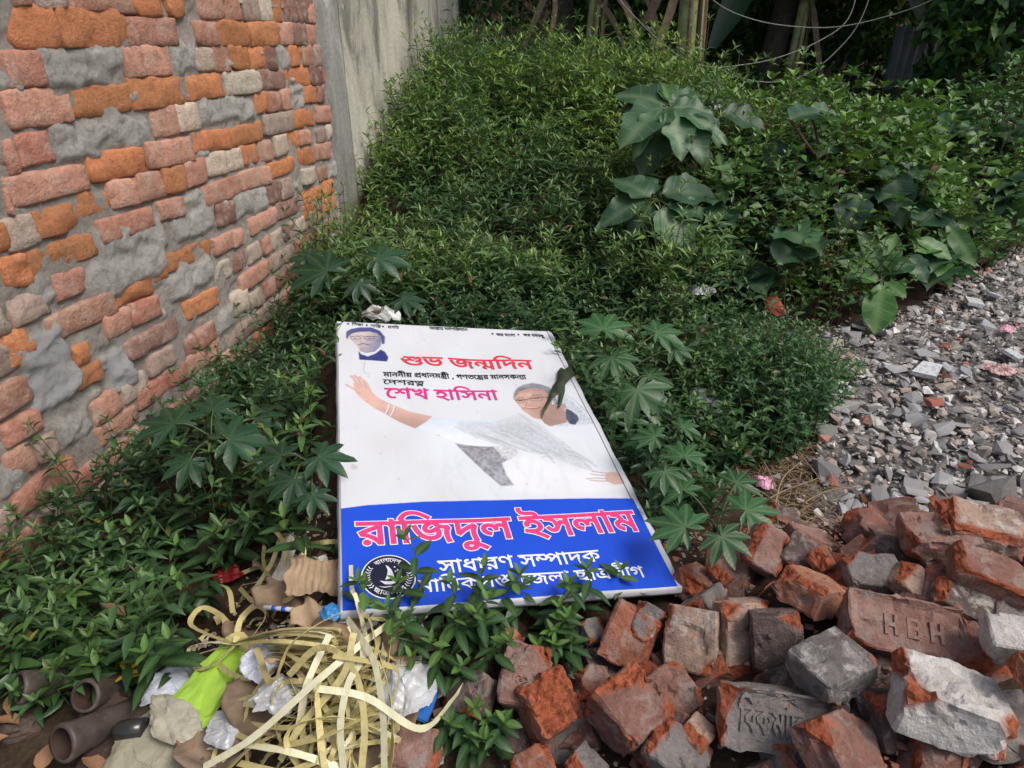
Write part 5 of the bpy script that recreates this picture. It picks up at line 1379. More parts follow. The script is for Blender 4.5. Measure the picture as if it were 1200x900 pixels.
def sprigs(B, roots, height, rs, leafL, leafW, nodes=6, lean=0.35, K=3, droop=0.3, stems=True, bias=None, narrow=0.0, young_top=0.8, spread=0.9, tmin=0.0):
    """weeds: a stem from each root with opposite pairs of leaves"""
    n = len(roots)
    h = height * rs.uniform(0.65, 1.25, n)
    ld = rnd_perp(rs, n)
    if bias is not None: ld = ld * 0.8 + np.array(bias)
    lean_ = lean * rs.uniform(0.2, 1.3, n)
    def pos(t):
        return roots + np.c_[np.zeros((n, 2)), h * t * (1 - 0.25 * lean_ * t)] + ld * (h * lean_ * t ** 1.6)[:, None]
    phase = rs.uniform(0, np.pi, n)
    for k in range(nodes):
        t = tmin + (1 - tmin) * (k + 1.2) / (nodes + 0.4) * rs.uniform(0.95, 1.05, n)
        p = pos(t)
        for sgn in (0, 1):
            az = phase + k * np.pi / 2 + sgn * np.pi + rs.uniform(-0.4, 0.4, n)
            el = rs.uniform(-0.25, 0.55, n) + 0.25 * t
            d = np.c_[np.cos(az) * np.cos(el), np.sin(az) * np.cos(el), np.sin(el)]
            f = rs.uniform(0.7, 1.2, n) * np.interp(t, [0, 0.3, 0.75, 1.05], [0.7, 1.0, 0.9, 0.45])
            yg = np.clip((t - 0.55) / 0.5, 0, 1) * young_top * rs.uniform(0.2, 1, n) + 0.12 * rs.uniform(0, 1, n)
            up = np.tile([0, 0, 1.0], (n, 1)) + 0.35 * rs.normal(size=(n, 3))
            keep = rs.uniform(0, 1, n) < spread
            B.add(*leaves_np(p[keep], d[keep], up[keep], (leafL * f)[keep], (leafW * f * rs.uniform(0.8, 1.2, n))[keep], yg[keep], K, droop))
    # tip rosette
    p = pos(np.ones(n))
    for sgn in range(3):
        az = phase + sgn * 2.1
        d = np.c_[np.cos(az) * 0.6, np.sin(az) * 0.6, np.full(n, 0.7)]
        B.add(*leaves_np(p, d, np.tile([0, 0, 1.0], (n, 1)) + 0.3 * rs.normal(size=(n, 3)), leafL * 0.5 * np.ones(n), leafW * 0.5 * np.ones(n), rs.uniform(0.3, 1, n) * young_top, K, 0.1))
    if stems:
        return np.stack([pos(np.full(n, t)) for t in (0, 0.35, 0.7, 1.0)], 1)


def stem_batch(paths, r0, r1):
    """paths (n,m,3) -> three-sided tubes"""
    n, m, _ = paths.shape
    V = []
    for i in range(m):
        r = r0 + (r1 - r0) * i / (m - 1)
        for k in range(3):
            a = 2 * np.pi * k / 3
            V.append(paths[:, i] + np.array([math.cos(a) * r, math.sin(a) * r, 0]))
    V = np.stack(V, 1).reshape(-1, 3)
    F = []
    for i in range(m - 1):
        for k in range(3):
            F.append((i * 3 + k, i * 3 + (k + 1) % 3, (i + 1) * 3 + (k + 1) % 3, (i + 1) * 3 + k))
    Q = (np.array(F)[None] + (np.arange(n) * (3 * m))[:, None, None]).reshape(-1, 4)
    return V, Q


def scatter(rs, n, x0, x1, y0, y1, test):
    P = np.c_[rs.uniform(x0, x1, n), rs.uniform(y0, y1, n)]
    P = P[test(P[:, 0], P[:, 1])]
    return np.c_[P, ground_z(P[:, 0], P[:, 1])]


def sign_dist(x, y):
    n = S_N
    zs = S_O.z - (n.x * (x - S_O.x) + n.y * (y - S_O.y)) / n.z
    ux = (x - S_O.x) * S_E1.x + (y - S_O.y) * S_E1.y + (zs - S_O.z) * S_E1.z
    uy = (x - S_O.x) * S_E2.x + (y - S_O.y) * S_E2.y + (zs - S_O.z) * S_E2.z
    dx = np.maximum(-ux, ux - S_W); dy = np.maximum(-uy, uy - S_H)
    return np.maximum(dx, dy)


def wall_dist(x, y):
    return x * WN.x + y * WN.y + WDIST


TRASH = [tuple(at_z(*p, 0.06)[:2]) for p in ((345, 640), (270, 665), (215, 740), (140, 800), (-60, 800), (-60, 1000), (560, 1000), (560, 780), (450, 725), (398, 640))]

SLOPE_OUT = np.array([-0.05, -0.5, 0.0])

# ---- dense weeds over the mound
rs = np.random.RandomState(21)
def t_mound(x, y):
    return (y > yfoot(x) - 0.25 - 0.15 * (x < 0.9)) & (wall_dist(x, y) > 0.03) & (x < 0.92 + 0.25 * (y - 2.6)) & ((np.abs(x - 0.02) < 0.15 + 0.95 * y)) & (rs.uniform(0, 1, len(x)) < np.interp(y, [2, 4, 7], [1.0, 0.9, 0.6]))
Bm = Batch()
roots = scatter(rs, 8600, -1.0, 2.3, 2.5, 6.9, t_mound)
hm = np.clip(1.0 + 1.6 * fbm(roots[:, :2] * 2.8, 71, 3), 0.35, 1.8)
keepm = hm > 0.62 * rs.uniform(0, 1, len(hm)) + 0.15
roots = roots[keepm]; hm = hm[keepm]
near = roots[:, 1] < 4.0
st1 = sprigs(Bm, roots[near], 0.27 * hm[near], rs, 0.085, 0.019, 5, 0.5, 3, 0.35, True, SLOPE_OUT)
st2 = sprigs(Bm, roots[~near], 0.30 * hm[~near], rs, 0.098, 0.023, 4, 0.5, 3, 0.35, True, SLOPE_OUT)
w_ = obj("weed_cover", Bm.mesh("weed_cover", [M_MOUND]))
tag(w_, "dense green narrow leaved weeds covering the mound behind the sign", "weeds", kind="stuff")
V_, Q_ = stem_batch(np.concatenate([st1, st2]), 0.0028, 0.0014)
o = obj("weed_stems", mesh_np("weed_stems", V_, Q_, True, [M_STEM]), w_); o["kind"] = "stuff"

# ---- right half of the mound: broader leaved creepers and bushes, dark beneath
rs = np.random.RandomState(22)
Bb = Batch()
def t_right(x, y):
    return (y > yfoot(x) - 0.16) & (x >= 0.75 + 0.25 * (y - 2.6)) & (x < 0.25 + 0.88 * y)
roots = scatter(rs, 7600, 0.6, 6.2, 2.5, 6.9, t_right)
rs3 = np.random.RandomState(29)
ex = scatter(rs3, 6000, 0.6, 4.2, 2.4, 5.0, lambda x, y: (y > yfoot(x) + 0.05) & (y < yfoot(x) + 0.75) & (x >= 0.70 + 0.25 * (y - 2.6)) & (x < 0.25 + 0.88 * y))
rc_ = at_z(1035, 345, 0.0)
ex = ex[np.hypot(ex[:, 0] - rc_.x, ex[:, 1] - rc_.y + 0.1) > 0.20]
stx = sprigs(Bb, ex, 0.20 * np.clip(1.0 + 1.2 * fbm(ex[:, :2] * 3, 79, 2), 0.5, 1.6), rs3, 0.058, 0.032, 4, 0.6, 3, 0.3, True, SLOPE_OUT)
roots = roots[np.hypot(roots[:, 0] - rc_.x, roots[:, 1] - rc_.y + 0.1) > 0.20]
front = roots[:, 1] < yfoot(roots[:, 0]) + 0.55
front &= rs.uniform(0, 1, len(roots)) < 0.8
hm = np.clip(1.0 + 1.3 * fbm(roots[:, :2] * 2.2, 72, 3), 0.45, 1.8)
sel = fbm(roots[:, :2] * 1.7, 73, 3) + 0.25 * rs.normal(size=len(roots))
big = sel > 0.12; sml = sel < -0.22; med = ~(big | sml)
sts = []
for mk, h_, L_, W_, nd in ((big, 0.36, 0.105, 0.062, 4), (med, 0.28, 0.066, 0.036, 5), (sml, 0.22, 0.040, 0.022, 7)):
    thin = rs.uniform(0, 1, len(roots)) < (0.6 if mk is big else 1.0)
    a = mk & front & thin; b2 = mk & ~front & thin
    sts.append(sprigs(Bb, roots[a], (h_ + 0.14) * hm[a], rs, L_, W_, nd, 0.5, 3, 0.3, True, SLOPE_OUT, tmin=0.38))
    sts.append(sprigs(Bb, roots[b2], h_ * 0.8 * hm[b2], rs, L_ * 1.1, W_ * 1.1, nd - 1, 0.5, 3, 0.3, True, SLOPE_OUT))
st1 = np.concatenate(sts[::2]); st2 = np.concatenate(sts[1::2])
w_ = obj("creeper_cover", Bb.mesh("creeper_cover", [M_WEEDB]))
tag(w_, "dark green creepers and small bushes covering the bank beside the rubble path", "creepers", kind="stuff")
V_, Q_ = stem_batch(np.concatenate([st1, st2]), 0.0032, 0.0016)
o = obj("creeper_stems", mesh_np("creeper_stems", V_, Q_, True, [M_RSTEM]), w_); o["kind"] = "stuff"

# ---- low weeds round the sign, between it and the wall, and on its right
rs = np.random.RandomState(23)
Bl = Batch()
def t_left(x, y):
    return (sign_dist(x, y) > 0.065) & (wall_dist(x, y) > 0.03) & ~in_poly(x, y, TRASH) & (x < -0.15) & (y > 0.72)
def t_rgt(x, y):
    return (sign_dist(x, y) > 0.03) & ~in_poly(x, y, PATH) & (x > -0.25) & (x < 1.05) & (y > 1.0 + 0.1 * x) & (y > np.interp(x, [0, 0.35, 0.45, 0.62, 0.9], [2.0, 1.0, 1.16, 1.52, 1.78]) + 0.05 * rs.normal(size=len(x))) & (y < 3.1)
rootsL = scatter(rs, 1500, -1.3, 0.0, 0.70, 3.0, t_left)
rootsR = scatter(rs, 1500, -0.4, 1.1, 1.0, 3.1, t_rgt)
hR = np.interp(rootsR[:, 1], [1.1, 1.6, 2.6], [0.09, 0.15, 0.22])
st1 = sprigs(Bl, rootsL, 0.17 * np.clip(1.05 + 1.2 * fbm(rootsL[:, :2] * 6, 74, 2), 0.5, 1.6), rs, 0.050, 0.0155, 6, 0.6, 4, 0.3, True, (0.0, -0.3, 0))
hR = hR * np.clip(1.0 + 1.3 * fbm(rootsR[:, :2] * 5, 75, 2), 0.45, 1.7)
st2 = sprigs(Bl, rootsR, hR, rs, 0.045, 0.016, 7, 0.7, 4, 0.3, True, (0.1, -0.3, 0))
w_ = obj("low_weeds", Bl.mesh("low_weeds", [M_WEED]))
tag(w_, "low dark green weeds growing around the fallen sign and along the brick wall's foot", "weeds", kind="stuff")
V_, Q_ = stem_batch(np.concatenate([st1, st2]), 0.0018, 0.0009)
o = obj("low_weed_stems", mesh_np("low_weed_stems", V_, Q_, True, [M_STEM]), w_); o["kind"] = "stuff"

# ---- bushy small leaved weed right of the sign
rs = np.random.RandomState(24)
Bz = Batch()
c = at_z(905, 480, 0.0)
pts = []
for (px, py, r_, n_) in ((880, 385, 0.26, 170), (918, 400, 0.18, 90), (860, 450, 0.19, 110), (900, 440, 0.15, 90)):
    q = at_z(px, py + 60, 0.0)
    a = rs.uniform(0, 2 * np.pi, n_); rr = r_ * np.sqrt(rs.uniform(0, 1, n_))
    pts.append(np.c_[q.x + rr * np.cos(a), q.y + rr * np.sin(a)])
pts = np.concatenate(pts)
roots = np.c_[pts, ground_z(pts[:, 0], pts[:, 1])]
ctr = np.array([at_z(895, 500, 0).x, at_z(895, 500, 0).y])
hh = 0.30 * np.clip(1.15 - np.hypot(roots[:, 0] - ctr[0], roots[:, 1] - ctr[1]) / 0.5, 0.35, 1)
st = sprigs(Bz, roots, hh, rs, 0.040, 0.014, 10, 0.45, 3, 0.3, True, (0, -0.2, 0))
w_ = obj("bushy_weed", Bz.mesh("bushy_weed", [M_WEEDB]))
tag(w_, "bushy small leaved green weed between the sign and the rubble path", "bush")
V_, Q_ = stem_batch(st, 0.0022, 0.001)
obj("stems", mesh_np("stems", V_, Q_, True, [M_STEM]), w_)

# ---- single weed plants standing in front: every leaf a part
def single_leaf_mesh(name, K=7, wmax=0.26, droop=0.22, fold=0.22, wavy=0.0, mat=None, seed=0, peak=0.38, pointed=False):
    """leaf along +Y, length 1; colour r along, g across (0 at midrib)"""
    V = []; C = []
    rs_ = np.random.RandomState(seed)
    cols = (-1, -0.5, 0, 0.5, 1)
    for i in range(K + 1):
        t = i / K
        w = wmax * (math.sin(math.pi * t ** (math.log(0.5) / math.log(peak))) ** 0.85 if 0 < t < 1 else 0.012)
        if pointed and 0 < t < 1: w = wmax * (3.0 * t ** 0.65 * (1 - t)) * (1 + 0.10 * math.sin(t * 22 + seed)) + 0.004
        for c_ in cols:
            x = c_ * w
            z = -droop * t * t + abs(c_) ** 1.3 * w * fold + wavy * math.sin(t * 15 + c_ * 2 + seed) * abs(c_)
            V.append((x, t + wavy * 0.3 * abs(c_) * rs_.uniform(-1, 1), z)); C.append((t, abs(c_) * w, 0))
    F = []
    for i in range(K):
        for k in range(4):
            a = i * 5 + k
            F.append((a, a + 1, a + 6, a + 5))
    return mesh_np(name, np.array(V), np.array(F), True, [mat] if mat else None, col=np.array(C))


M_WLEAF = big_leaf_mat("weed_plant_leaf", (0.028, 0.080, 0.026), (0.10, 0.17, 0.06), 0.38, 0.18, 9)
M_WYOUNG = big_leaf_mat("young_weed_leaf", (0.10, 0.21, 0.045), (0.18, 0.28, 0.09), 0.4, 0.25, 9)
WL = [single_leaf_mesh("weed_leaf", 6, 0.15, 0.2 + 0.12 * i, 0.25, 0.01, M_WLEAF, i, 0.42) for i in range(3)]
WY = [single_leaf_mesh("weed_leaf", 5, 0.17, 0.1, 0.3, 0.01, M_WYOUNG, 9, 0.45)]


def leaf_matrix(base, d, up, L, wscale=1.0):
    d = Vector(d).normalized(); up = Vector(up)
    s = d.cross(up)
    if s.length < 1e-4: s = d.cross(Vector((1, 0.1, 0)))
    s.normalize(); n_ = s.cross(d)
    m_ = Matrix((s * L * wscale, d * L, n_ * L)).transposed().to_4x4()
    m_.translation = base
    return m_


def put_leaf(name, me, parent, m_world, parent_world):
    o = bpy.data.objects.new(name, me); link(o); o.parent = parent
    o.matrix_basis = parent_world.inverted() @ m_world
    return o


def weed_plant(loc, h, nodes, lean, seed, label, leafL=0.055, group="single weed plants in front of the sign and the trash", width=1.0):
    r_ = random.Random(seed)
    root = empty("weed_plant", loc, label, "weed", group)
    W = Matrix.Translation(loc)
    pts = []
    for i in range(7):
        t = i / 6
        pts.append(Vector((lean[0] * h * t ** 1.5 + 0.008 * math.sin(i * 1.7 + seed), lean[1] * h * t ** 1.5, h * t)))
    obj("stem", tube_mesh("stem", pts, [0.0018 - 0.0011 * i / 6 for i in range(7)], 5, M_STEM), root)
    ph = r_.uniform(0, 3.14)
    for k in range(nodes):
        t = (k + 1.3) / (nodes + 0.5)
        f = t * 6; i = min(5, int(f)); p = pts[i].lerp(pts[i + 1], f - i)
        for s_ in (0, 1):
            az = ph + k * 1.57 + s_ * math.pi + r_.uniform(-0.35, 0.35)
            el = r_.uniform(0.0, 0.5)
            d = Vector((math.cos(az) * math.cos(el), math.sin(az) * math.cos(el), math.sin(el)))
            L = leafL * np.interp(t, [0, 0.4, 0.8, 1], [0.75, 1.1, 0.9, 0.5]) * r_.uniform(0.8, 1.2)
            me = r_.choice(WL) if t < 0.8 or r_.random() < 0.4 else WY[0]
            put_leaf("leaf", me, root, leaf_matrix(Vector(loc) + p, d, Vector((r_.uniform(-.3, .3), r_.uniform(-.3, .3), 1)), L, width * r_.uniform(0.85, 1.15)), W)
    for s_ in range(3):
        az = ph + s_ * 2.1
        put_leaf("leaf", WY[0], root, leaf_matrix(Vector(loc) + pts[-1], Vector((math.cos(az) * .6, math.sin(az) * .6, .8)), Vector((0, 0, 1)), leafL * 0.5, width), W)
    return root


k = 0
# between the sign's lower edge and the bricks: tips rise in front of the blue field
for (px, py, h, lx, lb) in ((452, 745, 0.13, -0.3, "leftmost weed sprig rising before the blue field, beside the emblem"),
        (505, 728, 0.20, -0.15, "tall weed sprig whose tip rises in front of the white lettering"),
        (520, 760, 0.16, 0.15, "weed with broad leaves below the tall sprig at the sign's lower edge"),
        (545, 735, 0.15, 0.3, "weed leaning right at the foot of the white lettering"),
        (490, 775, 0.13, -0.3, "weed beside the white polythene bag"),
        (560, 770, 0.14, 0.1, "leafy weed above the imprinted dark red brick"),
        (590, 733, 0.11, 0.1, "short weed before the middle of the sign's lower edge"),
        (615, 728, 0.12, -0.1, "upright weed before the lower edge, right of its middle"),
        (650, 738, 0.12, 0.2, "weed before the last word of the sign"),
        (680, 725, 0.13, 0.1, "pale tipped weed under the last letters of the sign"),
        (640, 765, 0.09, 0.4, "low weed between the orange brick and the imprinted brick"),
        (665, 775, 0.08, -0.4, "low weed left of the orange and grey brick"),
        (545, 870, 0.09, 0.1, "weed at the lower edge of the photo between dark red brickbats"),
        (575, 885, 0.09, 0.2, "weed with round leaves at the bottom between brickbats"),
        (525, 800, 0.10, -0.2, "weed rooted beside the blue packet"),
        (470, 735, 0.11, 0.1, "weed under the emblem"),
        (720, 712, 0.10, 0.1, "small weed at the sign's lower right corner"),
        (575, 748, 0.12, -0.1, "weed with long leaves in front of the sign's lower edge, left of its middle")):
    p = on_ground(px, py, 0.0); k += 1
    weed_plant(p, h, 5 + k % 2, (lx, -0.05), 60 + k, lb, 0.046, width=1.25)
    for extra in range(2):
        pp = p + Vector((random.Random(k * 3 + extra).uniform(-0.03, 0.03), random.Random(k * 5 + extra).uniform(-0.02, 0.03), 0))
        pp.z = gz(pp.x, pp.y)
        if sign_dist(np.array([pp.x]), np.array([pp.y]))[0] > 0.015:
            weed_plant(pp, h * 0.75, 4, (lx + 0.5 * (extra - 0.5), -0.25), 160 + k * 2 + extra, ("smaller twin left of the " if extra == 0 else "smaller twin right of the ") + " ".join(lb.split()[:11]), 0.042, "small weeds crowded below the sign", 1.2)
# left front: large leaved weeds near the camera
rr = random.Random(77)
spots = [(30, 700), (75, 690), (120, 700), (60, 740), (150, 735), (190, 720), (215, 700), (240, 690), (160, 690), (105, 735), (200, 660), (250, 650), (150, 770), (215, 765), (30, 760), (90, 770), (180, 790), (280, 640), (130, 650), (300, 600), (10, 660), (350, 590), (240, 600), (175, 620), (370, 640), (325, 560)]
WHERE = ["at the left frame edge below the foot of the brick wall", "under the lowest bricks, a hand's width from the left frame edge", "above and left of the yellow fallen leaves, under the wall",
 "by the left frame edge, midway between wall and clay pipes", "in the middle of the patch between wall and clay pipes", "left of the loops of the tied strap bundle", "directly above the loops of the tied strap bundle",
 "behind the strap arched over the tied bundle", "in the open patch right below the dark castor plant", "above the topmost clay pipe", "just in front of the dark castor plant by the wall", "behind the dark red wrapper",
 "hanging over the yellow fallen leaves", "leaning over the lime green bag", "growing above the clay pipe nearest the left frame edge", "just above the clay pipes, nearest of all to them", "touching the crumpled white paper left of the lime bag",
 "left of the flat coil of strap, further back", "against the wall below the broken mortar gap", "between the two dark castor plants", "at the very left edge touching the lowest bricks", "left of the sign, under the castor leaves that touch its edge",
 "right of the dark castor plant by the wall, a step further back", "below the big outer leaf of the castor plant by the wall", "beside the white paper strip at the sign's left edge", "furthest back, left of the sign at the height of its waving hand"]
for i, (px, py) in enumerate(spots):
    p = on_ground(px, py + 25, 0.0)
    weed_plant(p, rr.uniform(0.10, 0.17), 5, (rr.uniform(-0.5, 0.5), rr.uniform(-0.6, 0.1)), 300 + i, "long leaved weed " + WHERE[i], 0.062, "long leaved weeds left of the trash heap", 1.15)

# ------------------------------------------------------------------ castor plants (palmate leaves)
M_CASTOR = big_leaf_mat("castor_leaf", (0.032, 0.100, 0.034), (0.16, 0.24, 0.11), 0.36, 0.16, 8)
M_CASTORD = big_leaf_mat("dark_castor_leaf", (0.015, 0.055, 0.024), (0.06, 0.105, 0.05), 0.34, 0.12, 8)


def palmate_mesh(name, mat, seed, lobes=8, depth=0.52):
    rs_ = np.random.RandomState(seed)
    V = [(0, 0, 0)]; C = [(0, 0, 0)]; F = []
    span = R(310)
    def add(p, c): V.append(p); C.append(c); return len(V) - 1
    lens = [0.62 + 0.38 * math.cos((i / (lobes - 1) - 0.5) * math.pi) ** 0.7 * 1.0 if 0 < i < lobes - 1 else 0.52 for i in range(lobes)]
    sinus = []
    for i in range(lobes + 1):
        a = -span / 2 + span * (i) / lobes
        r_ = depth * (0.5 + 0.5 * lens[min(i, lobes - 1)]) if 0 < i < lobes else 0.14
        sinus.append((a, r_))
    for i in range(lobes):
        a = -span / 2 + span * (i + 0.5) / lobes + rs_.uniform(-0.05, 0.05)
        L = lens[i] * rs_.uniform(0.92, 1.06)
        da = Vector((math.sin(a), math.cos(a), 0)); pa = Vector((math.cos(a), -math.sin(a), 0))
        dz = rs_.uniform(-0.10, 0.02)
        prof = [(0.30, None), (0.55, 0.175), (0.72, 0.15), (0.87, 0.085), (1.0, 0.0)]
        mids = []; ls = []; rts = []
        for t, w in prof:
            m_ = da * (L * t); m_.z = -0.24 * (L * t) ** 2 - 0.02 + dz * t
            mids.append(add(tuple(m_), (t, 0, 0)))
            if w is None:
                s0 = sinus[i]; s1 = sinus[i + 1]
                l_ = Vector((math.sin(s0[0]) * s0[1], math.cos(s0[0]) * s0[1], 0)); r2 = Vector((math.sin(s1[0]) * s1[1], math.cos(s1[0]) * s1[1], 0))
                for v_ in (l_, r2): v_.z = -0.24 * v_.length ** 2 + 0.03
                ls.append(add(tuple(l_), (t, 0.3, 0))); rts.append(add(tuple(r2), (t, 0.3, 0)))
            elif w > 0:
                for lst, sg in ((ls, -1), (rts, 1)):
                    # saw-toothed margin
                    q = da * (L * (t + rs_.uniform(-0.02, 0.02))) + pa * (sg * w * L * rs_.uniform(0.85, 1.15))
                    q.z = m_.z + 0.035
                    lst.append(add(tuple(q), (t, w * 1.6, 0)))
        F.append((0, mids[0], ls[0])); F.append((0, rts[0], mids[0]))
        for k in range(3):
            F.append((ls[k], mids[k], mids[k + 1], ls[k + 1])); F.append((mids[k], rts[k], rts[k + 1], mids[k + 1]))
        F.append((ls[3], mids[3], mids[4])); F.append((mids[3], rts[3], mids[4]))
    me = bpy.data.meshes.new(name); me.from_pydata(V, [], F)
    a_ = me.color_attributes.new("Col", 'FLOAT_COLOR', 'POINT')
    for i, c in enumerate(C): a_.data[i].color = (*c, 1)
    me.materials.append(mat)
    for p in me.polygons: p.use_smooth = True
    me.update()
    return me


CAS = [palmate_mesh("castor_leaf", M_CASTOR, s, 8) for s in (1, 2, 3)]
CASD = [palmate_mesh("castor_leaf", M_CASTORD, s, 8) for s in (4, 5)]


def castor(label, rootpx, stem_top, leaves, dark=False, seed=0):
    """leaves: (px, py, radius in photo pixels, distance y, turn in degrees, tip-up tilt)"""
    r_ = random.Random(seed)
    base = on_ground(*rootpx)
    root = empty("castor_plant", base, label, "castor plant")
    W = Matrix.Translation(base)
    topw = at_y(*stem_top) if stem_top[2] > 0.6 else at_z(*stem_top)
    mid = base.lerp(topw, 0.5) + Vector((0.02, 0.0, 0.02))
    sp = smooth_path([base, mid, topw], 5)
    obj("stem", tube_mesh("stem", [p - base for p in sp], [0.006 - 0.003 * i / len(sp) for i in range(len(sp))], 6, M_RSTEM if dark else M_STEM), root)
    for (px, py, rad, yy, turn, tilt) in leaves:
        c = at_y(px, py, yy) if yy > 0.6 else at_z(px, py, yy)
        dist = (c - Vector((0, 0, EYE))).length
        L = rad * dist / FPX * 1.12 * r_.uniform(0.82, 1.08)
        tocam = (Vector((0, 0, EYE)) - c).normalized()
        n_ = (Vector((0, 0, 1)) * (1 - tilt) + tocam * tilt).normalized()
        a = R(turn)
        d = Vector((math.sin(a), math.cos(a), 0)); d = (d - n_ * d.dot(n_)).normalized()
        me = r_.choice(CASD if dark else CAS)
        put_leaf("leaf", me, root, leaf_matrix(c, d, n_, L), W)
        s = min(sp, key=lambda p: (p - c).length + 0.5 * max(0, p.z - c.z + 0.03))
        obj("leaf_stalk", tube_mesh("leaf_stalk", [q_ - base for q_ in smooth_path([s, s.lerp(c, 0.55) + Vector((0, 0, 0.012)), c], 4)], 0.0018, 5, M_STEM), root)
    return root


castor("castor plant with large palmate leaves overhanging the sign's right edge", (745, 520), (728, 430, 1.72),
       [(707, 386, 44, 1.72, 10, 0.35), (716, 418, 40, 1.68, 150, 0.30), (746, 456, 46, 1.60, 178, 0.45), (770, 390, 30, 1.80, 60, 0.3), (790, 408, 26, 1.78, 110, 0.3), (760, 440, 26, 1.72, 90, 0.2)], seed=1)
castor("castor plant with palmate leaves right of the sign's lower corner", (830, 640), (822, 605, 0.22),
       [(803, 618, 38, 0.27, -40, 0.3), (845, 628, 40, 0.26, 150, 0.35), (874, 598, 34, 0.24, 70, 0.3), (800, 575, 30, 0.22, -20, 0.3), (862, 566, 30, 0.2, 60, 0.25)], seed=2)
castor("castor plant with paler palmate leaves halfway along the sign's right edge", (790, 560), (785, 520, 0.24),
       [(768, 512, 28, 0.30, -60, 0.3), (802, 535, 34, 0.28, 20, 0.3), (778, 552, 28, 0.26, 170, 0.25), (800, 500, 24, 0.28, 60, 0.25)], seed=3)
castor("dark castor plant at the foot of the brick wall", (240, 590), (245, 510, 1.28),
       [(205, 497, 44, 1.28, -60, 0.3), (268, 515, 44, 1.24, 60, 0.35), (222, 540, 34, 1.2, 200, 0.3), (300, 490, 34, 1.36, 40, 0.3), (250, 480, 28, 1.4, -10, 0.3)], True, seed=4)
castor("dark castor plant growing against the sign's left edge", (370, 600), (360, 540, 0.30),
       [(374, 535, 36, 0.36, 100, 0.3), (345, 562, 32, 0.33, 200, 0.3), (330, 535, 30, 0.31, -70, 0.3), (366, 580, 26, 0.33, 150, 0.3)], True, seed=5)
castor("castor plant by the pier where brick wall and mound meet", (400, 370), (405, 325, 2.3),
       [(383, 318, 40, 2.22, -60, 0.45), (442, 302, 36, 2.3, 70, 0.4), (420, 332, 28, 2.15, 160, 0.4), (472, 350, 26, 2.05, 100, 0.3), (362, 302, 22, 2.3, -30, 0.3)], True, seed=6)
castor("castor plant with small leaves low on the right bank beside the big leaved shrub", (880, 330), (875, 305, 2.7),
       [(868, 298, 14, 2.7, 60, 0.3), (850, 320, 12, 2.6, 200, 0.3), (888, 312, 12, 2.65, 100, 0.3)], False, seed=7)

# a wilted leaf hanging over the printed face
M_WILT = simple_mat("wilted_leaf", (0.035, 0.05, 0.022), 0.6, 0.3, 30, 0.4)
c0 = Vector(sign_uv(663, 425)); 
pts = [(669, 427), (671, 433), (674, 440), (669, 446), (662, 452), (661, 462), (657, 477), (654, 481), (654, 470), (655, 462), (650, 466), (645, 472), (640, 482), (634, 492), (636, 482), (641, 470), (645, 461), (648, 452), (652, 448), (653, 438), (657, 431), (661, 436), (665, 432)]
w = [sign_uv(*p) for p in pts]
V, T = fill([w])
cu = V.mean(0)
zz = 0.006 + 0.004 * np.sin((V[:, 0] - cu[0]) * 160) + 0.003 * np.sin(V[:, 1] * 170)
o = obj("wilted_leaf", mesh_np("wilted_leaf", np.r_[np.c_[V, zz]], T, True, [M_WILT]))
o.matrix_world = sign.matrix_world.copy()
sm = o.modifiers.new("thickness", 'SOLIDIFY'); sm.thickness = 0.0006
tag(o, "wilted shrivelled leaf lying across the printed woman's face at the sign's right edge", "leaf")

# ------------------------------------------------------------------ big leaved shrubs on the bank
M_BIGL = big_leaf_mat("large_grey_green_leaf", (0.058, 0.135, 0.062), (0.20, 0.28, 0.15), 0.42, 0.18, 6)
M_BIGD = big_leaf_mat("large_dark_leaf", (0.034, 0.088, 0.044), (0.13, 0.19, 0.10), 0.42, 0.16, 6)
M_BIGB = big_leaf_mat("large_bright_leaf", (0.058, 0.155, 0.036), (0.2, 0.32, 0.12), 0.42, 0.2, 6)
BL = {'g': [single_leaf_mesh("large_leaf", 16, 0.27, 0.34, 0.26, 0.035, M_BIGL, s, 0.42, True) for s in (1, 2)],
      'd': [single_leaf_mesh("large_leaf", 16, 0.27, 0.34, 0.26, 0.035, M_BIGD, s, 0.42, True) for s in (3, 4)],
      'b': [single_leaf_mesh("large_leaf", 9, 0.22, 0.2, 0.16, 0.03, M_BIGB, s, 0.5) for s in (5, 6)]}


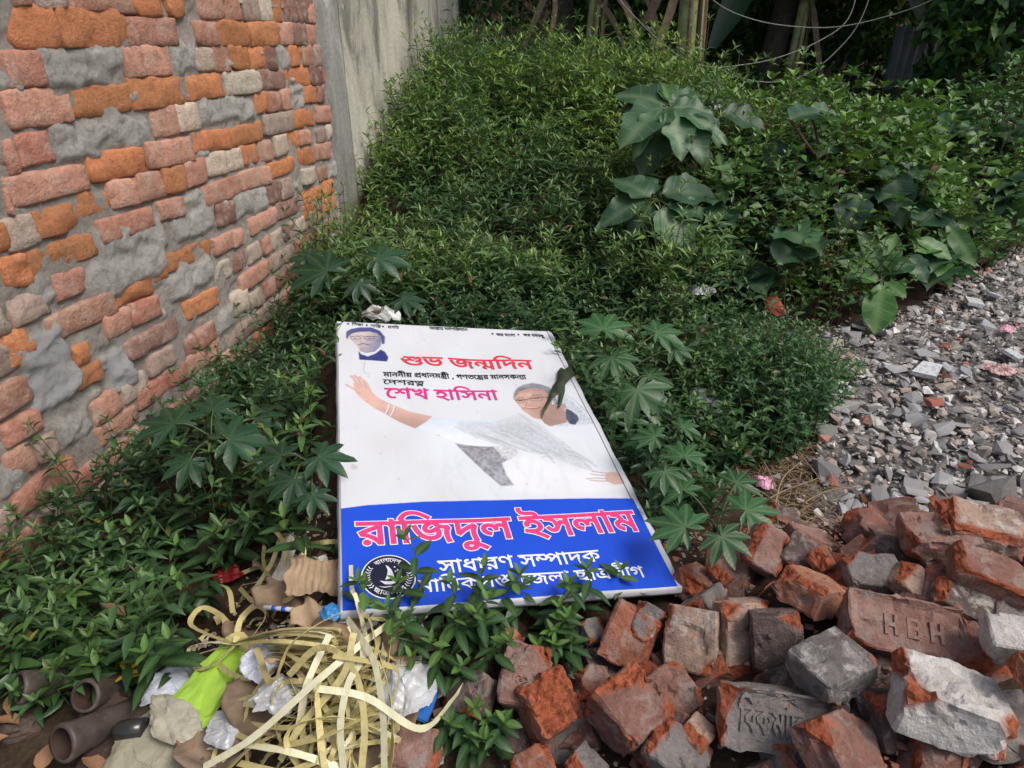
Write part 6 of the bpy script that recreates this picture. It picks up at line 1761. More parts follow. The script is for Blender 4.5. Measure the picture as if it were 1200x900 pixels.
def big_shrub(label, rootpx, rooty, leaves, seed=0, droop_up=0.5):
    """leaves: (base px, base py, tip px, tip py, base y, tip y, kind, width factor)"""
    r_ = random.Random(seed)
    pr = at_y(rootpx[0], rootpx[1], rooty); base = Vector((pr.x, pr.y, gz(pr.x, pr.y)))
    root = empty("broad_leaved_shrub", base, label, "shrub")
    W = Matrix.Translation(base)
    tops = []
    for (bx, by, tx, ty, yb, yt, kd, wf) in leaves:
        b_ = at_y(bx, by, yb); t_ = at_y(tx, ty, yt)
        d = t_ - b_
        tocam = (Vector((0, 0, EYE)) - b_).normalized()
        n_ = (Vector((0, 0, 1)) * 0.75 + tocam * 0.55 + Vector((r_.uniform(-.25, .25), 0, 0)))
        put_leaf("leaf", r_.choice(BL[kd]), root, leaf_matrix(b_, d, n_, d.length, wf), W)
        tops.append(b_)
    cl = []
    for p in tops:
        for c in cl:
            if (c[0] - p).length < 0.12: c.append(p); break
        else: cl.append([p])
    for c in cl:
        m_ = sum(c, Vector()) / len(c)
        sp = smooth_path([base, base.lerp(m_, 0.5) + Vector((r_.uniform(-.04, .04), 0.03, 0.0)), m_], 5)
        obj("stem", tube_mesh("stem", [p - base for p in sp], [0.010 - 0.005 * i / len(sp) for i in range(len(sp))], 6, M_RSTEM), root)
        for p in c:
            obj("leaf_stalk", tube_mesh("leaf_stalk", [m_ - base, p - base], 0.003, 5, M_STEM), root)
    return root


big_shrub("tall shrub with broad drooping grey green leaves standing out of the mound", (765, 330), 3.25,
    [(782, 124, 722, 96, 3.25, 3.35, 'g', 1.0), (780, 126, 730, 150, 3.2, 3.0, 'g', 1.3), (785, 120, 802, 88, 3.25, 3.4, 'g', 1.5), (783, 118, 776, 92, 3.25, 3.35, 'b', 1.3),
     (788, 126, 838, 122, 3.2, 3.15, 'g', 1.1), (786, 130, 806, 172, 3.15, 2.95, 'g', 1.2), (800, 136, 828, 178, 3.15, 2.95, 'g', 1.2), (778, 140, 752, 200, 3.2, 3.05, 'd', 1.3),
     (812, 128, 852, 162, 3.2, 3.1, 'g', 1.0), (846, 132, 905, 140, 3.3, 3.25, 'd', 1.25), (786, 122, 834, 98, 3.25, 3.35, 'g', 0.8), (776, 128, 738, 172, 3.15, 3.0, 'g', 0.8), (795, 132, 858, 150, 3.15, 3.0, 'g', 0.75), (790, 118, 756, 92, 3.3, 3.4, 'b', 0.8), (800, 150, 842, 190, 3.2, 3.1, 'd', 1.1), (760, 120, 728, 128, 3.3, 3.3, 'g', 1.0), (806, 170, 818, 200, 3.2, 3.1, 'd', 1.2)], 1)
big_shrub("lower shrub with large dark spade shaped leaves and bare knotted stem before the mound", (765, 345), 2.95,
    [(762, 232, 722, 198, 2.9, 3.0, 'd', 1.4), (758, 234, 698, 254, 2.9, 2.8, 'd', 1.05), (768, 232, 742, 206, 2.95, 3.05, 'd', 1.4), (776, 226, 845, 216, 2.9, 2.9, 'd', 1.35),
     (774, 244, 818, 292, 2.85, 2.7, 'g', 1.5), (766, 228, 752, 196, 2.95, 3.05, 'd', 1.2), (780, 230, 822, 200, 2.95, 3.0, 'd', 1.1), (764, 240, 735, 280, 2.9, 2.8, 'd', 1.1), (782, 240, 840, 246, 2.85, 2.8, 'd', 1.0), (786, 236, 832, 270, 2.9, 2.8, 'd', 1.0)], 2)
big_shrub("young shrub with bright green tip leaves right of the tall grey green one", (850, 300), 3.05,
    [(845, 196, 842, 176, 3.0, 3.05, 'b', 1.0), (846, 196, 866, 186, 3.0, 3.0, 'b', 1.2), (846, 200, 862, 222, 3.0, 2.95, 'b', 1.3), (842, 208, 852, 238, 3.0, 2.95, 'b', 1.2),
     (905, 210, 898, 194, 3.1, 3.15, 'b', 1.2), (906, 212, 942, 206, 3.1, 3.05, 'b', 1.1), (904, 214, 920, 232, 3.1, 3.0, 'b', 1.4), (908, 165, 906, 198, 3.2, 3.1, 'd', 1.3)], 3)
big_shrub("shrub with dark rounded leaves in the middle of the right bank", (990, 300), 3.2,
    [(925, 140, 968, 118, 3.08, 3.13, 'd', 1.3), (1008, 228, 988, 270, 2.83, 2.73, 'd', 1.5), (1002, 226, 1016, 246, 2.88, 2.78, 'd', 1), (950, 128, 985, 125, 3.18, 3.18, 'g', 1.2)], 4)
big_shrub("bright green rosette of long wide leaves at the foot of the bank by the rubble", (1035, 350), 2.66,
    [(1032, 318, 1012, 268, 2.62, 2.67, 'b', 1), (1030, 325, 1052, 268, 2.62, 2.72, 'b', 1.1), (1030, 328, 988, 300, 2.57, 2.62, 'b', 1), (1032, 332, 1028, 388, 2.52, 2.37, 'b', 1.3),
     (1036, 330, 1062, 345, 2.57, 2.47, 'b', 1.3), (1034, 335, 1048, 380, 2.52, 2.42, 'b', 1.1), (1028, 330, 996, 318, 2.52, 2.47, 'b', 0.9), (1038, 322, 1078, 296, 2.62, 2.67, 'd', 1.1)], 5)
big_shrub("shrub of long strap like leaves leaning over the far end of the rubble", (1120, 320), 3.0,
    [(1068, 262, 1122, 238, 2.92, 2.97, 'd', 1.3), (1072, 278, 1122, 300, 2.87, 2.77, 'b', 1), (1108, 262, 1148, 310, 2.92, 2.77, 'b', 0.9), (1080, 300, 1120, 272, 2.87, 2.92, 'd', 1.2),
     (1095, 250, 1136, 268, 2.97, 2.92, 'd', 1), (1046, 200, 1062, 262, 2.97, 2.82, 'd', 1), (1062, 300, 1092, 326, 2.72, 2.62, 'd', 1.2)], 6)


def auto_shrub(label, cx, cy, yy, rpx, n, kd, seed, wf=1.0):
    """a bush of broad leaves: they leave several stem tips and point outwards and down"""
    r_ = random.Random(seed); lv = []
    for i in range(n):
        bx = cx + r_.uniform(-0.45, 0.45) * rpx; by = cy + r_.uniform(-0.45, 0.3) * rpx
        a = r_.uniform(0, 6.28); L = r_.uniform(0.35, 0.62) * rpx
        lv.append((bx, by, bx + math.cos(a) * L, by + math.sin(a) * L * 0.75 + 0.25 * L, yy + r_.uniform(-0.08, 0.08), yy + r_.uniform(-0.22, 0.08), r_.choice(kd), wf * r_.uniform(0.85, 1.3)))
    return big_shrub(label, (cx, cy + rpx), yy + 0.1, lv, seed)


for i, (lb, cx, cy, yy, rp, n_, kd, wf) in enumerate((
    ("dark shrub filling the hollow between the tall grey green shrub and the bright young one", 860, 250, 2.95, 46, 13, 'd', 1.2),
    ("shrub of heart shaped leaves low on the bank, left of the bright rosette", 940, 285, 2.65, 50, 14, 'dg', 1.4),
    ("light green leafy shoot standing up behind the end of the thin dry pole", 965, 185, 3.3, 40, 11, 'gb', 1.2),
    ("leafy shrub above the bright rosette, halfway up the bank", 1050, 215, 3.05, 46, 14, 'dg', 1.3),
    ("shrub with broad leaves at the right frame edge over the far rubble", 1180, 225, 3.5, 60, 16, 'd', 1.3),
    ("leafy top of a shrub on the skyline of the right bank", 1125, 150, 3.9, 44, 14, 'dg', 1.3),
    ("shrub on the skyline at the right frame edge", 1190, 160, 3.9, 44, 12, 'dd', 1.3),
    ("small pale green shoot on the crest of the mound left of the tall shrub", 712, 95, 4.4, 24, 8, 'gb', 1.0),
    ("dark leafed shrub beside the blue bag behind the tall shrub", 880, 165, 3.5, 36, 10, 'dg', 1.2),
    ("low shrub under the strap leaved one beside the rubble", 1100, 300, 2.95, 34, 10, 'db', 1.2),
    ("low leafy shrub between bushy weed and the dark foot of the bank", 880, 330, 2.6, 34, 11, 'd', 1.1),
    ("small leafy shoot in the middle of the mound, left of the lower dark shrub", 660, 230, 3.7, 22, 8, 'g', 1.0),
    ("broad leaved shoot high on the mound near the plastered wall", 600, 120, 4.8, 20, 7, 'g', 1.0))):
    auto_shrub(lb, cx, cy, yy, rp, n_, kd, 700 + i, wf)

# ------------------------------------------------------------------ brickbats
def brick_mat(name, body, crust, rustcol):
    """Col.r = 1 on freshly broken faces"""
    m, nt, b = new_mat(name)
    tc = N(nt, "ShaderNodeTexCoord"); oi = N(nt, "ShaderNodeObjectInfo")
    at = N(nt, "ShaderNodeAttribute", attribute_name="Col"); sep = N(nt, "ShaderNodeSeparateColor")
    nt.links.new(at.outputs["Color"], sep.inputs[0])
    cb = N(nt, "ShaderNodeCombineXYZ")
    nt.links.new(oi.outputs["Random"], cb.inputs[0]); nt.links.new(oi.outputs["Random"], cb.inputs[2])
    off = N(nt, "ShaderNodeVectorMath", operation='MULTIPLY_ADD')
    nt.links.new(cb.outputs[0], off.inputs[0]); off.inputs[1].default_value = (23, 41, 61); nt.links.new(tc.outputs["Object"], off.inputs[2])
    v = off.outputs[0]
    n1 = noise_node(nt, 16, 6, 0.65, v, 0.5)
    n2 = noise_node(nt, 85, 8, 0.78, v)
    n3 = noise_node(nt, 30, 8, 0.72, v, 0.7)
    n4 = noise_node(nt, 260, 3, 0.6, v)
    c = mixc(nt, 1.0, oi.outputs["Color"], ramp(nt, n1.outputs[0], [(0.3, (0.62, 0.58, 0.56)), (0.7, (1.3, 1.3, 1.3))]).outputs[0], 'MULTIPLY')
    c = mixc(nt, ramp(nt, n3.outputs[0], [(0.50, (0, 0, 0)), (0.62, (0.75, 0.75, 0.75))]).outputs[0], c, tuple(crust))
    # scraped spots show red under the skin
    c = mixc(nt, ramp(nt, n1.outputs[0], [(0.645, (0, 0, 0)), (0.675, (0.85, 0.85, 0.85))]).outputs[0], c, tuple(rustcol))
    br = mixc(nt, ramp(nt, n2.outputs[0], [(0.35, (0, 0, 0)), (0.7, (1, 1, 1))]).outputs[0], tuple(x * 0.5 for x in rustcol), tuple(x * 1.25 for x in rustcol))
    br = mixc(nt, ramp(nt, n3.outputs[0], [(0.60, (0, 0, 0)), (0.70, (0.6, 0.6, 0.6))]).outputs[0], br, tuple(x * 0.55 for x in body))
    c = mixc(nt, sep.outputs[0], c, br)
    c = mixc(nt, 0.8, c, ramp(nt, n2.outputs[0], [(0.28, (0.45, 0.42, 0.4)), (0.45, (1, 1, 1)), (0.8, (1.2, 1.2, 1.2))]).outputs[0], 'MULTIPLY')
    c = mixc(nt, 0.6, c, ramp(nt, n4.outputs[0], [(0.30, (0.4, 0.4, 0.4)), (0.40, (1, 1, 1))]).outputs[0], 'MULTIPLY')
    nt.links.new(c, b.inputs["Base Color"]); b.inputs["Roughness"].default_value = 0.93; b.inputs["Specular IOR Level"].default_value = 0.2
    ad = N(nt, "ShaderNodeMath", operation='ADD'); nt.links.new(n2.outputs[0], ad.inputs[0]); nt.links.new(n4.outputs[0], ad.inputs[1])
    bump(nt, b, ad.outputs[0], 0.8, 0.003)
    return m


RUST = (0.37, 0.105, 0.050)
M_BAT = brick_mat("brickbat", (0.3, 0.2, 0.17), (0.30, 0.255, 0.225), RUST)
M_BATW = brick_mat("mortar_crusted_brick", (0.4, 0.38, 0.34), (0.50, 0.47, 0.42), RUST)


def bat_mesh(name, dims, seed, cuts, mat, sub=5, rough=1.0, frog=False):
    """box cut by planes; cut faces are marked broken; then refined and roughened"""
    L, W, T = dims
    bm = bmesh.new()
    bmesh.ops.create_cube(bm, size=1.0)
    for v_ in bm.verts: v_.co = Vector((v_.co.x * L, v_.co.y * W, v_.co.z * T))
    lay = bm.faces.layers.int.new("broken")
    if frog:
        top = max(bm.faces, key=lambda f: f.calc_center_median().z)
        r_ = bmesh.ops.inset_region(bm, faces=[top], thickness=W * 0.17)
        for v_ in top.verts:
            v_.co.z -= T * 0.17
            v_.co.x *= 0.97
    for (no, off) in cuts:
        no = Vector(no).normalized()
        ext = abs(no.x) * L / 2 + abs(no.y) * W / 2 + abs(no.z) * T / 2
        geom = bm.verts[:] + bm.edges[:] + bm.faces[:]
        res = bmesh.ops.bisect_plane(bm, geom=geom, plane_co=no * (ext * off), plane_no=no, clear_outer=True)
        ed = [e for e in res['geom_cut'] if isinstance(e, bmesh.types.BMEdge)]
        if ed:
            f = bmesh.ops.contextual_create(bm, geom=ed)
            for ff in f['faces']: ff[lay] = 1
    bmesh.ops.bevel(bm, geom=bm.edges[:], offset=min(dims) * 0.05, segments=1, affect='EDGES')
    bmesh.ops.triangulate(bm, faces=[f for f in bm.faces if len(f.verts) > 4])
    tgt = max(dims) / sub
    for it in range(4):
        ed = [e for e in bm.edges if e.calc_length() > tgt * 1.35]
        if not ed: break
        bmesh.ops.subdivide_edges(bm, edges=ed, cuts=1, use_grid_fill=True)
        bmesh.ops.triangulate(bm, faces=[f for f in bm.faces if len(f.verts) > 4])
    bm.normal_update()
    P = np.array([v_.co[:] for v_ in bm.verts]); Nn = np.array([v_.normal[:] for v_ in bm.verts])
    br = np.array([np.mean([f[lay] for f in v_.link_faces]) for v_ in bm.verts])
    a = min(dims) * rough
    d = a * 0.075 * fbm(P * 22 + seed * 1.7, seed % 91, 3) + a * 0.022 * fbm(P * 90 + seed, seed % 37, 2) + a * 0.24 * br * fbm(P * 42 + seed, seed % 71, 4, 0.6) - a * 0.10 * sstep(0.28, 0.5, fbm(P * 34 + seed * 0.7, seed % 53, 2))
    P = P + Nn * d[:, None]
    for v_, p in zip(bm.verts, P): v_.co = p
    me = bpy.data.meshes.new(name); bm.to_mesh(me)
    bm.free()
    at_ = me.color_attributes.new("Col", 'FLOAT_COLOR', 'POINT')
    c = np.ones((len(P), 4), np.float32); c[:, 0] = br; c[:, 1] = 0; c[:, 2] = 0
    at_.data.foreach_set("color", c.ravel())
    me.materials.append(mat)
    for p in me.polygons: p.use_smooth = False
    return me


def project(p):
    d = p - Vector((0, 0, EYE))
    depth = d.y * CP - d.z * SP
    yc = d.y * SP + d.z * CP
    return 600 + FPX * d.x / depth, 450 - FPX * yc / depth


def fit_box(me, box, dz, rot, zref):
    """place and size the piece so that it covers the wanted patch of the pile"""
    cx, cy = (box[0] + box[2]) / 2, (box[1] + box[3]) / 2
    Rm = Euler([R(a) for a in rot]).to_matrix()
    P = [Rm @ v_.co for v_ in me.vertices]
    s = 1.0; tx, ty = cx, cy
    for it in range(8):
        c = on_ground(tx, ty, dz) if zref is None else at_z(tx, ty, zref)
        pr = [project(c + p * s) for p in P]
        x0 = min(q[0] for q in pr); x1 = max(q[0] for q in pr); y0 = min(q[1] for q in pr); y1 = max(q[1] for q in pr)
        k = 0.5 * (box[2] - box[0]) / (x1 - x0) + 0.5 * (box[3] - box[1]) / (y1 - y0)
        s *= k ** 0.9
        tx += cx - (x0 + x1) / 2; ty += cy - (y0 + y1) / 2
    return c, s


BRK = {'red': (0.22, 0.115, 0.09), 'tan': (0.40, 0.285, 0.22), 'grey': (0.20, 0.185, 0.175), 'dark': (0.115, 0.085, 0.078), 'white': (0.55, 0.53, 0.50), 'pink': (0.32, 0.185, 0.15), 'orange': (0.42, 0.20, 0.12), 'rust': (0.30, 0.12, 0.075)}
H_ = (0.13, 0.115, 0.07); F_ = (0.24, 0.115, 0.07); Q_D = (0.09, 0.075, 0.06)
c1 = lambda *a: list(a)
# box in photo pixels, dims, colour, crusted?, rotation xyz degrees, lift above the pile, cuts, label
BATS = [
 ((1035, 760, 1197, 890), (0.15, 0.115, 0.085), 'white', 1, (-12, 8, -20), 0.065, [((-1, 0.15, 0.25), 0.86), ((1, 0.6, 0), 0.92)], "largest pale brickbat with a whitewashed top and raw rusty left end, bottom right"),
 ((968, 695, 1157, 780), F_, 'pink', 0, (34, 4, -12), 0.05, [((1, 0.2, 0.2), 0.9)], "long brick with raised letters in its frog lying above the pale one", 'frogH'),
 ((829, 803, 1006, 894), F_, 'grey', 0, (48, 2, -9), 0.045, [((-1, 0, 0.1), 0.97)], "grey brick with worn Bengali letters stamped in its frog near the bottom edge", 'frogB'),
 ((912, 740, 1037, 824), (0.135, 0.115, 0.07), 'grey', 1, (-6, -3, 24), 0.075, [((1, -0.5, 0.2), 0.85), ((0.8, -0.2, -1), 0.9)], "grey brickbat with a chipped rust red corner resting in the middle of the pile"),
 ((893, 652, 981, 738), (0.12, 0.115, 0.07), 'orange', 0, (-8, 26, 30), 0.055, [((1, 0.5, 0.6), 0.72), ((-1, 0, 1), 0.84)], "orange tan brickbat with a broad rounded top behind the grey middle one"),
 ((842, 690, 900, 792), (0.11, 0.12, 0.06), 'tan', 0, (56, 8, 10), 0.03, [((1, 0, 0.3), 0.9)], "brown brickbat leaning up beneath the orange tan one"),
 ((880, 706, 940, 804), (0.10, 0.13, 0.06), 'dark', 0, (62, -8, -8), 0.035, [((0.5, -1, 0), 0.8), ((-0.7, -1, 0.2), 0.86)], "dark grey flat brickbat with jagged lower edge standing on end"),
 ((778, 704, 844, 796), (0.10, 0.12, 0.07), 'tan', 1, (44, -12, -22), 0.05, [((-1, 0.3, 0.7), 0.82), ((0.3, -1, -0.4), 0.9)], "pale tan brickbat with sloping face left of the brown leaning one"),
 ((778, 662, 852, 714), (0.11, 0.10, 0.07), 'rust', 0, (10, 18, 40), 0.045, [((-1, -0.4, 0.6), 0.62), ((1, 0.2, 1), 0.8)], "broken rust red brickbat touching the sign's lower right corner"),
 ((868, 612, 928, 676), (0.09, 0.11, 0.07), 'pink', 0, (38, 22, -25), 0.05, [((1, 0.2, 0.8), 0.66), ((-1, 0, 0.8), 0.8)], "wedge shaped pink brickbat at the back of the pile near the castor leaves"),
 ((943, 640, 990, 678), Q_D, 'rust', 0, (10, 28, 20), 0.035, [((1, 0.3, 1), 0.5), ((-1, 0, 0.5), 0.7)], "small pointed rust red brick chip at the back of the pile"),
 ((984, 646, 1062, 700), (0.15, 0.11, 0.06), 'grey', 0, (14, 0, -8), 0.045, [((1, 0.1, 0.5), 0.9)], "flat blue grey brick slab behind the lettered brick"),
 ((1040, 660, 1094, 706), (0.09, 0.10, 0.06), 'tan', 0, (18, 30, -35), 0.05, [((-1, 0.2, 0.8), 0.6), ((1, 0, 0.8), 0.8)], "small tan wedge of brick leaning against the blue grey slab"),
 ((1051, 598, 1152, 664), (0.17, 0.115, 0.08), 'pink', 0, (4, -6, -10), 0.065, [((-1, -0.3, 0.4), 0.84), ((1, 0.6, 0.5), 0.85)], "big pinkish brown brickbat at the back right of the pile"),
 ((1078, 586, 1215, 652), (0.20, 0.115, 0.08), 'tan', 1, (8, 8, -14), 0.075, [((-1, 0.2, 1), 0.72), ((0, -1, 0.7), 0.85)], "grey and cream brick at the right frame edge, furthest back of the pile"),
 ((1104, 634, 1222, 712), (0.22, 0.11, 0.07), 'red', 0, (10, 14, -22), 0.075, [((-1, 0, 0.5), 0.9), ((0, -1, 0.3), 0.94)], "long dark red brick running out of the right frame edge"),
 ((1086, 682, 1174, 736), (0.16, 0.10, 0.06), 'dark', 1, (18, 16, -28), 0.05, [((-1, 0.1, 0.9), 0.75)], "dark brickbat with a pale worn ridge below the long red one"),
 ((1153, 708, 1225, 790), (0.12, 0.10, 0.08), 'white', 1, (12, -4, -18), 0.075, [((-1, -0.3, -0.4), 0.85)], "whitish block cut by the right frame edge above the largest pale brickbat"),
 ((1190, 748, 1240, 838), Q_D, 'rust', 0, (20, 40, 20), 0.10, [((-1, 0, 1), 0.7)], "rust red sliver just inside the right frame edge"),
 ((914, 838, 1048, 930), (0.15, 0.12, 0.07), 'red', 0, (30, 22, 32), 0.055, [((-1, 0.4, 0.5), 0.8), ((1, 1, 0.2), 0.9)], "reddish brickbat poking up as a peak at the bottom edge below the grey middle one"),
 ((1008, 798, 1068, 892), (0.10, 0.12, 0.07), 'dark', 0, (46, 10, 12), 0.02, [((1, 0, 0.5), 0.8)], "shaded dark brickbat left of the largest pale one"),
 ((738, 852, 848, 920), (0.14, 0.11, 0.07), 'grey', 0, (10, 22, -30), 0.055, [((-1, 0.2, 0.7), 0.7), ((0.2, 0.2, 1), 0.9)], "grey wedge shaped brickbat at the bottom edge, left of the stamped grey brick"),
 ((742, 775, 826, 856), (0.11, 0.11, 0.07), 'red', 0, (26, -18, 25), 0.035, [((1, -0.4, 0.2), 0.82)], "dull dark red brickbat right of the big two faced red block"),
 ((793, 838, 836, 884), Q_D, 'tan', 0, (18, 20, 50), 0.055, [((-1, 0, 1), 0.7)], "small chip with a cream end above the grey wedge"),
 ((700, 700, 778, 794), (0.10, 0.12, 0.075), 'rust', 0, (46, 16, -24), 0.055, [((1, 0.2, 0.6), 0.72), ((0.2, 1, -0.2), 0.92)], "upright orange red brickbat with a grey mortar flank at the sign's edge"),
 ((736, 700, 778, 760), (0.07, 0.09, 0.05), 'grey', 1, (40, 20, -20), 0.085, [((1, 0, 0.6), 0.8), ((-1, 0.2, 0.2), 0.8)], "grey mortar lump stuck behind the upright orange red brickbat"),
 ((678, 718, 708, 762), Q_D, 'grey', 0, (20, 10, 30), 0.03, [((1, 0, 1), 0.6)], "small grey and red chip left of the upright orange red brickbat"),
 ((690, 766, 784, 894), (0.12, 0.115, 0.12), 'red', 0, (22, -6, 38), 0.065, [((0.1, 0.3, 1), 0.80), ((-1, -0.2, 0.3), 0.92)], "big squarish red block with a raw orange top in the left half of the pile"),
 ((582, 748, 650, 836), (0.10, 0.12, 0.09), 'pink', 0, (30, 6, -6), 0.05, [((1, 0.2, 0.4), 0.86)], "dark red brickbat with three stamped signs on its upper face", 'frogS'),
 ((598, 780, 684, 876), (0.11, 0.115, 0.10), 'rust', 0, (24, 0, 34), 0.07, [((-1, -0.5, -0.2), 0.86), ((0, 0, 1), 0.92)], "orange brickbat with a grey worn patch on top, in front of the stamped one"),
 ((672, 774, 716, 832), Q_D, 'red', 0, (20, 20, 10), 0.02, [((1, 0, 0.5), 0.8)], "dull red brickbat wedged between the orange one and the big red block"),
 ((521, 778, 584, 856), (0.10, 0.10, 0.08), 'dark', 0, (24, -20, -30), 0.03, [((-1, 0.3, 0.8), 0.65)], "purplish dark brickbat left of the stamped dark red one"),
 ((448, 842, 524, 915), (0.12, 0.10, 0.07), 'pink', 0, (20, 8, -12), 0.035, [((-1, -0.5, 0.3), 0.8), ((1, 0, 0.6), 0.8)], "pinkish brickbat under the yellow straps at the bottom edge"),
 ((580, 838, 624, 896), Q_D, 'dark', 0, (24, 10, 20), 0.02, [((1, 0.3, 0.3), 0.8)], "small dark brickbat below the orange and grey one"),
 ((590, 878, 664, 930), (0.11, 0.09, 0.07), 'rust', 0, (10, -14, 20), 0.045, [((1, 0.3, 0.6), 0.7), ((-1, 0, 0.7), 0.8)], "raw orange red brickbat cut by the bottom edge"),
 ((658, 874, 716, 926), (0.09, 0.09, 0.06), 'grey', 0, (14, 20, 50), 0.04, [((-1, 0.2, 0.8), 0.7)], "grey brickbat at the bottom edge right of the raw orange red one"),
 ((476, 718, 500, 744), (0.05, 0.04, 0.03), 'rust', 0, (10, 30, 20), 0.015, [((1, 0, 1), 0.6)], "tiny red brick chip below the emblem"),
 ((580, 735, 612, 756), (0.07, 0.05, 0.03), 'orange', 0, (10, 20, -30), 0.02, [((1, 0, 1), 0.7)], "thin orange brick chip above the stamped dark red brickbat"),
 ((893, 592, 946, 628), (0.10, 0.07, 0.05), 'dark', 0, (6, 10, -10), 0.02, [((1, 0.3, 0.6), 0.7), ((-1, 0, 0.6), 0.7)], "brown stone lying alone between castor leaves and pile"),
 ((826, 655, 872, 692), Q_D, 'red', 0, (10, 15, 35), 0.02, [((-1, 0, 1), 0.7)], "red brick chip between the sign corner and the orange tan brickbat"),
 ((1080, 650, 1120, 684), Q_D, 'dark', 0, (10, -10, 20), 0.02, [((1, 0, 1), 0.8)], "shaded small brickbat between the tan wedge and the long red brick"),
]
bat_objs = []
for i, bt in enumerate(BATS):
    box, dims, colr, crust, rot, lift, cuts, label = bt[:8]
    frog = bt[8] if len(bt) > 8 else None
    rc2 = random.Random(i * 7 + 1)
    cuts = list(cuts) + [((rc2.choice((-1, 1)) * rc2.uniform(0.5, 1), rc2.choice((-1, 1)) * rc2.uniform(0.5, 1), rc2.choice((-1, 1)) * rc2.uniform(0.5, 1)), rc2.uniform(0.68, 0.84)) for _ in range(4)]
    me = bat_mesh("brickbat", dims, 11 + i * 13, cuts, M_BATW if crust else M_BAT, 15, 1.0, frog in ('frogH', 'frogB'))
    c, s = fit_box(me, box, lift, rot, None)
    s = max(0.55, min(1.45, s))
    me.transform(Matrix.Scale(s, 4))
    o = obj("brickbat", me); o.location = c; o.rotation_euler = [R(a) for a in rot]
    tag(o, label, "brick")
    j = random.Random(i).uniform(0.85, 1.12)
    o.color = tuple(min(1, x * j) for x in BRK[colr]) + (1,)
    bat_objs.append(o)
    if frog:
        Lb, Wb, Tb = [d * s for d in dims]
        if frog == 'frogS':
            w, cs = word_outline("frog", 20); width = Wb * 0.42; ht = 0.022; z0 = Tb / 2 - 0.001; org = Vector((0.004, -Wb * 0.30)); turn = 90
        elif frog == 'frogB':
            w, cs = word_outline("frog", 26); width = Lb * 0.50; ht = 0.032; z0 = Tb * 0.33; org = Vector((-Lb * 0.36, -0.016)); turn = 0
        else:
            # block capitals H B H
            def bar(x0, y0, x1, y1): return [(x0, y0), (x1, y0), (x1, y1), (x0, y1)]
            Hc = lambda o_: [bar(o_, 0, o_ + 130, 600), bar(o_ + 330, 0, o_ + 460, 600), bar(o_ + 120, 240, o_ + 340, 360)]
            Bc = lambda o_: [bar(o_, 0, o_ + 120, 600), bar(o_ + 110, 0, o_ + 400, 110), bar(o_ + 110, 245, o_ + 380, 355), bar(o_ + 110, 490, o_ + 380, 600), bar(o_ + 340, 60, o_ + 460, 270), bar(o_ + 320, 330, o_ + 440, 540)]
            cs = Hc(0) + Bc(760) + Hc(1520); w = 1980; width = Lb * 0.48; ht = 0.030; z0 = Tb * 0.33; org = Vector((-Lb * 0.20, -0.016)); turn = 0
        rt = Matrix.Rotation(R(turn), 2)
        tc_ = [[tuple(org + rt @ Vector((x * width / w, y * ht / 600))) for x, y in c_] for c_ in cs]
        V, T = fill(tc_)
        nV = len(V)
        e1 = V[T[:, 1]] - V[T[:, 0]]; e2 = V[T[:, 2]] - V[T[:, 0]]
        fl = (e1[:, 0] * e2[:, 1] - e1[:, 1] * e2[:, 0]) < 0
        T[fl] = T[fl][:, ::-1]
        ed = {}
        for t in T:
            for a_, b_ in ((t[0], t[1]), (t[1], t[2]), (t[2], t[0])): ed[(a_, b_)] = 1
        S_ = [(a_, b_, b_ + nV, a_ + nV) for (a_, b_) in ed if (b_, a_) not in ed]
        VV = np.r_[np.c_[V, z0 + 0.0026 + 0.0018 * fbm(V * 60, 7, 2)], np.c_[V, np.full(nV, z0 - 0.004)]]
        me2 = mesh_np("raised_letters", VV, [T, np.array(S_)], False, [M_BATW if crust else M_BAT], col=np.zeros((nV * 2, 3)))
        lo = obj("raised_letters", me2, o); lo.color = o.color

# lesser brickbats filling the pile below and between
rr = random.Random(5)
protos = [bat_mesh("brickbat", (rr.uniform(0.08, 0.13), rr.uniform(0.07, 0.11), rr.uniform(0.05, 0.07)), 500 + i,
                   [((rr.uniform(-1, 1), rr.uniform(-1, 1), rr.uniform(-0.3, 1)), rr.uniform(0.6, 0.85)) for _ in range(3)], M_BAT, 6) for i in range(8)]
cnt = 0
for i in range(150):
    x = rr.uniform(-0.02, 1.25); y = rr.uniform(0.42, 1.22 + 0.0 * 1)
    if y > 0.97 + 0.02 * x: continue
    pz = float(pile(np.array([x]), np.array([y]))[0])
    if pz < 0.02: continue
    if sign_dist(np.array([x]), np.array([y]))[0] < 0.07: continue
    if (x - 0.05) ** 2 + (y - 0.8) ** 2 < 0.01: continue
    o = bpy.data.objects.new("brickbat", rr.choice(protos)); link(o)
    o.location = (x, y, gz(x, y) + rr.uniform(-0.012, 0.012))
    o.rotation_euler = (rr.uniform(-0.7, 0.7), rr.uniform(-0.7, 0.7), rr.uniform(0, 6.28))
    s = rr.uniform(0.75, 1.1); o.scale = (s, s, s)
    kc = rr.choice(['red', 'dark', 'red', 'dark', 'grey', 'pink'])
    o.color = BRK[kc] + (1,)
    zone = ("around the orange one, left end of the pile" if x < 0.25 else "in the middle of the pile" if x < 0.55 else "in the right half of the pile") if y < 0.78 else ("behind the big red block, by the sign corner" if x < 0.3 else "along the back of the pile below the castor leaves" if x < 0.62 else "at the back right of the pile near the rubble")
    cn = {'red': 'dull red', 'dark': 'dark brown', 'grey': 'grey', 'pink': 'pinkish'}[kc]
    tag(o, cn + " half buried brickbat " + zone, "brick", cn + " half buried brickbats " + zone)
    cnt += 1

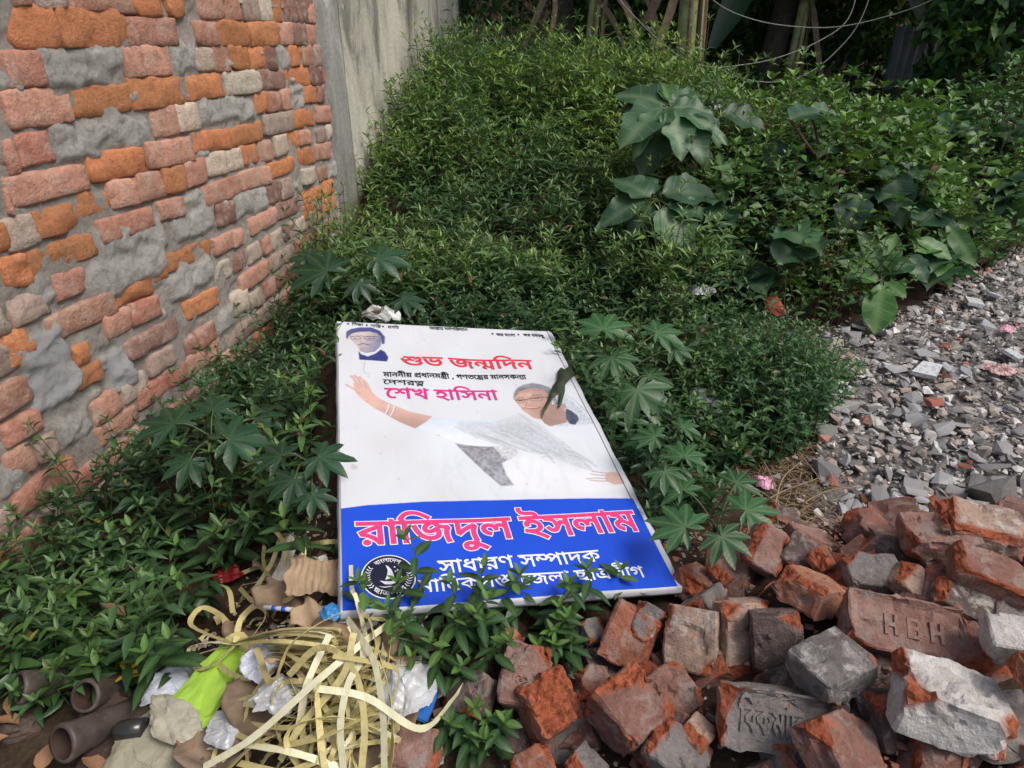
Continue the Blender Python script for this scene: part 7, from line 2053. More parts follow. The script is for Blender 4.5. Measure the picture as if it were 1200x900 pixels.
# ------------------------------------------------------------------ rubble path
M_CHIP = objcolor_mat("concrete_chip", 0.93, 55, 0.7, 0.003, (0.42, 0.40, 0.38), 0.5, None, 0.5)
m, nt, b = new_mat("rubble")
geo = N(nt, "ShaderNodeNewGeometry"); tc = N(nt, "ShaderNodeTexCoord")
rc = ramp(nt, geo.outputs["Random Per Island"], [(0.0, (0.19, 0.18, 0.175)), (0.20, (0.27, 0.26, 0.255)), (0.40, (0.38, 0.37, 0.37)), (0.55, (0.36, 0.32, 0.29)), (0.72, (0.48, 0.47, 0.465)), (0.86, (0.34, 0.27, 0.24)), (0.925, (0.38, 0.20, 0.16)), (0.945, (0.60, 0.60, 0.60)), (1.0, (0.38, 0.385, 0.40))])
rc.color_ramp.interpolation = 'CONSTANT'
n = noise_node(nt, 60, 7, 0.72, tc.outputs["Object"])
r = ramp(nt, n.outputs[0], [(0.28, (0.66, 0.63, 0.59)), (0.7, (1.50, 1.46, 1.40))])
nt.links.new(mixc(nt, 1.0, rc.outputs[0], r.outputs[0], 'MULTIPLY'), b.inputs["Base Color"]); b.inputs["Roughness"].default_value = 0.93
b.inputs["Specular IOR Level"].default_value = 0.2
bump(nt, b, n.outputs[0], 0.6, 0.003)
M_RUB = m


def stone_template(seed, flat=0.5):
    rs_ = np.random.RandomState(seed)
    bm = bmesh.new()
    for i in range(11):
        v_ = rs_.normal(size=3); v_ /= np.linalg.norm(v_)
        v_ = np.sign(v_) * np.abs(v_) ** 0.75
        bm.verts.new((v_[0] * rs_.uniform(0.4, 0.6), v_[1] * rs_.uniform(0.3, 0.45), v_[2] * rs_.uniform(0.35, 0.5) * flat))
    r_ = bmesh.ops.convex_hull(bm, input=bm.verts[:])
    for v_ in [v_ for v_ in bm.verts if not v_.link_faces]: bm.verts.remove(v_)
    bmesh.ops.triangulate(bm, faces=bm.faces[:])
    bm.verts.ensure_lookup_table(); bm.verts.index_update()
    V = np.array([v_.co[:] for v_ in bm.verts]); F = np.array([[v_.index for v_ in f.verts] for f in bm.faces])
    bm.free()
    return V, F


ST_ = [stone_template(s, 0.4 + 0.1 * (s % 4)) for s in range(12)]


def path_w(x, y):
    return in_poly(x, y, PATH)


rs = np.random.RandomState(31)
def stones(n, x0, x1, y0, y1, smin, smax, test, rs, lift=0.0):
    P = np.c_[rs.uniform(x0, x1, n), rs.uniform(y0, y1, n)]
    P = P[test(P[:, 0], P[:, 1])]
    zz = ground_z(P[:, 0], P[:, 1])
    Vs = []; Fs = []; k = 0
    s = smin * (smax / smin) ** (rs.uniform(0, 1, len(P)) ** 2.0)
    for i in range(len(P)):
        V, F = ST_[rs.randint(12)]
        e = Euler((rs.normal() * 0.35, rs.normal() * 0.35, rs.uniform(0, 6.28))).to_matrix()
        W = (V * s[i]) @ np.array(e).T + np.array((P[i, 0], P[i, 1], zz[i] + 0.012 + s[i] * 0.12 + lift))
        Vs.append(W); Fs.append(F + k); k += len(V)
    return np.concatenate(Vs), np.concatenate(Fs)


Vr, Fr = stones(38000, 0.6, 4.2, 1.0, 5.2, 0.011, 0.058, lambda x, y: path_w(x, y) & (x < 0.25 + 0.86 * y + 0.3), rs)
Vs2, Fs2 = stones(16000, 0.6, 3.6, 1.0, 4.4, 0.005, 0.016, lambda x, y: path_w(x, y) & (x < 0.25 + 0.86 * y + 0.3), rs, 0.004)
rub = obj("rubble", mesh_np("rubble", np.r_[Vr, Vs2], np.r_[Fr, Fs2 + len(Vr)], False, [M_RUB]))
tag(rub, "grey crushed concrete and brick rubble covering the path on the right", "rubble", kind="stuff")
def fringe(x, y):
    return (~path_w(x, y)) & (sign_dist(x, y) > 0.04) & (x > 0.25) & (y > 1.1) & (y < 2.6) & (rs.uniform(0, 1, len(x)) < 0.7) & (x > 0.55 * y - 0.1)
Vf, Ff = stones(2600, 0.3, 1.5, 1.05, 2.8, 0.008, 0.035, fringe, rs)
Vg, Fg = stones(700, -0.6, 0.9, 0.5, 1.2, 0.006, 0.022, lambda x, y: sign_dist(x, y) > 0.03, rs)
fr = obj("grit", mesh_np("grit", np.r_[Vf, Vg], np.r_[Ff, Fg + len(Vf)], False, [M_RUB]))
gm, nt, b = new_mat("brick_crumbs")
geo = N(nt, "ShaderNodeNewGeometry")
rcg = ramp(nt, geo.outputs["Random Per Island"], [(0.0, (0.30, 0.10, 0.06)), (0.35, (0.22, 0.10, 0.07)), (0.7, (0.35, 0.28, 0.24)), (1.0, (0.14, 0.10, 0.09))])
nt.links.new(rcg.outputs[0], b.inputs["Base Color"]); b.inputs["Roughness"].default_value = 0.95
rsg = np.random.RandomState(38)
def t_pile(x, y): return (pile(x, y) > 0.012) & (sign_dist(x, y) > 0.03)
Vp, Fp = stones(3200, -0.05, 1.5, 0.4, 1.45, 0.006, 0.026, t_pile, rsg, 0.006)
cr = obj("brick_crumbs", mesh_np("brick_crumbs", Vp, Fp, False, [gm]))
tag(cr, "red and grey crumbs of brick filling the gaps between the brickbats", "brick crumbs", kind="stuff")
tag(fr, "loose grit and crumbs of brick on the bare soil", "grit", kind="stuff")

# larger pieces of the rubble, each on its own
CLS = [("grey", (0.34, 0.33, 0.335), 'concrete', "grey broken concrete chunk in the rubble path", "grey concrete chunks in the rubble", 150, 0.035, 0.085),
       ("pale", (0.48, 0.485, 0.50), 'concrete', "pale flat concrete flake in the rubble path", "pale flat flakes in the rubble", 60, 0.04, 0.085),
       ("brick", (0.33, 0.125, 0.085), 'brick', "dusty red brick chip in the rubble path", "red brick chips in the rubble", 26, 0.022, 0.05),
       ("tile", (0.60, 0.62, 0.64), 'tile', "white glazed tile shard in the rubble path", "white tile shards in the rubble", 14, 0.02, 0.04)]
rs = np.random.RandomState(33)
chips = [mesh_np("stone", stone_template(100 + k, f)[0], stone_template(100 + k, f)[1], False, [M_CHIP]) for k, f in enumerate([0.45, 0.5, 0.35, 0.6, 0.3, 0.4, 0.5, 0.25])]
M_TILE = simple_mat("glazed_tile", (0.62, 0.65, 0.67), 0.25, 0.08, 30, 0.1, dirt=(0.3, 0.27, 0.24))


def shard_mesh(seed, th=0.12):
    r_ = random.Random(seed); k = r_.choice([4, 5])
    pts = [(0.5 * math.cos(2 * math.pi * i / k + r_.uniform(-0.3, 0.3)), 0.38 * math.sin(2 * math.pi * i / k + r_.uniform(-0.3, 0.3))) for i in range(k)]
    V = [(x, y, th / 2) for x, y in pts] + [(x, y, -th / 2) for x, y in pts]
    me = bpy.data.meshes.new("shard")
    me.from_pydata(V, [], [tuple(range(k)), tuple(reversed(range(k, 2 * k)))] + [(i, k + i, k + (i + 1) % k, (i + 1) % k) for i in range(k)])
    me.materials.append(M_TILE)
    return me


shards = [shard_mesh(s) for s in range(5)]
for (_, colr, kd, lb, grp, n_, s0, s1) in CLS:
    done = 0
    while done < n_:
        y = 1.25 + 3.2 * rs.uniform() ** 1.3; x = rs.uniform(0.75, 0.25 + 0.9 * y)
        if not in_poly(np.array([x]), np.array([y]), PATH)[0]: continue
        s = rs.uniform(s0, s1)
        nm = "tile_shard" if kd == 'tile' else ("brick_chip" if kd == 'brick' else "stone")
        o = bpy.data.objects.new(nm, shards[rs.randint(5)] if kd == 'tile' else chips[rs.randint(8)]); link(o)
        o.location = (x, y, gz(x, y) + 0.022 + s * 0.10); o.scale = (s, s, s * rs.uniform(0.7, 1.1))
        o.rotation_euler = (rs.normal() * 0.3, rs.normal() * 0.3, rs.uniform(0, 6.28))
        j = rs.uniform(0.75, 1.2); o.color = tuple(c_ * j for c_ in colr) + (1,)
        zn = "near the brick pile" if y < 1.9 else ("in its middle stretch" if y < 2.8 else "at its far end under the bank")
        tn = "" if kd != 'concrete' else ("darker " if j < 0.92 else ("lighter " if j > 1.06 else "medium "))
        tag(o, tn + lb + ", " + zn, kd if kd != 'concrete' else "stone", tn + grp + " " + zn)
        done += 1
# particular pieces
def piece(name, px, py, wpx, colr, me, label, cat, rot=(0, 0, 0), lift=0.02, zs=1.0, mat=None):
    p = on_ground(px, py, lift)
    s = wpx / FPX * (p - Vector((0, 0, EYE))).length
    o = obj(name, me); o.location = p; o.scale = (s, s, s * zs); o.rotation_euler = [R(a) for a in rot]
    o.color = tuple(colr) + (1,)
    return tag(o, label, cat)
piece("stone", 1176, 577, 66, (0.21, 0.195, 0.19), chips[3], "dark rounded concrete lump at the right edge, largest of the path", "stone", (5, 0, -10), 0.04)
piece("stone", 985, 474, 48, (0.36, 0.35, 0.33), chips[4], "pale flat slab where the weeds meet the rubble", "stone", (0, 0, 10), 0.025, 0.8)
piece("stone", 966, 502, 30, (0.26, 0.29, 0.25), chips[0], "greenish stone beside the weeds, below the pale slab", "stone", (0, 0, 0), 0.03, 1.2)
piece("tile_shard", 1087, 434, 36, (1, 1, 1), shards[1], "whitest tile shard in the middle of the rubble", "tile", (8, -4, 10), 0.045)
piece("tile_shard", 1142, 354, 26, (1, 1, 1), shards[2], "white tile shard at the far end of the rubble", "tile", (8, 4, 40), 0.045)
piece("tile_shard", 1166, 346, 22, (1, 1, 1), shards[3], "pale blue tile shard beside the far white one", "tile", (12, 8, 70), 0.045)
piece("tile_shard", 1188, 416, 26, (1, 1, 1), shards[4], "blue white tile shard near the right edge of the rubble", "tile", (10, 20, 0), 0.045)
piece("brick_chip", 1096, 471, 24, (0.40, 0.13, 0.09), chips[2], "reddest brick chip in the middle of the rubble", "brick", (0, 0, 0), 0.05)

# ------------------------------------------------------------------ trash heap
M_STRAP = [simple_mat("yellow_strap", (0.62, 0.54, 0.24), 0.38, 0.12, 25, 0.1, 0.0005, dirt=(0.36, 0.29, 0.13)), simple_mat("pale_yellow_strap", (0.72, 0.69, 0.46), 0.38, 0.1, 25, 0.1, 0.0005), simple_mat("ochre_strap", (0.50, 0.43, 0.19), 0.42, 0.15, 25, 0.1, 0.0005)]


def ribbon(path, width, mat, name="packing_strap", twist0=0.0, twist=0.0, th=0.0007):
    """flat plastic strap along a path with real thickness"""
    n = len(path)
    V = []; F = []
    nrm = None
    for i, p in enumerate(path):
        d = (path[min(i + 1, n - 1)] - path[max(i - 1, 0)]).normalized()
        if nrm is None:
            nrm = (Vector((0, 0, 1)) - d * d.z)
            if nrm.length < 0.1: nrm = d.cross(Vector((1, 0, 0)))
            nrm.normalize()
            nrm = Matrix.Rotation(twist0, 3, d) @ nrm
        else:
            nrm = (nrm - d * nrm.dot(d)).normalized()
            nrm = Matrix.Rotation(twist / n, 3, d) @ nrm
        s = d.cross(nrm)
        for (a, h) in ((-0.5, 1), (0.5, 1), (0.5, -1), (-0.5, -1)):
            V.append(p + s * (a * width * (1 + 0.04 * math.sin(i * 1.3 + width * 9000))) + nrm * (h * th / 2 + 0.0004 * math.sin(i * 1.7 + a * 3)))
    for i in range(n - 1):
        for k in range(4):
            k2 = (k + 1) % 4
            F.append((i * 4 + k, i * 4 + k2, (i + 1) * 4 + k2, (i + 1) * 4 + k))
    F.append((3, 2, 1, 0)); F.append(tuple((n - 1) * 4 + k for k in range(4)))
    o0 = path[0].copy(); 
    me = bpy.data.meshes.new(name); me.from_pydata([tuple(v - o0) for v in V], [], F)
    me.materials.append(mat)
    o = obj(name, me); o.location = o0
    return o


def strap_px(pts, width, mi, label, tw0=0.0, tw=0.0, group=None):
    """pts: (px, py, height above ground)"""
    rj = random.Random(int(pts[0][0] * 7 + pts[0][1]))
    lf_ = 0.028 if ('bundle' in label or 'loop' in label or 'coil' in label) else 0.0
    P = [on_ground(px + rj.uniform(-2, 2), py + rj.uniform(-2, 2), h * 0.72 + lf_) for px, py, h in pts]
    o = ribbon(smooth_path(P, 9), width, M_STRAP[mi], "packing_strap", tw0, tw)
    tag(o, label, "strap", group or "yellow plastic packing straps")
    return o


SWD = 0.0100
G = [
 ([(240, 900, .10), (300, 862, .13), (370, 800, .17), (425, 755, .17), (462, 728, .10)], 1, "long pale strap running diagonally up from the bottom edge to the top of the tangle"),
 ([(262, 905, .08), (330, 840, .12), (395, 770, .16), (425, 735, .12), (432, 722, .08)], 2, "darker strap beside the long diagonal one"),
 ([(370, 805, .17), (430, 818, .18), (492, 852, .15), (530, 822, .09), (560, 780, .04), (572, 770, .02)], 1, "pale strap crossing the tangle and bending up to the right over the brickbats"),
 ([(452, 905, .08), (447, 840, .16), (440, 780, .20), (425, 750, .18), (408, 726, .12)], 1, "pale strap hanging down through the middle of the tangle"),
 ([(404, 905, .10), (398, 850, .16), (410, 800, .18), (428, 765, .17), (410, 735, .13)], 1, "broad pale strap left of the hanging one"),
 ([(378, 905, .10), (374, 850, .15), (371, 815, .17), (376, 800, .18)], 0, "short upright strap end in the middle of the tangle"),
 ([(425, 903, .10), (428, 850, .16), (420, 800, .18), (400, 770, .18), (370, 762, .16), (340, 790, .10)], 0, "strap curling over the crest of the tangle"),
 ([(455, 905, .06), (462, 870, .12), (455, 810, .17), (440, 750, .18), (430, 722, .12)], 0, "yellow strap dropping on the right side of the tangle"),
 ([(281, 870, .10), (340, 880, .13), (400, 900, .10)], 1, "flat strap end low on the left of the tangle"),
 ([(280, 895, .06), (330, 905, .10), (372, 890, .12)], 0, "strap along the bottom edge of the photo"),
 ([(300, 758, .06), (318, 800, .09), (340, 760, .13), (365, 735, .14), (400, 718, .10)], 2, "strap looping left of the crumpled white paper"),
 ([(410, 640, .03), (412, 690, .10), (418, 700, .12), (428, 745, .05), (430, 770, .03)], 1, "thin pale loop arching in front of the sign's lower left corner"),
 ([(400, 700, .08), (430, 722, .10), (465, 726, .07)], 0, "dull yellow strap lying against the sign's lower left corner"),
 ([(385, 745, .12), (362, 800, .13), (352, 845, .10), (345, 862, .08)], 1, "straight strap end left of the tangle pointing down"),
 ([(415, 740, .20), (400, 790, .17), (352, 850, .12), (330, 890, .08)], 0, "strap sweeping from the crest to the lower left"),
 ([(355, 905, .08), (335, 870, .13), (350, 850, .15), (400, 840, .16), (450, 862, .12), (458, 885, .08)], 0, "strap bowed in an arc across the lower tangle"),
 ([(392, 770, .18), (440, 775, .19), (465, 790, .15), (460, 830, .13)], 2, "ochre strap folded at the right of the tangle"),
 ([(300, 905, .05), (322, 880, .10), (380, 862, .14), (432, 838, .16), (470, 830, .12)], 2, "ochre strap under the paler ones"),
]
for i, (pts, mi, lb) in enumerate(G):
    strap_px(pts, SWD * (0.7 if 'thin' in lb else 1.0), mi, lb, random.Random(i).uniform(-0.5, 0.5), random.Random(i * 3).uniform(-1.5, 1.5))
# the tied bundle lying left
def bundle(cx, cy, n, label):
    r_ = random.Random(int(cx))
    for k in range(n):
        a = r_.uniform(-14, 14); top = r_.uniform(0.01, 0.05)
        pts = [(cx, cy + r_.uniform(-4, 4), 0.03 + top * 0.3), (cx + 50, cy - 6 + a * 0.7, 0.035 + top), (cx + 105 + r_.uniform(-10, 18), cy - 4 + a, 0.03 + top), (cx + 118 + r_.uniform(-10, 18), cy + 2 + a, 0.02 + top), (cx + 98, cy + 7 + a, 0.012 + top), (cx + 40, cy + 8 + a * 0.6, 0.02 + top * .5)]
        strap_px(pts, 0.0065, r_.choice([0, 0, 1, 2]), label, r_.uniform(-0.6, 0.6), r_.uniform(-0.8, 0.8), "straps of the tied bundle")
bundle(275, 752, 11, "strap making part of the long folded tail of the tied bundle")
for pts, lb in (([(275, 752, .04), (240, 742, .05), (222, 728, .06), (236, 712, .05), (262, 722, .04), (277, 748, .03)], "upper left loop of the tied strap bundle"),
                ([(275, 754, .04), (250, 752, .06), (225, 756, .05), (224, 768, .03), (250, 762, .03), (275, 757, .03)], "middle left loop of the tied strap bundle"),
                ([(276, 756, .04), (258, 772, .05), (240, 782, .04), (228, 780, .03), (240, 770, .02)], "lower left loop of the tied strap bundle"),
                ([(272, 720, .03), (268, 692, .06), (252, 684, .05), (238, 694, .03)], "strap arched over the tied bundle"),
                ([(277, 752, .05), (282, 725, .08), (300, 710, .07), (312, 722, .05), (292, 748, .04)], "upright loop at the knot of the tied bundle")):
    strap_px(pts, 0.0105, 1 if 'middle' in lb else 0, lb, 0.5, 0.3, "straps of the tied bundle")
kn = on_ground(277, 754, 0.055)
o = ribbon([kn + Vector((0.016 * math.cos(t) * 0.9, 0.004 * math.sin(t * 2), 0.017 * math.sin(t))) for t in np.linspace(0, 2 * math.pi, 15)], 0.016, M_STRAP[0])
tag(o, "strap wound round the neck of the tied bundle as its knot", "strap", "straps of the tied bundle")
# loops behind
for pts, lb in (([(300, 690, .03), (318, 660, .06), (330, 628, .07), (352, 632, .07), (356, 660, .05), (335, 682, .03), (300, 700, .02)], "large upright loop of strap in front of the weeds"),
                ([(322, 690, .02), (310, 655, .07), (318, 622, .08), (334, 640, .07), (330, 680, .03)], "narrow upright loop beside the large one"),
                ([(284, 672, .03), (310, 664, .05), (340, 668, .04), (356, 648, .03)], "strap lying across the back of the trash heap"),
                ([(280, 690, .02), (300, 706, .04), (336, 702, .04), (344, 684, .03), (318, 680, .02), (285, 684, .02)], "flat coil of strap by the red wrapper"),
                ([(348, 640, .04), (375, 635, .05), (398, 636, .03)], "strap end reaching under the sign's left edge"),
                ([(258, 778, .03), (275, 790, .04), (292, 796, .03)], "short cut strap between the bundle and the lime bag")):
    strap_px(pts, 0.0090, 0 if 'large' in lb or 'short' in lb else 2, lb, 0.6, 1.0)
# the mass of the tangle
rr = random.Random(91)
for k in range(85):
    cx = rr.gauss(395, 38); cy = rr.gauss(842, 34); L = rr.uniform(60, 150); a = rr.choice([rr.uniform(-1.3, -0.5), rr.uniform(-2.2, -1.2), rr.uniform(-0.3, 0.4)])
    bow = rr.uniform(-28, 28)
    hb = max(0.0, 0.10 - abs(cx - 400) * 0.0006)
    pts = []
    for t in (-0.5, -0.25, 0, 0.25, 0.5):
        px = cx + math.cos(a) * L * t - math.sin(a) * bow * (1 - 4 * t * t)
        py = cy + math.sin(a) * L * t + math.cos(a) * bow * (1 - 4 * t * t)
        if py < 745: py = 745
        pts.append((px, py, hb * (1 - 2.2 * t * t) + rr.uniform(0.0, 0.03)))
    mi = rr.choice([0, 1, 2, 2, 0])
    cn = ["yellow", "pale", "ochre"][mi]; sl = "lying nearly flat" if abs(a) < 0.45 else ("rising to the right" if a > -1.4 else "rising to the left or upright")
    sd_ = "left" if cx < 380 else ("right" if cx > 412 else "middle")
    lb = cn + " strap " + sl + " in the " + sd_ + " of the big strap tangle"
    strap_px(pts, rr.uniform(0.0055, 0.0100), mi, lb, rr.uniform(-1.2, 1.2), rr.uniform(-2, 2), lb + "s")


def tri(x):
    return 1 - 4 * np.abs((x % 1.0) - 0.5)


def crumple(name, px, py, wpx, hpx, colr, label, cat, seed, rough=0.55, lift=0.02, flat=0.4, alpha=None, rot=0, mat=None, amp=0.30, dirt=None, solid=False):
    """crumpled sheet (sharp folds, ragged outline) or, with solid, an angular lump"""
    rs_ = np.random.RandomState(seed)
    p = on_ground(px, py, lift)
    dist = (p - Vector((0, 0, EYE))).length
    w = wpx / FPX * dist; h = hpx / FPX * dist * 1.25
    if solid:
        bm = bmesh.new(); bmesh.ops.create_icosphere(bm, subdivisions=4, radius=1)
        u = np.array([v_.co[:] for v_ in bm.verts])
        nk = rs_.normal(size=(13, 3)); nk /= np.linalg.norm(nk, axis=1, keepdims=True); dk = rs_.uniform(0.62, 1.0, 13)
        r_ = np.min(np.where(u @ nk.T > 0.05, dk / np.maximum(u @ nk.T, 0.05), 9), 1)
        r_ = np.minimum(r_, 1.25) * (1 + amp * 0.5 * fbm(u * 4 + seed, seed, 3))
        P = u * 0.5 * r_[:, None] * np.array((w, h, w * flat))
        for v_, q in zip(bm.verts, P): v_.co = q
        me = bpy.data.meshes.new(name); bm.to_mesh(me); bm.free()
    else:
        n_ = 46
        A, B = np.meshgrid(np.linspace(-1, 1, n_), np.linspace(-1, 1, n_))
        a_ = A.ravel(); b_ = B.ravel()
        # square to disc, ragged rim
        x = a_ * np.sqrt(1 - b_ ** 2 / 2); y = b_ * np.sqrt(1 - a_ ** 2 / 2)
        th_ = np.arctan2(y, x); rad = np.hypot(x, y)
        rim = 1 + 0.22 * fbm(np.c_[np.cos(th_) * 1.6, np.sin(th_) * 1.6] + seed, seed, 3)
        x = x * rim; y = y * rim
        z = np.zeros_like(x); gxs = np.zeros_like(x); gys = np.zeros_like(x)
        wp = 0.25 * fbm(np.c_[x, y] * 2 + seed, seed + 3, 2)
        for k in range(7):
            an = rs_.uniform(0, math.pi); fr = rs_.uniform(0.5, 1.1) * (1.45 ** k) * 0.8; ph = rs_.uniform(0, 1)
            t_ = tri((x * math.cos(an) + y * math.sin(an)) * fr + ph + wp * fr * 0.5)
            am = 1.0 / (1.5 ** k)
            z += am * t_; gxs += am * 0.16 * tri(t_ * 0.5 + ph) * math.cos(an); gys += am * 0.16 * tri(t_ * 0.5 + ph) * math.sin(an)
        dome = np.sqrt(np.clip(1 - (rad * 0.95) ** 2, 0, 1))
        z = dome * 1.0 + 0.30 * z * (0.35 + 0.65 * dome) * (amp / 0.3)
        P = np.c_[(x + gxs * 0.5) * w / 2, (y + gys * 0.5) * h / 2, (z - 0.5) * w * flat * 0.6]
        idx_ = np.arange(n_ * n_).reshape(n_, n_)
        F_ = np.stack([idx_[:-1, :-1], idx_[:-1, 1:], idx_[1:, 1:], idx_[1:, :-1]], -1).reshape(-1, 4)
        me = mesh_np(name, P, F_, False)
    mt = mat or simple_mat(name + "_surface", colr, rough, 0.12, 25, 0.3, 0.001, alpha=alpha, dirt=dirt)
    me.materials.append(mt)
    o = obj(name, me); o.location = p; o.rotation_euler = (0, 0, R(rot))
    if not solid:
        s_ = o.modifiers.new("thickness", 'SOLIDIFY'); s_.thickness = 0.0006
    return tag(o, label, cat)


M_POLY = simple_mat("clear_polythene", (0.62, 0.64, 0.65), 0.28, 0.15, 40, 0.5, 0.003, spec=0.7, transm=0.25)
crumple("crumpled_paper", 197, 800, 58, 34, (0.62, 0.66, 0.74), "crumpled white paper left of the lime green bag", "paper", 3, lift=0.03, rot=20)
crumple("crumpled_paper", 306, 772, 42, 40, (0.64, 0.68, 0.76), "crumpled white paper between the tied bundle and the tangle", "paper", 5, lift=0.045)
crumple("crumpled_paper", 290, 802, 20, 22, (0.62, 0.66, 0.72), "small scrap of crumpled white paper beside the lime green bag", "paper", 15, lift=0.03)
crumple("polythene_bag", 240, 812, 56, 92, (0.34, 0.56, 0.06), "lime green crumpled polythene bag left of the strap tangle", "bag", 7, 0.85, 0.030, 0.40, amp=0.45, solid=True)
crumple("polythene_bag", 200, 858, 30, 40, (0.22, 0.42, 0.03), "darker green scrap of bag under the khaki sack piece", "bag", 8, 0.4, 0.02, 0.3, amp=0.26)
crumple("polythene_bag", 275, 848, 56, 38, (0.5, 0.55, 0.58), "thin bluish polythene scrap below the lime green bag", "bag", 9, 0.35, 0.03, 0.3, mat=M_POLY)
crumple("polythene_bag", 470, 802, 74, 62, (0.6, 0.62, 0.62), "clear white polythene bag right of the strap tangle", "bag", 11, 0.3, 0.05, 0.5, mat=M_POLY, amp=0.2)
crumple("polythene_bag", 330, 812, 66, 34, (0.5, 0.53, 0.53), "greyish polythene piece under the left straps of the tangle", "bag", 12, 0.3, 0.05, 0.3, mat=M_POLY, rot=25)
crumple("polythene_bag", 420, 722, 50, 30, (0.5, 0.53, 0.53), "clear plastic film at the sign's lower left corner", "bag", 14, 0.3, 0.03, 0.4, mat=M_POLY)
crumple("sack_piece", 178, 880, 84, 74, (0.34, 0.32, 0.23), "khaki torn sack piece in the bottom left corner of the trash", "sack", 16, 0.8, 0.03, 0.22, amp=0.15, dirt=(0.2, 0.18, 0.12), rot=30)
crumple("sack_piece", 205, 838, 76, 34, (0.40, 0.38, 0.29), "folded khaki flap above the torn sack piece", "sack", 17, 0.8, 0.05, 0.25, amp=0.18, dirt=(0.22, 0.2, 0.14), rot=-35)
crumple("plastic_wrapper", 268, 672, 32, 18, (0.25, 0.012, 0.015), "dark red shiny wrapper half hidden by weeds behind the trash", "wrapper", 19, 0.3, 0.03, 0.4)
crumple("plastic_wrapper", 897, 565, 22, 18, (0.72, 0.38, 0.50), "pink scrap of plastic on the soil by the castor leaves", "wrapper", 21, 0.4, 0.03, 0.6)
crumple("plastic_wrapper", 1180, 385, 16, 9, (0.7, 0.35, 0.42), "pink scrap at the far right of the rubble", "wrapper", 22, 0.4, 0.05, 0.4)
crumple("plastic_wrapper", 1172, 432, 26, 16, (0.55, 0.33, 0.32), "faded pinkish scrap near the right edge of the rubble", "wrapper", 23, 0.4, 0.05, 0.4)
crumple("polythene_bag", 828, 468, 40, 44, (0.55, 0.53, 0.50), "translucent whitish crumpled plastic cup among the weeds right of the sign", "bag", 24, 0.35, 0.10, 0.8, mat=simple_mat("milky_plastic", (0.55, 0.53, 0.50), 0.4, 0.15, 30, 0.4, 0.002, transm=0.15), amp=0.18)
crumple("polythene_bag", 822, 340, 30, 22, (0.5, 0.55, 0.52), "pale bag caught in the weeds at the foot of the mound", "bag", 25, 0.35, 0.17, 0.5, mat=M_POLY)
crumple("polythene_bag", 447, 368, 46, 20, (0.7, 0.72, 0.70), "white bag behind the sign's upper left edge", "bag", 26, 0.4, 0.20, 0.5)
crumple("polythene_bag", 812, 100, 26, 12, (0.38, 0.62, 0.66), "light blue bag caught on top of the mound behind the tall shrub", "bag", 27, 0.4, 0.16, 0.5)
crumple("polythene_bag", 838, 128, 16, 16, (0.75, 0.78, 0.80), "small white plastic scrap behind the tall shrub's right leaves", "bag", 28, 0.4, 0.22, 0.9)
crumple("plastic_bottle", 975, 452, 34, 26, (0.62, 0.64, 0.64), "crushed white plastic bottle at the weed edge of the rubble", "bottle", 29, 0.3, 0.04, 0.7, amp=0.2, solid=True)
crumple("brick_lump", 905, 360, 26, 30, (0.30, 0.08, 0.04), "red brick lump glimpsed in the weeds below the dark bank", "brick", 30, 0.9, 0.10, 0.8, amp=0.2, solid=True)
crumple("brick_lump", 786, 350, 36, 20, (0.38, 0.25, 0.17), "tan brick lump among the weeds at the foot of the mound", "brick", 31, 0.9, 0.12, 0.7, amp=0.2, solid=True)


# cardboard and brown paper
def torn_sheet(name, px, py, wpx, hpx, colr, label, cat, seed, lift, rot, curl=0.12, mat=None, corr=False):
    r_ = random.Random(seed)
    p = on_ground(px, py, lift); dist = (p - Vector((0, 0, EYE))).length
    w = wpx / FPX * dist; h = hpx / FPX * dist * 1.3
    nx, ny = (26, 12) if not corr else (40, 12)
    V = []; F = []
    for j in range(ny + 1):
        for i in range(nx + 1):
            x = i / nx - 0.5; y = j / ny - 0.5
            e = 1.0
            xx = x * w * (1 + 0.10 * math.sin(y * 9 + seed)) ; yy = y * h * (1 + 0.14 * math.sin(x * 8 + seed * 2) + 0.04 * math.sin(x * 31 + seed))
            z = curl * w * (0.8 * math.sin(x * 5 + seed) * math.cos(y * 4 + seed * 2) + 0.35 * math.sin(x * 13 + y * 7 + seed) + 1.2 * x * x) + (0.0016 * math.sin(x * w / 0.006 * math.pi) if corr else 0)
            V.append((xx, yy, z))
    for j in range(ny):
        for i in range(nx):
            a = j * (nx + 1) + i
            F.append((a, a + 1, a + nx + 2, a + nx + 1))
    me = bpy.data.meshes.new(name); me.from_pydata(V, [], F)
    for q in me.polygons: q.use_smooth = True
    me.materials.append(mat or simple_mat(name + "_surface", colr, 0.85, 0.2, 25, 0.4, 0.002, dirt=tuple(c_ * 0.45 for c_ in colr)))
    o = obj(name, me); o.location = p; o.rotation_euler = (R(r_.uniform(-8, 12)), R(r_.uniform(-10, 10)), R(rot))
    s = o.modifiers.new("thickness", 'SOLIDIFY'); s.thickness = 0.0008
    return tag(o, label, cat)


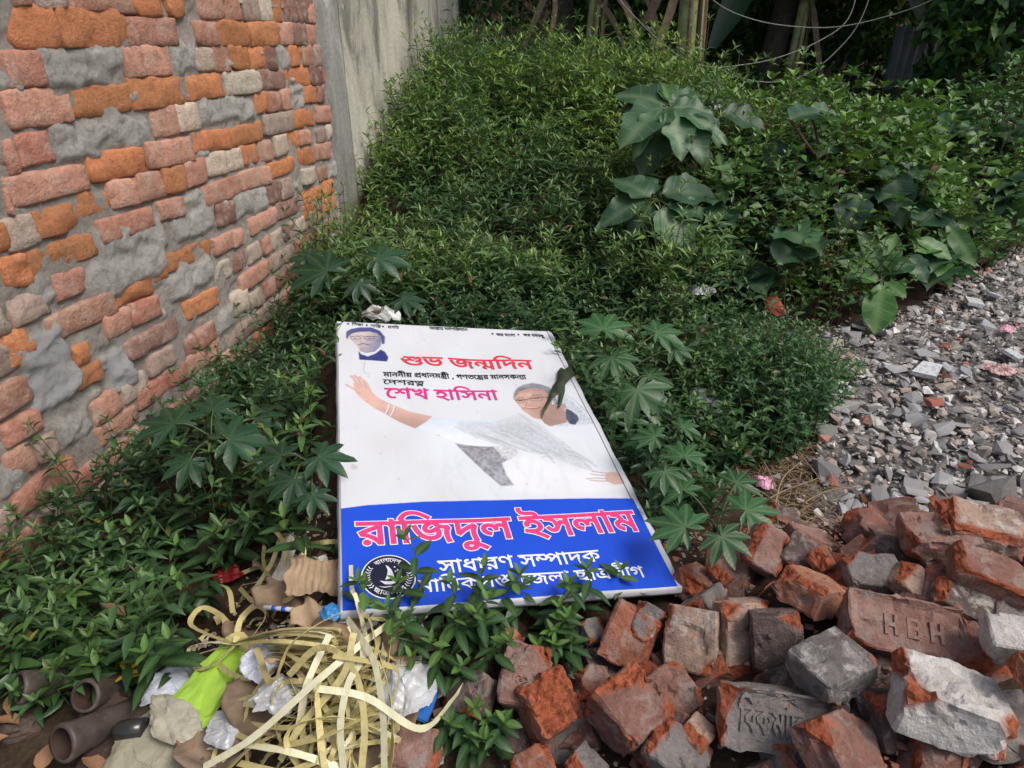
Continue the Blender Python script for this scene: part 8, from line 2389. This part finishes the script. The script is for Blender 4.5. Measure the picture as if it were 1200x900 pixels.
TAN = (0.36, 0.255, 0.155)
torn_sheet("cardboard_piece", 368, 675, 58, 34, TAN, "piece of corrugated cardboard with torn ribs at the sign's left edge", "cardboard", 2, 0.05, 8, 0.05, corr=True)
torn_sheet("cardboard_piece", 350, 700, 90, 26, (0.27, 0.19, 0.12), "brown torn cardboard lying below the corrugated one", "cardboard", 3, 0.03, -10)
torn_sheet("cardboard_piece", 375, 760, 90, 40, (0.40, 0.28, 0.17), "crumpled brown paper under the top of the strap tangle", "paper", 4, 0.03, 15, 0.2)
torn_sheet("cardboard_piece", 300, 756, 70, 30, (0.34, 0.23, 0.15), "brown paper under the tied bundle", "paper", 5, 0.015, 0, 0.16)
torn_sheet("cardboard_piece", 445, 755, 90, 40, (0.33, 0.24, 0.15), "light brown torn paper right of the tangle's crest", "paper", 6, 0.03, -6, 0.16)
torn_sheet("cardboard_piece", 310, 820, 70, 60, (0.22, 0.155, 0.10), "brown paper beside the lime green bag", "paper", 7, 0.02, 25, 0.14)
torn_sheet("cardboard_piece", 255, 870, 70, 50, (0.26, 0.19, 0.13), "dark brown damp cardboard at the bottom, left of the straps", "cardboard", 8, 0.015, 40, 0.12)
torn_sheet("cardboard_piece", 375, 722, 60, 24, (0.46, 0.33, 0.20), "flat tan cardboard strip behind the tangle", "cardboard", 9, 0.03, -20, 0.1)
torn_sheet("cardboard_piece", 330, 660, 50, 28, (0.36, 0.26, 0.17), "brown cardboard scrap behind the upright strap loops", "cardboard", 10, 0.01, -20, 0.1)
torn_sheet("cardboard_piece", 420, 860, 120, 70, (0.20, 0.14, 0.09), "dark damp cardboard under the middle of the tangle", "cardboard", 12, 0.02, 10, 0.1)
torn_sheet("paper_strip", 335, 655, 14, 58, (0.62, 0.60, 0.52), "white paper strip standing in the weeds beside the strap loops", "paper", 11, 0.06, 4, 0.2)
torn_sheet("paper_strip", 480, 722, 36, 20, (0.60, 0.60, 0.60), "white scrap of paper behind the tiny red chip below the emblem", "paper", 13, 0.04, -10, 0.1)
# blue packet and striped tube
def packet(px, py, w, h, d, rot, colr, label, cat, name, lift=0.03):
    me = box_mesh(name, -w / 2, w / 2, -h / 2, h / 2, -d / 2, d / 2, simple_mat(name + "_print", colr, 0.35, 0.1, 30, 0.1), min(w, h, d) * 0.2)
    o = obj(name, me); o.location = on_ground(px, py, lift); o.rotation_euler = [R(a) for a in rot]
    return tag(o, label, cat)
pk = packet(497, 822, 0.035, 0.055, 0.014, (30, 10, -18), (0.02, 0.16, 0.55), "blue glossy packet below the clear polythene bag", "packet", "blue_packet", 0.03)
lt = box_mesh("packet_lettering", -0.011, 0.011, -0.004, 0.000, 0.0072, 0.0076, I_WHT)
obj("packet_lettering", lt, pk)
crumple("packet", 388, 716, 24, 20, (0.03, 0.22, 0.5), "small blue printed scrap above the tangle", "wrapper", 41, 0.35, 0.07, 0.5)
tb = obj("striped_tube", tube_mesh("striped_tube", [Vector((-0.045, 0, 0)), Vector((0.045, 0, 0))], 0.0042, 10, simple_mat("white_plastic", (0.72, 0.74, 0.78), 0.3, 0.05)))
tb.location = on_ground(338, 714, 0.045); tb.rotation_euler = (0, R(-2), R(-8)); tag(tb, "white plastic tube with blue stripes behind the tied strap bundle", "tube")
for xx in (-0.03, -0.012, 0.02):
    obj("blue_stripe", tube_mesh("blue_stripe", [Vector((xx, 0, 0)), Vector((xx + 0.008, 0, 0))], 0.0044, 10, simple_mat("blue_print", (0.03, 0.10, 0.5), 0.35)), tb)

# dirty brown clay pipes with open sockets, bottom left
M_CLAY = simple_mat("dirty_brown_clay", (0.075, 0.058, 0.050), 0.5, 0.35, 30, 0.5, 0.003, dirt=(0.20, 0.165, 0.14))
M_CLAYI = simple_mat("clay_inside", (0.05, 0.028, 0.02), 0.8, 0.2, 20, 0.3)


def pipe(px, py, dirv, rad, length, label, lift=0.04):
    d = Vector(dirv).normalized()
    p = on_ground(px, py, lift)
    a = d.cross(Vector((0, 0, 1))).normalized(); b_ = d.cross(a)
    prof = [(-0.0, rad * 0.82), (0.0, rad), (0.004, rad * 1.04), (0.012, rad * 1.0), (0.02, rad * 0.93), (length * 0.5, rad * 0.86), (length, rad * 0.8)]
    inner = [(0.0, rad * 0.82), (0.02, rad * 0.78), (length * 0.9, rad * 0.66)]
    def lathe(pr, nm, mt, flip):
        V = []; F = []; S_ = 28
        for (t, r_) in pr:
            for k in range(S_):
                an = 2 * math.pi * k / S_
                V.append(-d * t + (a * math.cos(an) + b_ * math.sin(an)) * r_ * (1 + 0.02 * math.sin(an * 3)))
        for i in range(len(pr) - 1):
            for k in range(S_):
                f = (i * S_ + k, i * S_ + (k + 1) % S_, (i + 1) * S_ + (k + 1) % S_, (i + 1) * S_ + k)
                F.append(f if not flip else f[::-1])
        F.append(tuple(range((len(pr) - 1) * S_, len(pr) * S_)))
        me = bpy.data.meshes.new(nm); me.from_pydata([tuple(v_) for v_ in V], [], F)
        for q in me.polygons: q.use_smooth = q.loop_total == 4
        me.materials.append(mt); return me
    e = empty("clay_pipe", p, label, "pipe", "broken clay pipes in the bottom left corner")
    obj("pipe_wall", lathe(prof, "pipe_wall", M_CLAY, False), e)
    obj("pipe_bore", lathe(inner, "pipe_bore", M_CLAYI, True), e)
    return e


pipe(99, 816, (-0.15, -0.75, 0.62), 0.027, 0.12, "dirty brown clay pipe whose open socket faces the camera, topmost of the three", 0.075)
pipe(72, 872, (-0.35, -0.75, 0.45), 0.030, 0.14, "dirty brown clay pipe at the bottom edge below the topmost one", 0.075)
pipe(22, 806, (-0.55, -0.6, 0.45), 0.027, 0.12, "dirty brown clay pipe nearest the left frame edge", 0.075)
M_EARTH = simple_mat("damp_clod", (0.075, 0.05, 0.038), 0.7, 0.3, 20, 0.6, 0.004, dirt=(0.15, 0.11, 0.085))
for i, (px, py, w, h, lb) in enumerate(((135, 830, 70, 60, "dark brown clay shard behind the topmost pipe"), (130, 885, 60, 50, "dark clay lump between the lower pipe and the sack piece"), (20, 850, 50, 40, "brown clay shard below the pipe at the left edge"),
                                        (60, 790, 60, 30, "dark clay piece under the weeds above the pipes"), (165, 840, 40, 50, "wet brown clay shard beside the folded khaki flap"))):
    crumple("clay_shard", px, py, w * 0.8, h * 0.8, (0.09, 0.06, 0.05), lb, "shard", 50 + i, 0.6, 0.008, 0.5, mat=M_EARTH, amp=0.3, solid=True)
for i, (px, py, rot) in enumerate(((10, 838, 20), (22, 848, 80), (12, 862, 140), (120, 905, 60), (45, 905, 10), (222, 885, 40), (170, 792, 100), (148, 790, 20))):
    lv = single_leaf_mesh("dry_leaf", 5, 0.24, 0.3, 0.5, 0.03, simple_mat("dry_leaf_surface", (0.32, 0.17, 0.09) if i < 6 else (0.60, 0.42, 0.03), 0.7, 0.25, 30, 0.3), i)
    o = obj("dry_leaf", lv); o.location = on_ground(px, py, 0.03 if i < 6 else 0.05); o.scale = (0.055,) * 3; o.rotation_euler = (R(10), R(20), R(rot))
    tag(o, ["brown curled dead leaf lying by the clay pipes", "yellow leaf fallen on the weeds above the crumpled paper"][i >= 6], "leaf", ["brown dead leaves by the clay pipes", "yellow fallen leaves near the crumpled paper"][i >= 6])
o = obj("glass_bottle_base", tube_mesh("glass_bottle_base", [Vector((0, 0, 0)), Vector((0.01, 0, 0.004)), Vector((0.05, 0, 0.012))], [0.012, 0.016, 0.016], 14, simple_mat("dark_glass", (0.03, 0.03, 0.028), 0.15, 0.1)))
o.location = on_ground(136, 858, 0.05); tag(o, "round dark bottle end among the clay shards", "bottle")

# dry twigs on the bare soil between weeds and rubble
rr = random.Random(12)
for i, (x0, y0, x1, y1) in enumerate(((850, 560, 930, 605), (880, 520, 915, 600), (868, 610, 960, 560), (900, 490, 960, 560), (925, 520, 985, 500), (860, 540, 880, 640), (940, 590, 1010, 570), (905, 610, 940, 540))):
    a = on_ground(x0, y0, 0.02); b_ = on_ground(x1, y1, 0.03)
    m_ = a.lerp(b_, 0.5) + Vector((rr.uniform(-.02, .02), rr.uniform(-.02, .02), 0.015))
    sp = smooth_path([a, m_, b_], 5)
    o = obj("dry_twig", tube_mesh("dry_twig", [p - a for p in sp], [0.0028 - 0.0015 * k / len(sp) for k in range(len(sp))], 5, M_DRY)); o.location = a
    tag(o, "dry brown twig on the bare soil between the weeds and the rubble", "twig", "dry twigs on the bare soil")
rs = np.random.RandomState(55)
c_ = on_ground(920, 570, 0); n_ = 900
P = np.c_[c_.x + rs.normal(0, 0.11, n_), c_.y + rs.normal(0, 0.16, n_)]; P = P[sign_dist(P[:, 0], P[:, 1]) > 0.02]
n_ = len(P); base = np.c_[P, ground_z(P[:, 0], P[:, 1]) + 0.012]
az = rs.uniform(0, 2 * np.pi, n_); d = np.c_[np.cos(az), np.sin(az), rs.uniform(-0.05, 0.5, n_)]
V, Q, T, C = leaves_np(base, d, np.tile([0, 0, 1.0], (n_, 1)), rs.uniform(0.02, 0.06, n_), np.full(n_, 0.0022), np.zeros(n_), 3, 0.2)
Bd = Batch(); Bd.add(V, Q, T, C)
o = obj("dry_grass", Bd.mesh("dry_grass", [M_DRY])); tag(o, "dry dead grass and litter on the soil between weeds and rubble", "dry grass", kind="stuff")


# small scraps trodden into the trash heap
rs = np.random.RandomState(66)
sv = []; sf = []; sc_ = []
pal = [(0.45, 0.33, 0.2), (0.36, 0.25, 0.15), (0.62, 0.6, 0.55), (0.28, 0.19, 0.12), (0.6, 0.52, 0.25), (0.5, 0.4, 0.28), (0.15, 0.11, 0.08)]
k = 0
for i in range(900):
    px = rs.uniform(190, 520); py = rs.uniform(655, 900)
    q = at_z(px, py, 0.06)
    if not in_poly(np.array([q.x]), np.array([q.y]), TRASH)[0] or sign_dist(np.array([q.x]), np.array([q.y]))[0] < 0.012: continue
    q.z = gz(q.x, q.y) + rs.uniform(0.004, 0.022)
    L = rs.uniform(0.004, 0.02); W = L * rs.uniform(0.15, 0.9)
    e = Euler((rs.normal() * 0.5, rs.normal() * 0.5, rs.uniform(0, 6.28))).to_matrix()
    c = pal[rs.randint(len(pal))]
    for (x, y, z) in ((-.5, -.5, 0), (.5, -.4, .1), (.45, .5, -.1), (-.5, .42, .15), (0, 0, .3)):
        sv.append(q + e @ Vector((x * L, y * W, z * W))); sc_.append(c)
    sf += [(k, k + 1, k + 4), (k + 1, k + 2, k + 4), (k + 2, k + 3, k + 4), (k + 3, k, k + 4)]; k += 5
m, nt, b = new_mat("scraps"); at = N(nt, "ShaderNodeAttribute", attribute_name="Col"); nt.links.new(at.outputs["Color"], b.inputs["Base Color"]); b.inputs["Roughness"].default_value = 0.85
o = obj("scraps", mesh_np("scraps", np.array([tuple(v) for v in sv]), np.array(sf), False, [m], col=np.array(sc_)))
tag(o, "tiny scraps of paper, card and strap scattered over the trash heap", "scraps", kind="stuff")

# ------------------------------------------------------------------ the dark wood behind
def wood_leaf_cloud(rs, ctr, rad, n, L, W, K=3):
    u = rs.normal(size=(n, 3)); u /= np.linalg.norm(u, axis=1, keepdims=True)
    r_ = rs.uniform(0.35, 1.0, n) ** 0.5
    P = np.array(ctr) + u * np.array(rad) * r_[:, None]
    P += 0.15 * np.array(rad) * np.c_[fbm(P * 1.5, 3, 2), fbm(P * 1.5 + 9, 4, 2), fbm(P * 1.5 + 17, 5, 2)]
    d = rs.normal(size=(n, 3)); d[:, 2] = -np.abs(d[:, 2]) * 0.7
    up = np.tile([0, 0, 1.0], (n, 1)) + 0.5 * rs.normal(size=(n, 3))
    return leaves_np(P, d, up, L * rs.uniform(0.6, 1.3, n), W * rs.uniform(0.7, 1.2, n), rs.uniform(0, 1, n) ** 4, K, 0.3)


def tree(label, x, y, h, r0, lean, crowns, seed, leafL=0.21, leafW=0.12, name="tree", bark=None):
    """crowns: (dx, dy, dz above root, rx, ry, rz, leaves)"""
    rs = np.random.RandomState(seed)
    base = Vector((x, y, gz(x, y) - 0.05))
    root = empty(name, base, label, "tree")
    pts = [Vector((lean[0] * (t ** 1.3) * h + 0.05 * math.sin(t * 5 + seed), lean[1] * t * h, h * t)) for t in np.linspace(0, 1, 9)]
    bark = bark or M_BARK
    obj("trunk", tube_mesh("trunk", pts, [r0 * (1.25 if i == 0 else 1) * (1 - 0.6 * i / 8) for i in range(9)], 12, bark), root)
    Bc = Batch()
    for (dx, dy, dz, rx, ry, rz, n) in crowns:  # unseen upper crowns are spread forward and thickened to shade the wood
        t = min(1, dz / h * 0.75)
        s = pts[int(t * 8)]; e = Vector((dx, dy, dz))
        if (e - s).length > 0.3:
            obj("limb", tube_mesh("limb", smooth_path([s, s.lerp(e, 0.5) + Vector((0, 0, 0.15)), e], 4), [r0 * 0.35] * 4 + [r0 * 0.2] * 5, 6, bark), root)
        Bc.add(*wood_leaf_cloud(rs, (dx, dy, dz), (rx, ry, rz), n, leafL, leafW))
    obj("crown", Bc.mesh("crown", [M_VINE]), root)["kind"] = "stuff"
    return root


tree("slim dark tree trunk rising behind the left end of the mound", 0.55, 7.6, 5.0, 0.10, (0.02, 0), [(0, 0, 3.6, 1.6, 1.4, 0.9, 1500), (-0.9, 0.4, 3.0, 1.2, 1.2, 0.7, 900), (0.3, -1.4, 3.3, 1.7, 1.2, 0.6, 1500)], 3)
tree("leaning grey brown tree trunk right of the banana stem", 2.65, 7.4, 5.0, 0.13, (0.12, 0.02), [(0.5, 0, 3.4, 1.6, 1.6, 0.9, 1500), (1.4, 0.6, 2.7, 1.2, 1.2, 0.7, 900), (-0.6, -1.2, 3.2, 1.7, 1.2, 0.6, 1500), (1.6, -1.2, 3.4, 1.7, 1.2, 0.6, 1500)], 5)
tree("dark tree behind the leaning trunk, its foot in the creepers", 3.6, 8.6, 5.5, 0.16, (-0.03, 0), [(0, 0, 3.6, 2.0, 1.6, 1.0, 1500), (1.0, -1.6, 2.9, 1.4, 1.3, 0.7, 1000)], 7)
tree("vine covered tree on the right with foliage hanging low", 4.9, 7.1, 5.0, 0.15, (0.02, 0), [(0, 0, 3.2, 1.9, 1.6, 1.2, 2200), (-0.5, -1.2, 2.0, 1.1, 0.8, 0.9, 1800), (-0.6, -1.2, 0.9, 1.0, 0.6, 0.9, 3000)], 9, 0.11, 0.075)
tree("tree at the far left behind the plastered wall's end", -0.6, 9.2, 5.0, 0.14, (0.03, 0), [(0, 0, 3.6, 2.0, 1.6, 1.0, 1500), (0.5, -1.0, 2.6, 1.2, 1.0, 0.7, 900)], 11)
tree("tree shading the middle of the bank, its trunk hidden by creepers", 4.6, 9.6, 5.5, 0.16, (0, 0), [(0, 0, 3.6, 2.0, 1.6, 1.1, 1500), (-0.5, -1.4, 2.6, 1.5, 1.0, 0.8, 1200)], 13)

# undergrowth closing the view under the trees
rs = np.random.RandomState(61)
Bu = Batch()
n = 12000
P = np.c_[rs.uniform(-2.2, 11.5, n), rs.uniform(8.6, 11.8, n), rs.uniform(0.4, 3.4, n)]
P[:, 2] = ground_z(P[:, 0], P[:, 1]) + rs.uniform(0, 1, n) * 2.2
gap = (P[:, 0] < 0.9) & (rs.uniform(0, 1, n) < 0.75)
P = P[~gap]; n = len(P)
d = rs.normal(size=(n, 3)); d[:, 2] = -np.abs(d[:, 2]) * 0.6
Bu.add(*leaves_np(P, d, np.tile([0, 0, 1.0], (n, 1)) + 0.5 * rs.normal(size=(n, 3)), rs.uniform(0.08, 0.2, n), rs.uniform(0.04, 0.1, n), rs.uniform(0, 1, n) ** 5, 3, 0.3))
n = 6500
P = np.c_[rs.uniform(2.6, 10.5, n), rs.uniform(6.7, 8.0, n), np.zeros(n)]
P[:, 2] = ground_z(P[:, 0], P[:, 1]) + 0.9 * rs.uniform(0, 1, n) ** 1.6 * np.interp(P[:, 0], [2.6, 4.2, 5.2, 10], [0.35, 0.3, 1.3, 1.6])
d = rs.normal(size=(n, 3)); d[:, 2] = -np.abs(d[:, 2]) * 0.6
Bu.add(*leaves_np(P, d, np.tile([0, 0, 1.0], (n, 1)) + 0.5 * rs.normal(size=(n, 3)), rs.uniform(0.06, 0.12, n), rs.uniform(0.04, 0.08, n), rs.uniform(0, 1, n) ** 3, 3, 0.3))
for (x_, y_, z_, rx, ry, rz, n_) in ((1.2, 8.2, 1.6, 0.9, 0.4, 0.6, 1500), (2.2, 8.3, 1.5, 1.0, 0.4, 0.6, 1700), (3.2, 7.9, 1.5, 0.9, 0.4, 0.7, 1700), (4.1, 7.4, 1.35, 0.8, 0.4, 0.6, 1700), (2.9, 7.0, 1.9, 0.8, 0.4, 0.4, 1000), (0.1, 8.6, 1.7, 1.0, 0.4, 0.5, 900)):
    vv_ = wood_leaf_cloud(rs, (x_, y_, z_), (rx, ry, rz), n_, 0.11, 0.06); vv_[3][:, 0] = np.clip(vv_[3][:, 0] + 0.35, 0, 1); Bu.add(*vv_)  # leaf colour lightened so these front clumps look lit
o = obj("undergrowth", Bu.mesh("undergrowth", [M_VINE])); tag(o, "dark leafy undergrowth closing the shaded wood behind the bank", "undergrowth", kind="stuff")

# banana plants
M_BANST = simple_mat("banana_stem", (0.44, 0.47, 0.19), 0.5, 0.35, 6, 0.4, 0.004, dirt=(0.16, 0.06, 0.03))
M_BANL = leaf_mat("banana_leaf", (0.02, 0.06, 0.022), (0.03, 0.085, 0.03), (0.05, 0.13, 0.04), 0.4, 0.25)
M_DEAD = simple_mat("dead_banana_leaf", (0.24, 0.17, 0.11), 0.8, 0.35, 12, 0.6, 0.01)
M_DEADD = simple_mat("dark_dead_leaf", (0.075, 0.045, 0.03), 0.85, 0.35, 12, 0.6, 0.01)


def long_leaf(name, pts, width, mat, torn=True, seed=0):
    r_ = random.Random(seed)
    sp = smooth_path(pts, 6); n = len(sp)
    V = []; F = []
    up = Vector((0.1, -0.6, 0.8))
    for i, p in enumerate(sp):
        d = (sp[min(i + 1, n - 1)] - sp[max(0, i - 1)]).normalized()
        s = d.cross(up).normalized(); nn = s.cross(d)
        t = i / (n - 1); w = width * (math.sin(math.pi * min(1, t * 0.93 + 0.04)) ** 0.6)
        V += [p - s * w + nn * w * 0.35 - Vector((0, 0, w * 0.4 * r_.random())), p, p + s * w + nn * w * 0.35 - Vector((0, 0, w * 0.4 * r_.random()))]
    for i in range(n - 1):
        for k in (0, 1):
            if torn and r_.random() < 0.18: continue
            F.append((i * 3 + k, i * 3 + k + 1, i * 3 + k + 4, i * 3 + k + 3))
    o0 = Vector(sp[0]); col = np.tile([0.1, 0, 0], (len(V), 1))
    return mesh_np(name, np.array([tuple(v_) for v_ in V]), np.array(F), True, [mat], col=col)


def banana(label, px, basey, r0, h, lean, greens, deads, seed):
    r_ = random.Random(seed)
    p = at_y(px, 100, basey); base = Vector((p.x, basey, gz(p.x, basey) - 0.03))
    root = empty("banana_plant", base, label, "banana plant")
    pts = [Vector((lean * t * h, 0, h * t)) for t in np.linspace(0, 1, 8)]
    obj("pseudostem", tube_mesh("pseudostem", pts, [r0 * (1.15 - 0.35 * i / 7) for i in range(8)], 14, M_BANST), root)
    for k in range(3):
        a = -1.9 + k * 0.7
        q = [Vector((math.cos(a) * r0 * 1.02 + lean * t * h, math.sin(a) * r0 * 1.02, h * t)) for t in np.linspace(0.02 + 0.05 * k, 0.75, 6)]
        obj("dry_sheath", tube_mesh("dry_sheath", q, [r0 * 0.2, r0 * 0.22, r0 * 0.2, r0 * 0.15, r0 * 0.1, r0 * 0.03], 6, M_DEAD if k != 1 else M_DEADD), root)
    for g_ in greens:
        a, L, dr = g_
        q = [pts[-1] + Vector((math.cos(a) * L * t, math.sin(a) * L * t, L * (0.75 * t - dr * t * t))) for t in np.linspace(0, 1, 5)]
        obj("leaf", long_leaf("leaf", q, 0.16, M_BANL, False, seed), root)
    for (a, L, z0) in deads:
        q = [Vector((0, 0, h * (z0 + 0.35))), Vector((math.cos(a) * L * .2, math.sin(a) * L * .2, h * (z0 + 0.25))), Vector((math.cos(a) * L * .5, math.sin(a) * L * .5, h * z0 * 0.9)), Vector((math.cos(a) * L, math.sin(a) * L, 0.02))]
        obj("dead_leaf", long_leaf("dead_leaf", q, 0.035, r_.choice([M_DEAD, M_DEADD]), False, seed), root)
    return root


banana("banana plant with yellow green stem and rusty sheath behind the tall shrub", 806, 6.2, 0.105, 2.3, -0.04,
       [(0.4, 1.4, 0.9), (-1.2, 1.2, 0.8), (2.6, 1.3, 0.8)], [(3.6, 0.6, 0.35)], 1)
banana("banana plant with brown dead leaves hanging crosswise behind the mound's crest", 690, 7.0, 0.08, 2.1, 0.06,
       [(0.2, 1.5, 1.2), (-1.0, 1.3, 1.3)], [(-0.5, 0.9, 0.55), (3.7, 1.0, 0.5)], 2)
banana("young banana plant with drooping torn green leaves left of the corrugated sheet", 925, 7.2, 0.07, 1.3, 0.02,
       [(-0.4, 1.1, 1.3), (-2.6, 1.2, 1.3), (2.2, 1.0, 0.8)], [(-1.0, 0.5, 0.5)], 3)
# fallen dead fronds crossing above the mound
for i, (a, b_, yy, w) in enumerate((((700, -20), (748, 50), 6.6, 0.035), ((672, -20), (735, 62), 6.8, 0.03), ((645, -20), (642, 58), 6.7, 0.022), ((742, -20), (766, 58), 6.6, 0.02), ((776, -20), (748, 40), 6.9, 0.04))):
    p = at_y(*a, yy); q = at_y(*b_, yy - 0.5)
    o = obj("dead_frond", long_leaf("dead_frond", [p - p, (q - p) * 0.5 + Vector((0.05, 0, 0.06)), q - p], w, M_DEAD, False, i)); o.location = p
    tag(o, ["broad brown dead frond slanting down to the right above the mound", "second brown dead frond slanting behind the broad one", "thin upright dry stalk above the middle of the mound", "thin dry stalk left of the banana stem", "pale dead frond hanging between the stalks"][i], "frond")

# corrugated metal sheet leaning in the undergrowth
pc = at_y(1068, 78, 6.9)
n = 40; w = 0.42; h = 0.80
V = []; F = []
for i in range(n + 1):
    x = (i / n - 0.5) * w; z = 0.011 * math.sin(i / n * w / 0.076 * 2 * math.pi)
    V += [(x, z, -h / 2), (x, z, h / 2)]
for i in range(n): F.append((2 * i, 2 * i + 2, 2 * i + 3, 2 * i + 1))
me = bpy.data.meshes.new("corrugated_sheet"); me.from_pydata(V, [], F)
for q in me.polygons: q.use_smooth = True
me.materials.append(simple_mat("weathered_zinc", (0.19, 0.20, 0.20), 0.7, 0.3, 5, 0.2, metal=0.2, dirt=(0.035, 0.03, 0.022)))
o = obj("corrugated_sheet", me); o.location = (pc.x, pc.y, gz(pc.x, pc.y) + 0.42); o.rotation_euler = (R(-8), R(3), R(-12))
s = o.modifiers.new("thickness", 'SOLIDIFY'); s.thickness = 0.001
tag(o, "grey corrugated metal sheet leaning in the shadow behind the creepers", "metal sheet")

# cables
M_CABLE = simple_mat("grey_cable", (0.34, 0.33, 0.31), 0.6, 0.15, 40, 0.0)
def cable(pts, y, r_, label):
    P = [at_y(px, py, y + dy) for px, py, dy in pts]
    sp = smooth_path(P, 8); o0 = sp[0]
    o = obj("cable", tube_mesh("cable", [p - o0 for p in sp], r_, 6, M_CABLE)); o.location = o0
    return tag(o, label, "cable")
cable([(800, -40, 0), (838, 2, 0), (880, 22, 0), (930, 31, 0), (985, 31, 0), (1050, 16, 0), (1100, -4, 0), (1160, -40, 0)], 6.0, 0.0045, "thickest grey cable sagging across the dark wood at the top right")
cable([(1010, -40, 0), (995, 20, 0), (960, 48, 0), (910, 68, 0), (870, 76, 0), (830, 78, 0), (790, 62, 0), (735, 10, 0), (700, -40, 0)], 5.6, 0.0038, "thin cable looping down to the left from the top right")
cable([(1030, -40, 0), (1010, 20, 0), (985, 55, 0), (950, 84, 0), (912, 96, 0), (870, 92, 0), (835, 76, 0)], 5.4, 0.0032, "lowest thin cable drooping over the creepers")
o = obj("bamboo_pole", tube_mesh("bamboo_pole", smooth_path([Vector((0, 0, 0)), Vector((0.25, 0, 0.0)), Vector((0.5, 0, -0.01))], 4), 0.008, 8, M_DRY)); o.location = at_y(846, 147, 3.7); tag(o, "thin dry pole lying level across the creepers right of the tall shrub", "pole")
# dry vine stalks hanging under the lower shrub and on the dark bank
rr = random.Random(3)
for i in range(14):
    a = at_y(rr.uniform(735, 770) if i < 7 else rr.uniform(1010, 1060), rr.uniform(250, 280) if i < 7 else rr.uniform(165, 215), 2.9 if i < 7 else 3.15)
    q = Vector((rr.uniform(-.06, .06), rr.uniform(-.1, 0), -rr.uniform(0.15, 0.3)))
    sp = smooth_path([Vector((0, 0, 0)), q * 0.5 + Vector((rr.uniform(-.03, .03), 0, 0)), q], 5)
    o = obj("dry_stalk", tube_mesh("dry_stalk", sp, 0.002, 5, M_DRY)); o.location = a
    tag(o, ["dry brown stalk hanging beneath the lower dark leaved shrub", "dry stalk in the dark hollow of the bank above the bright rosette"][i >= 7], "stalk", ["dry stalks under the lower shrub", "dry stalks in the hollow of the bank"][i >= 7])
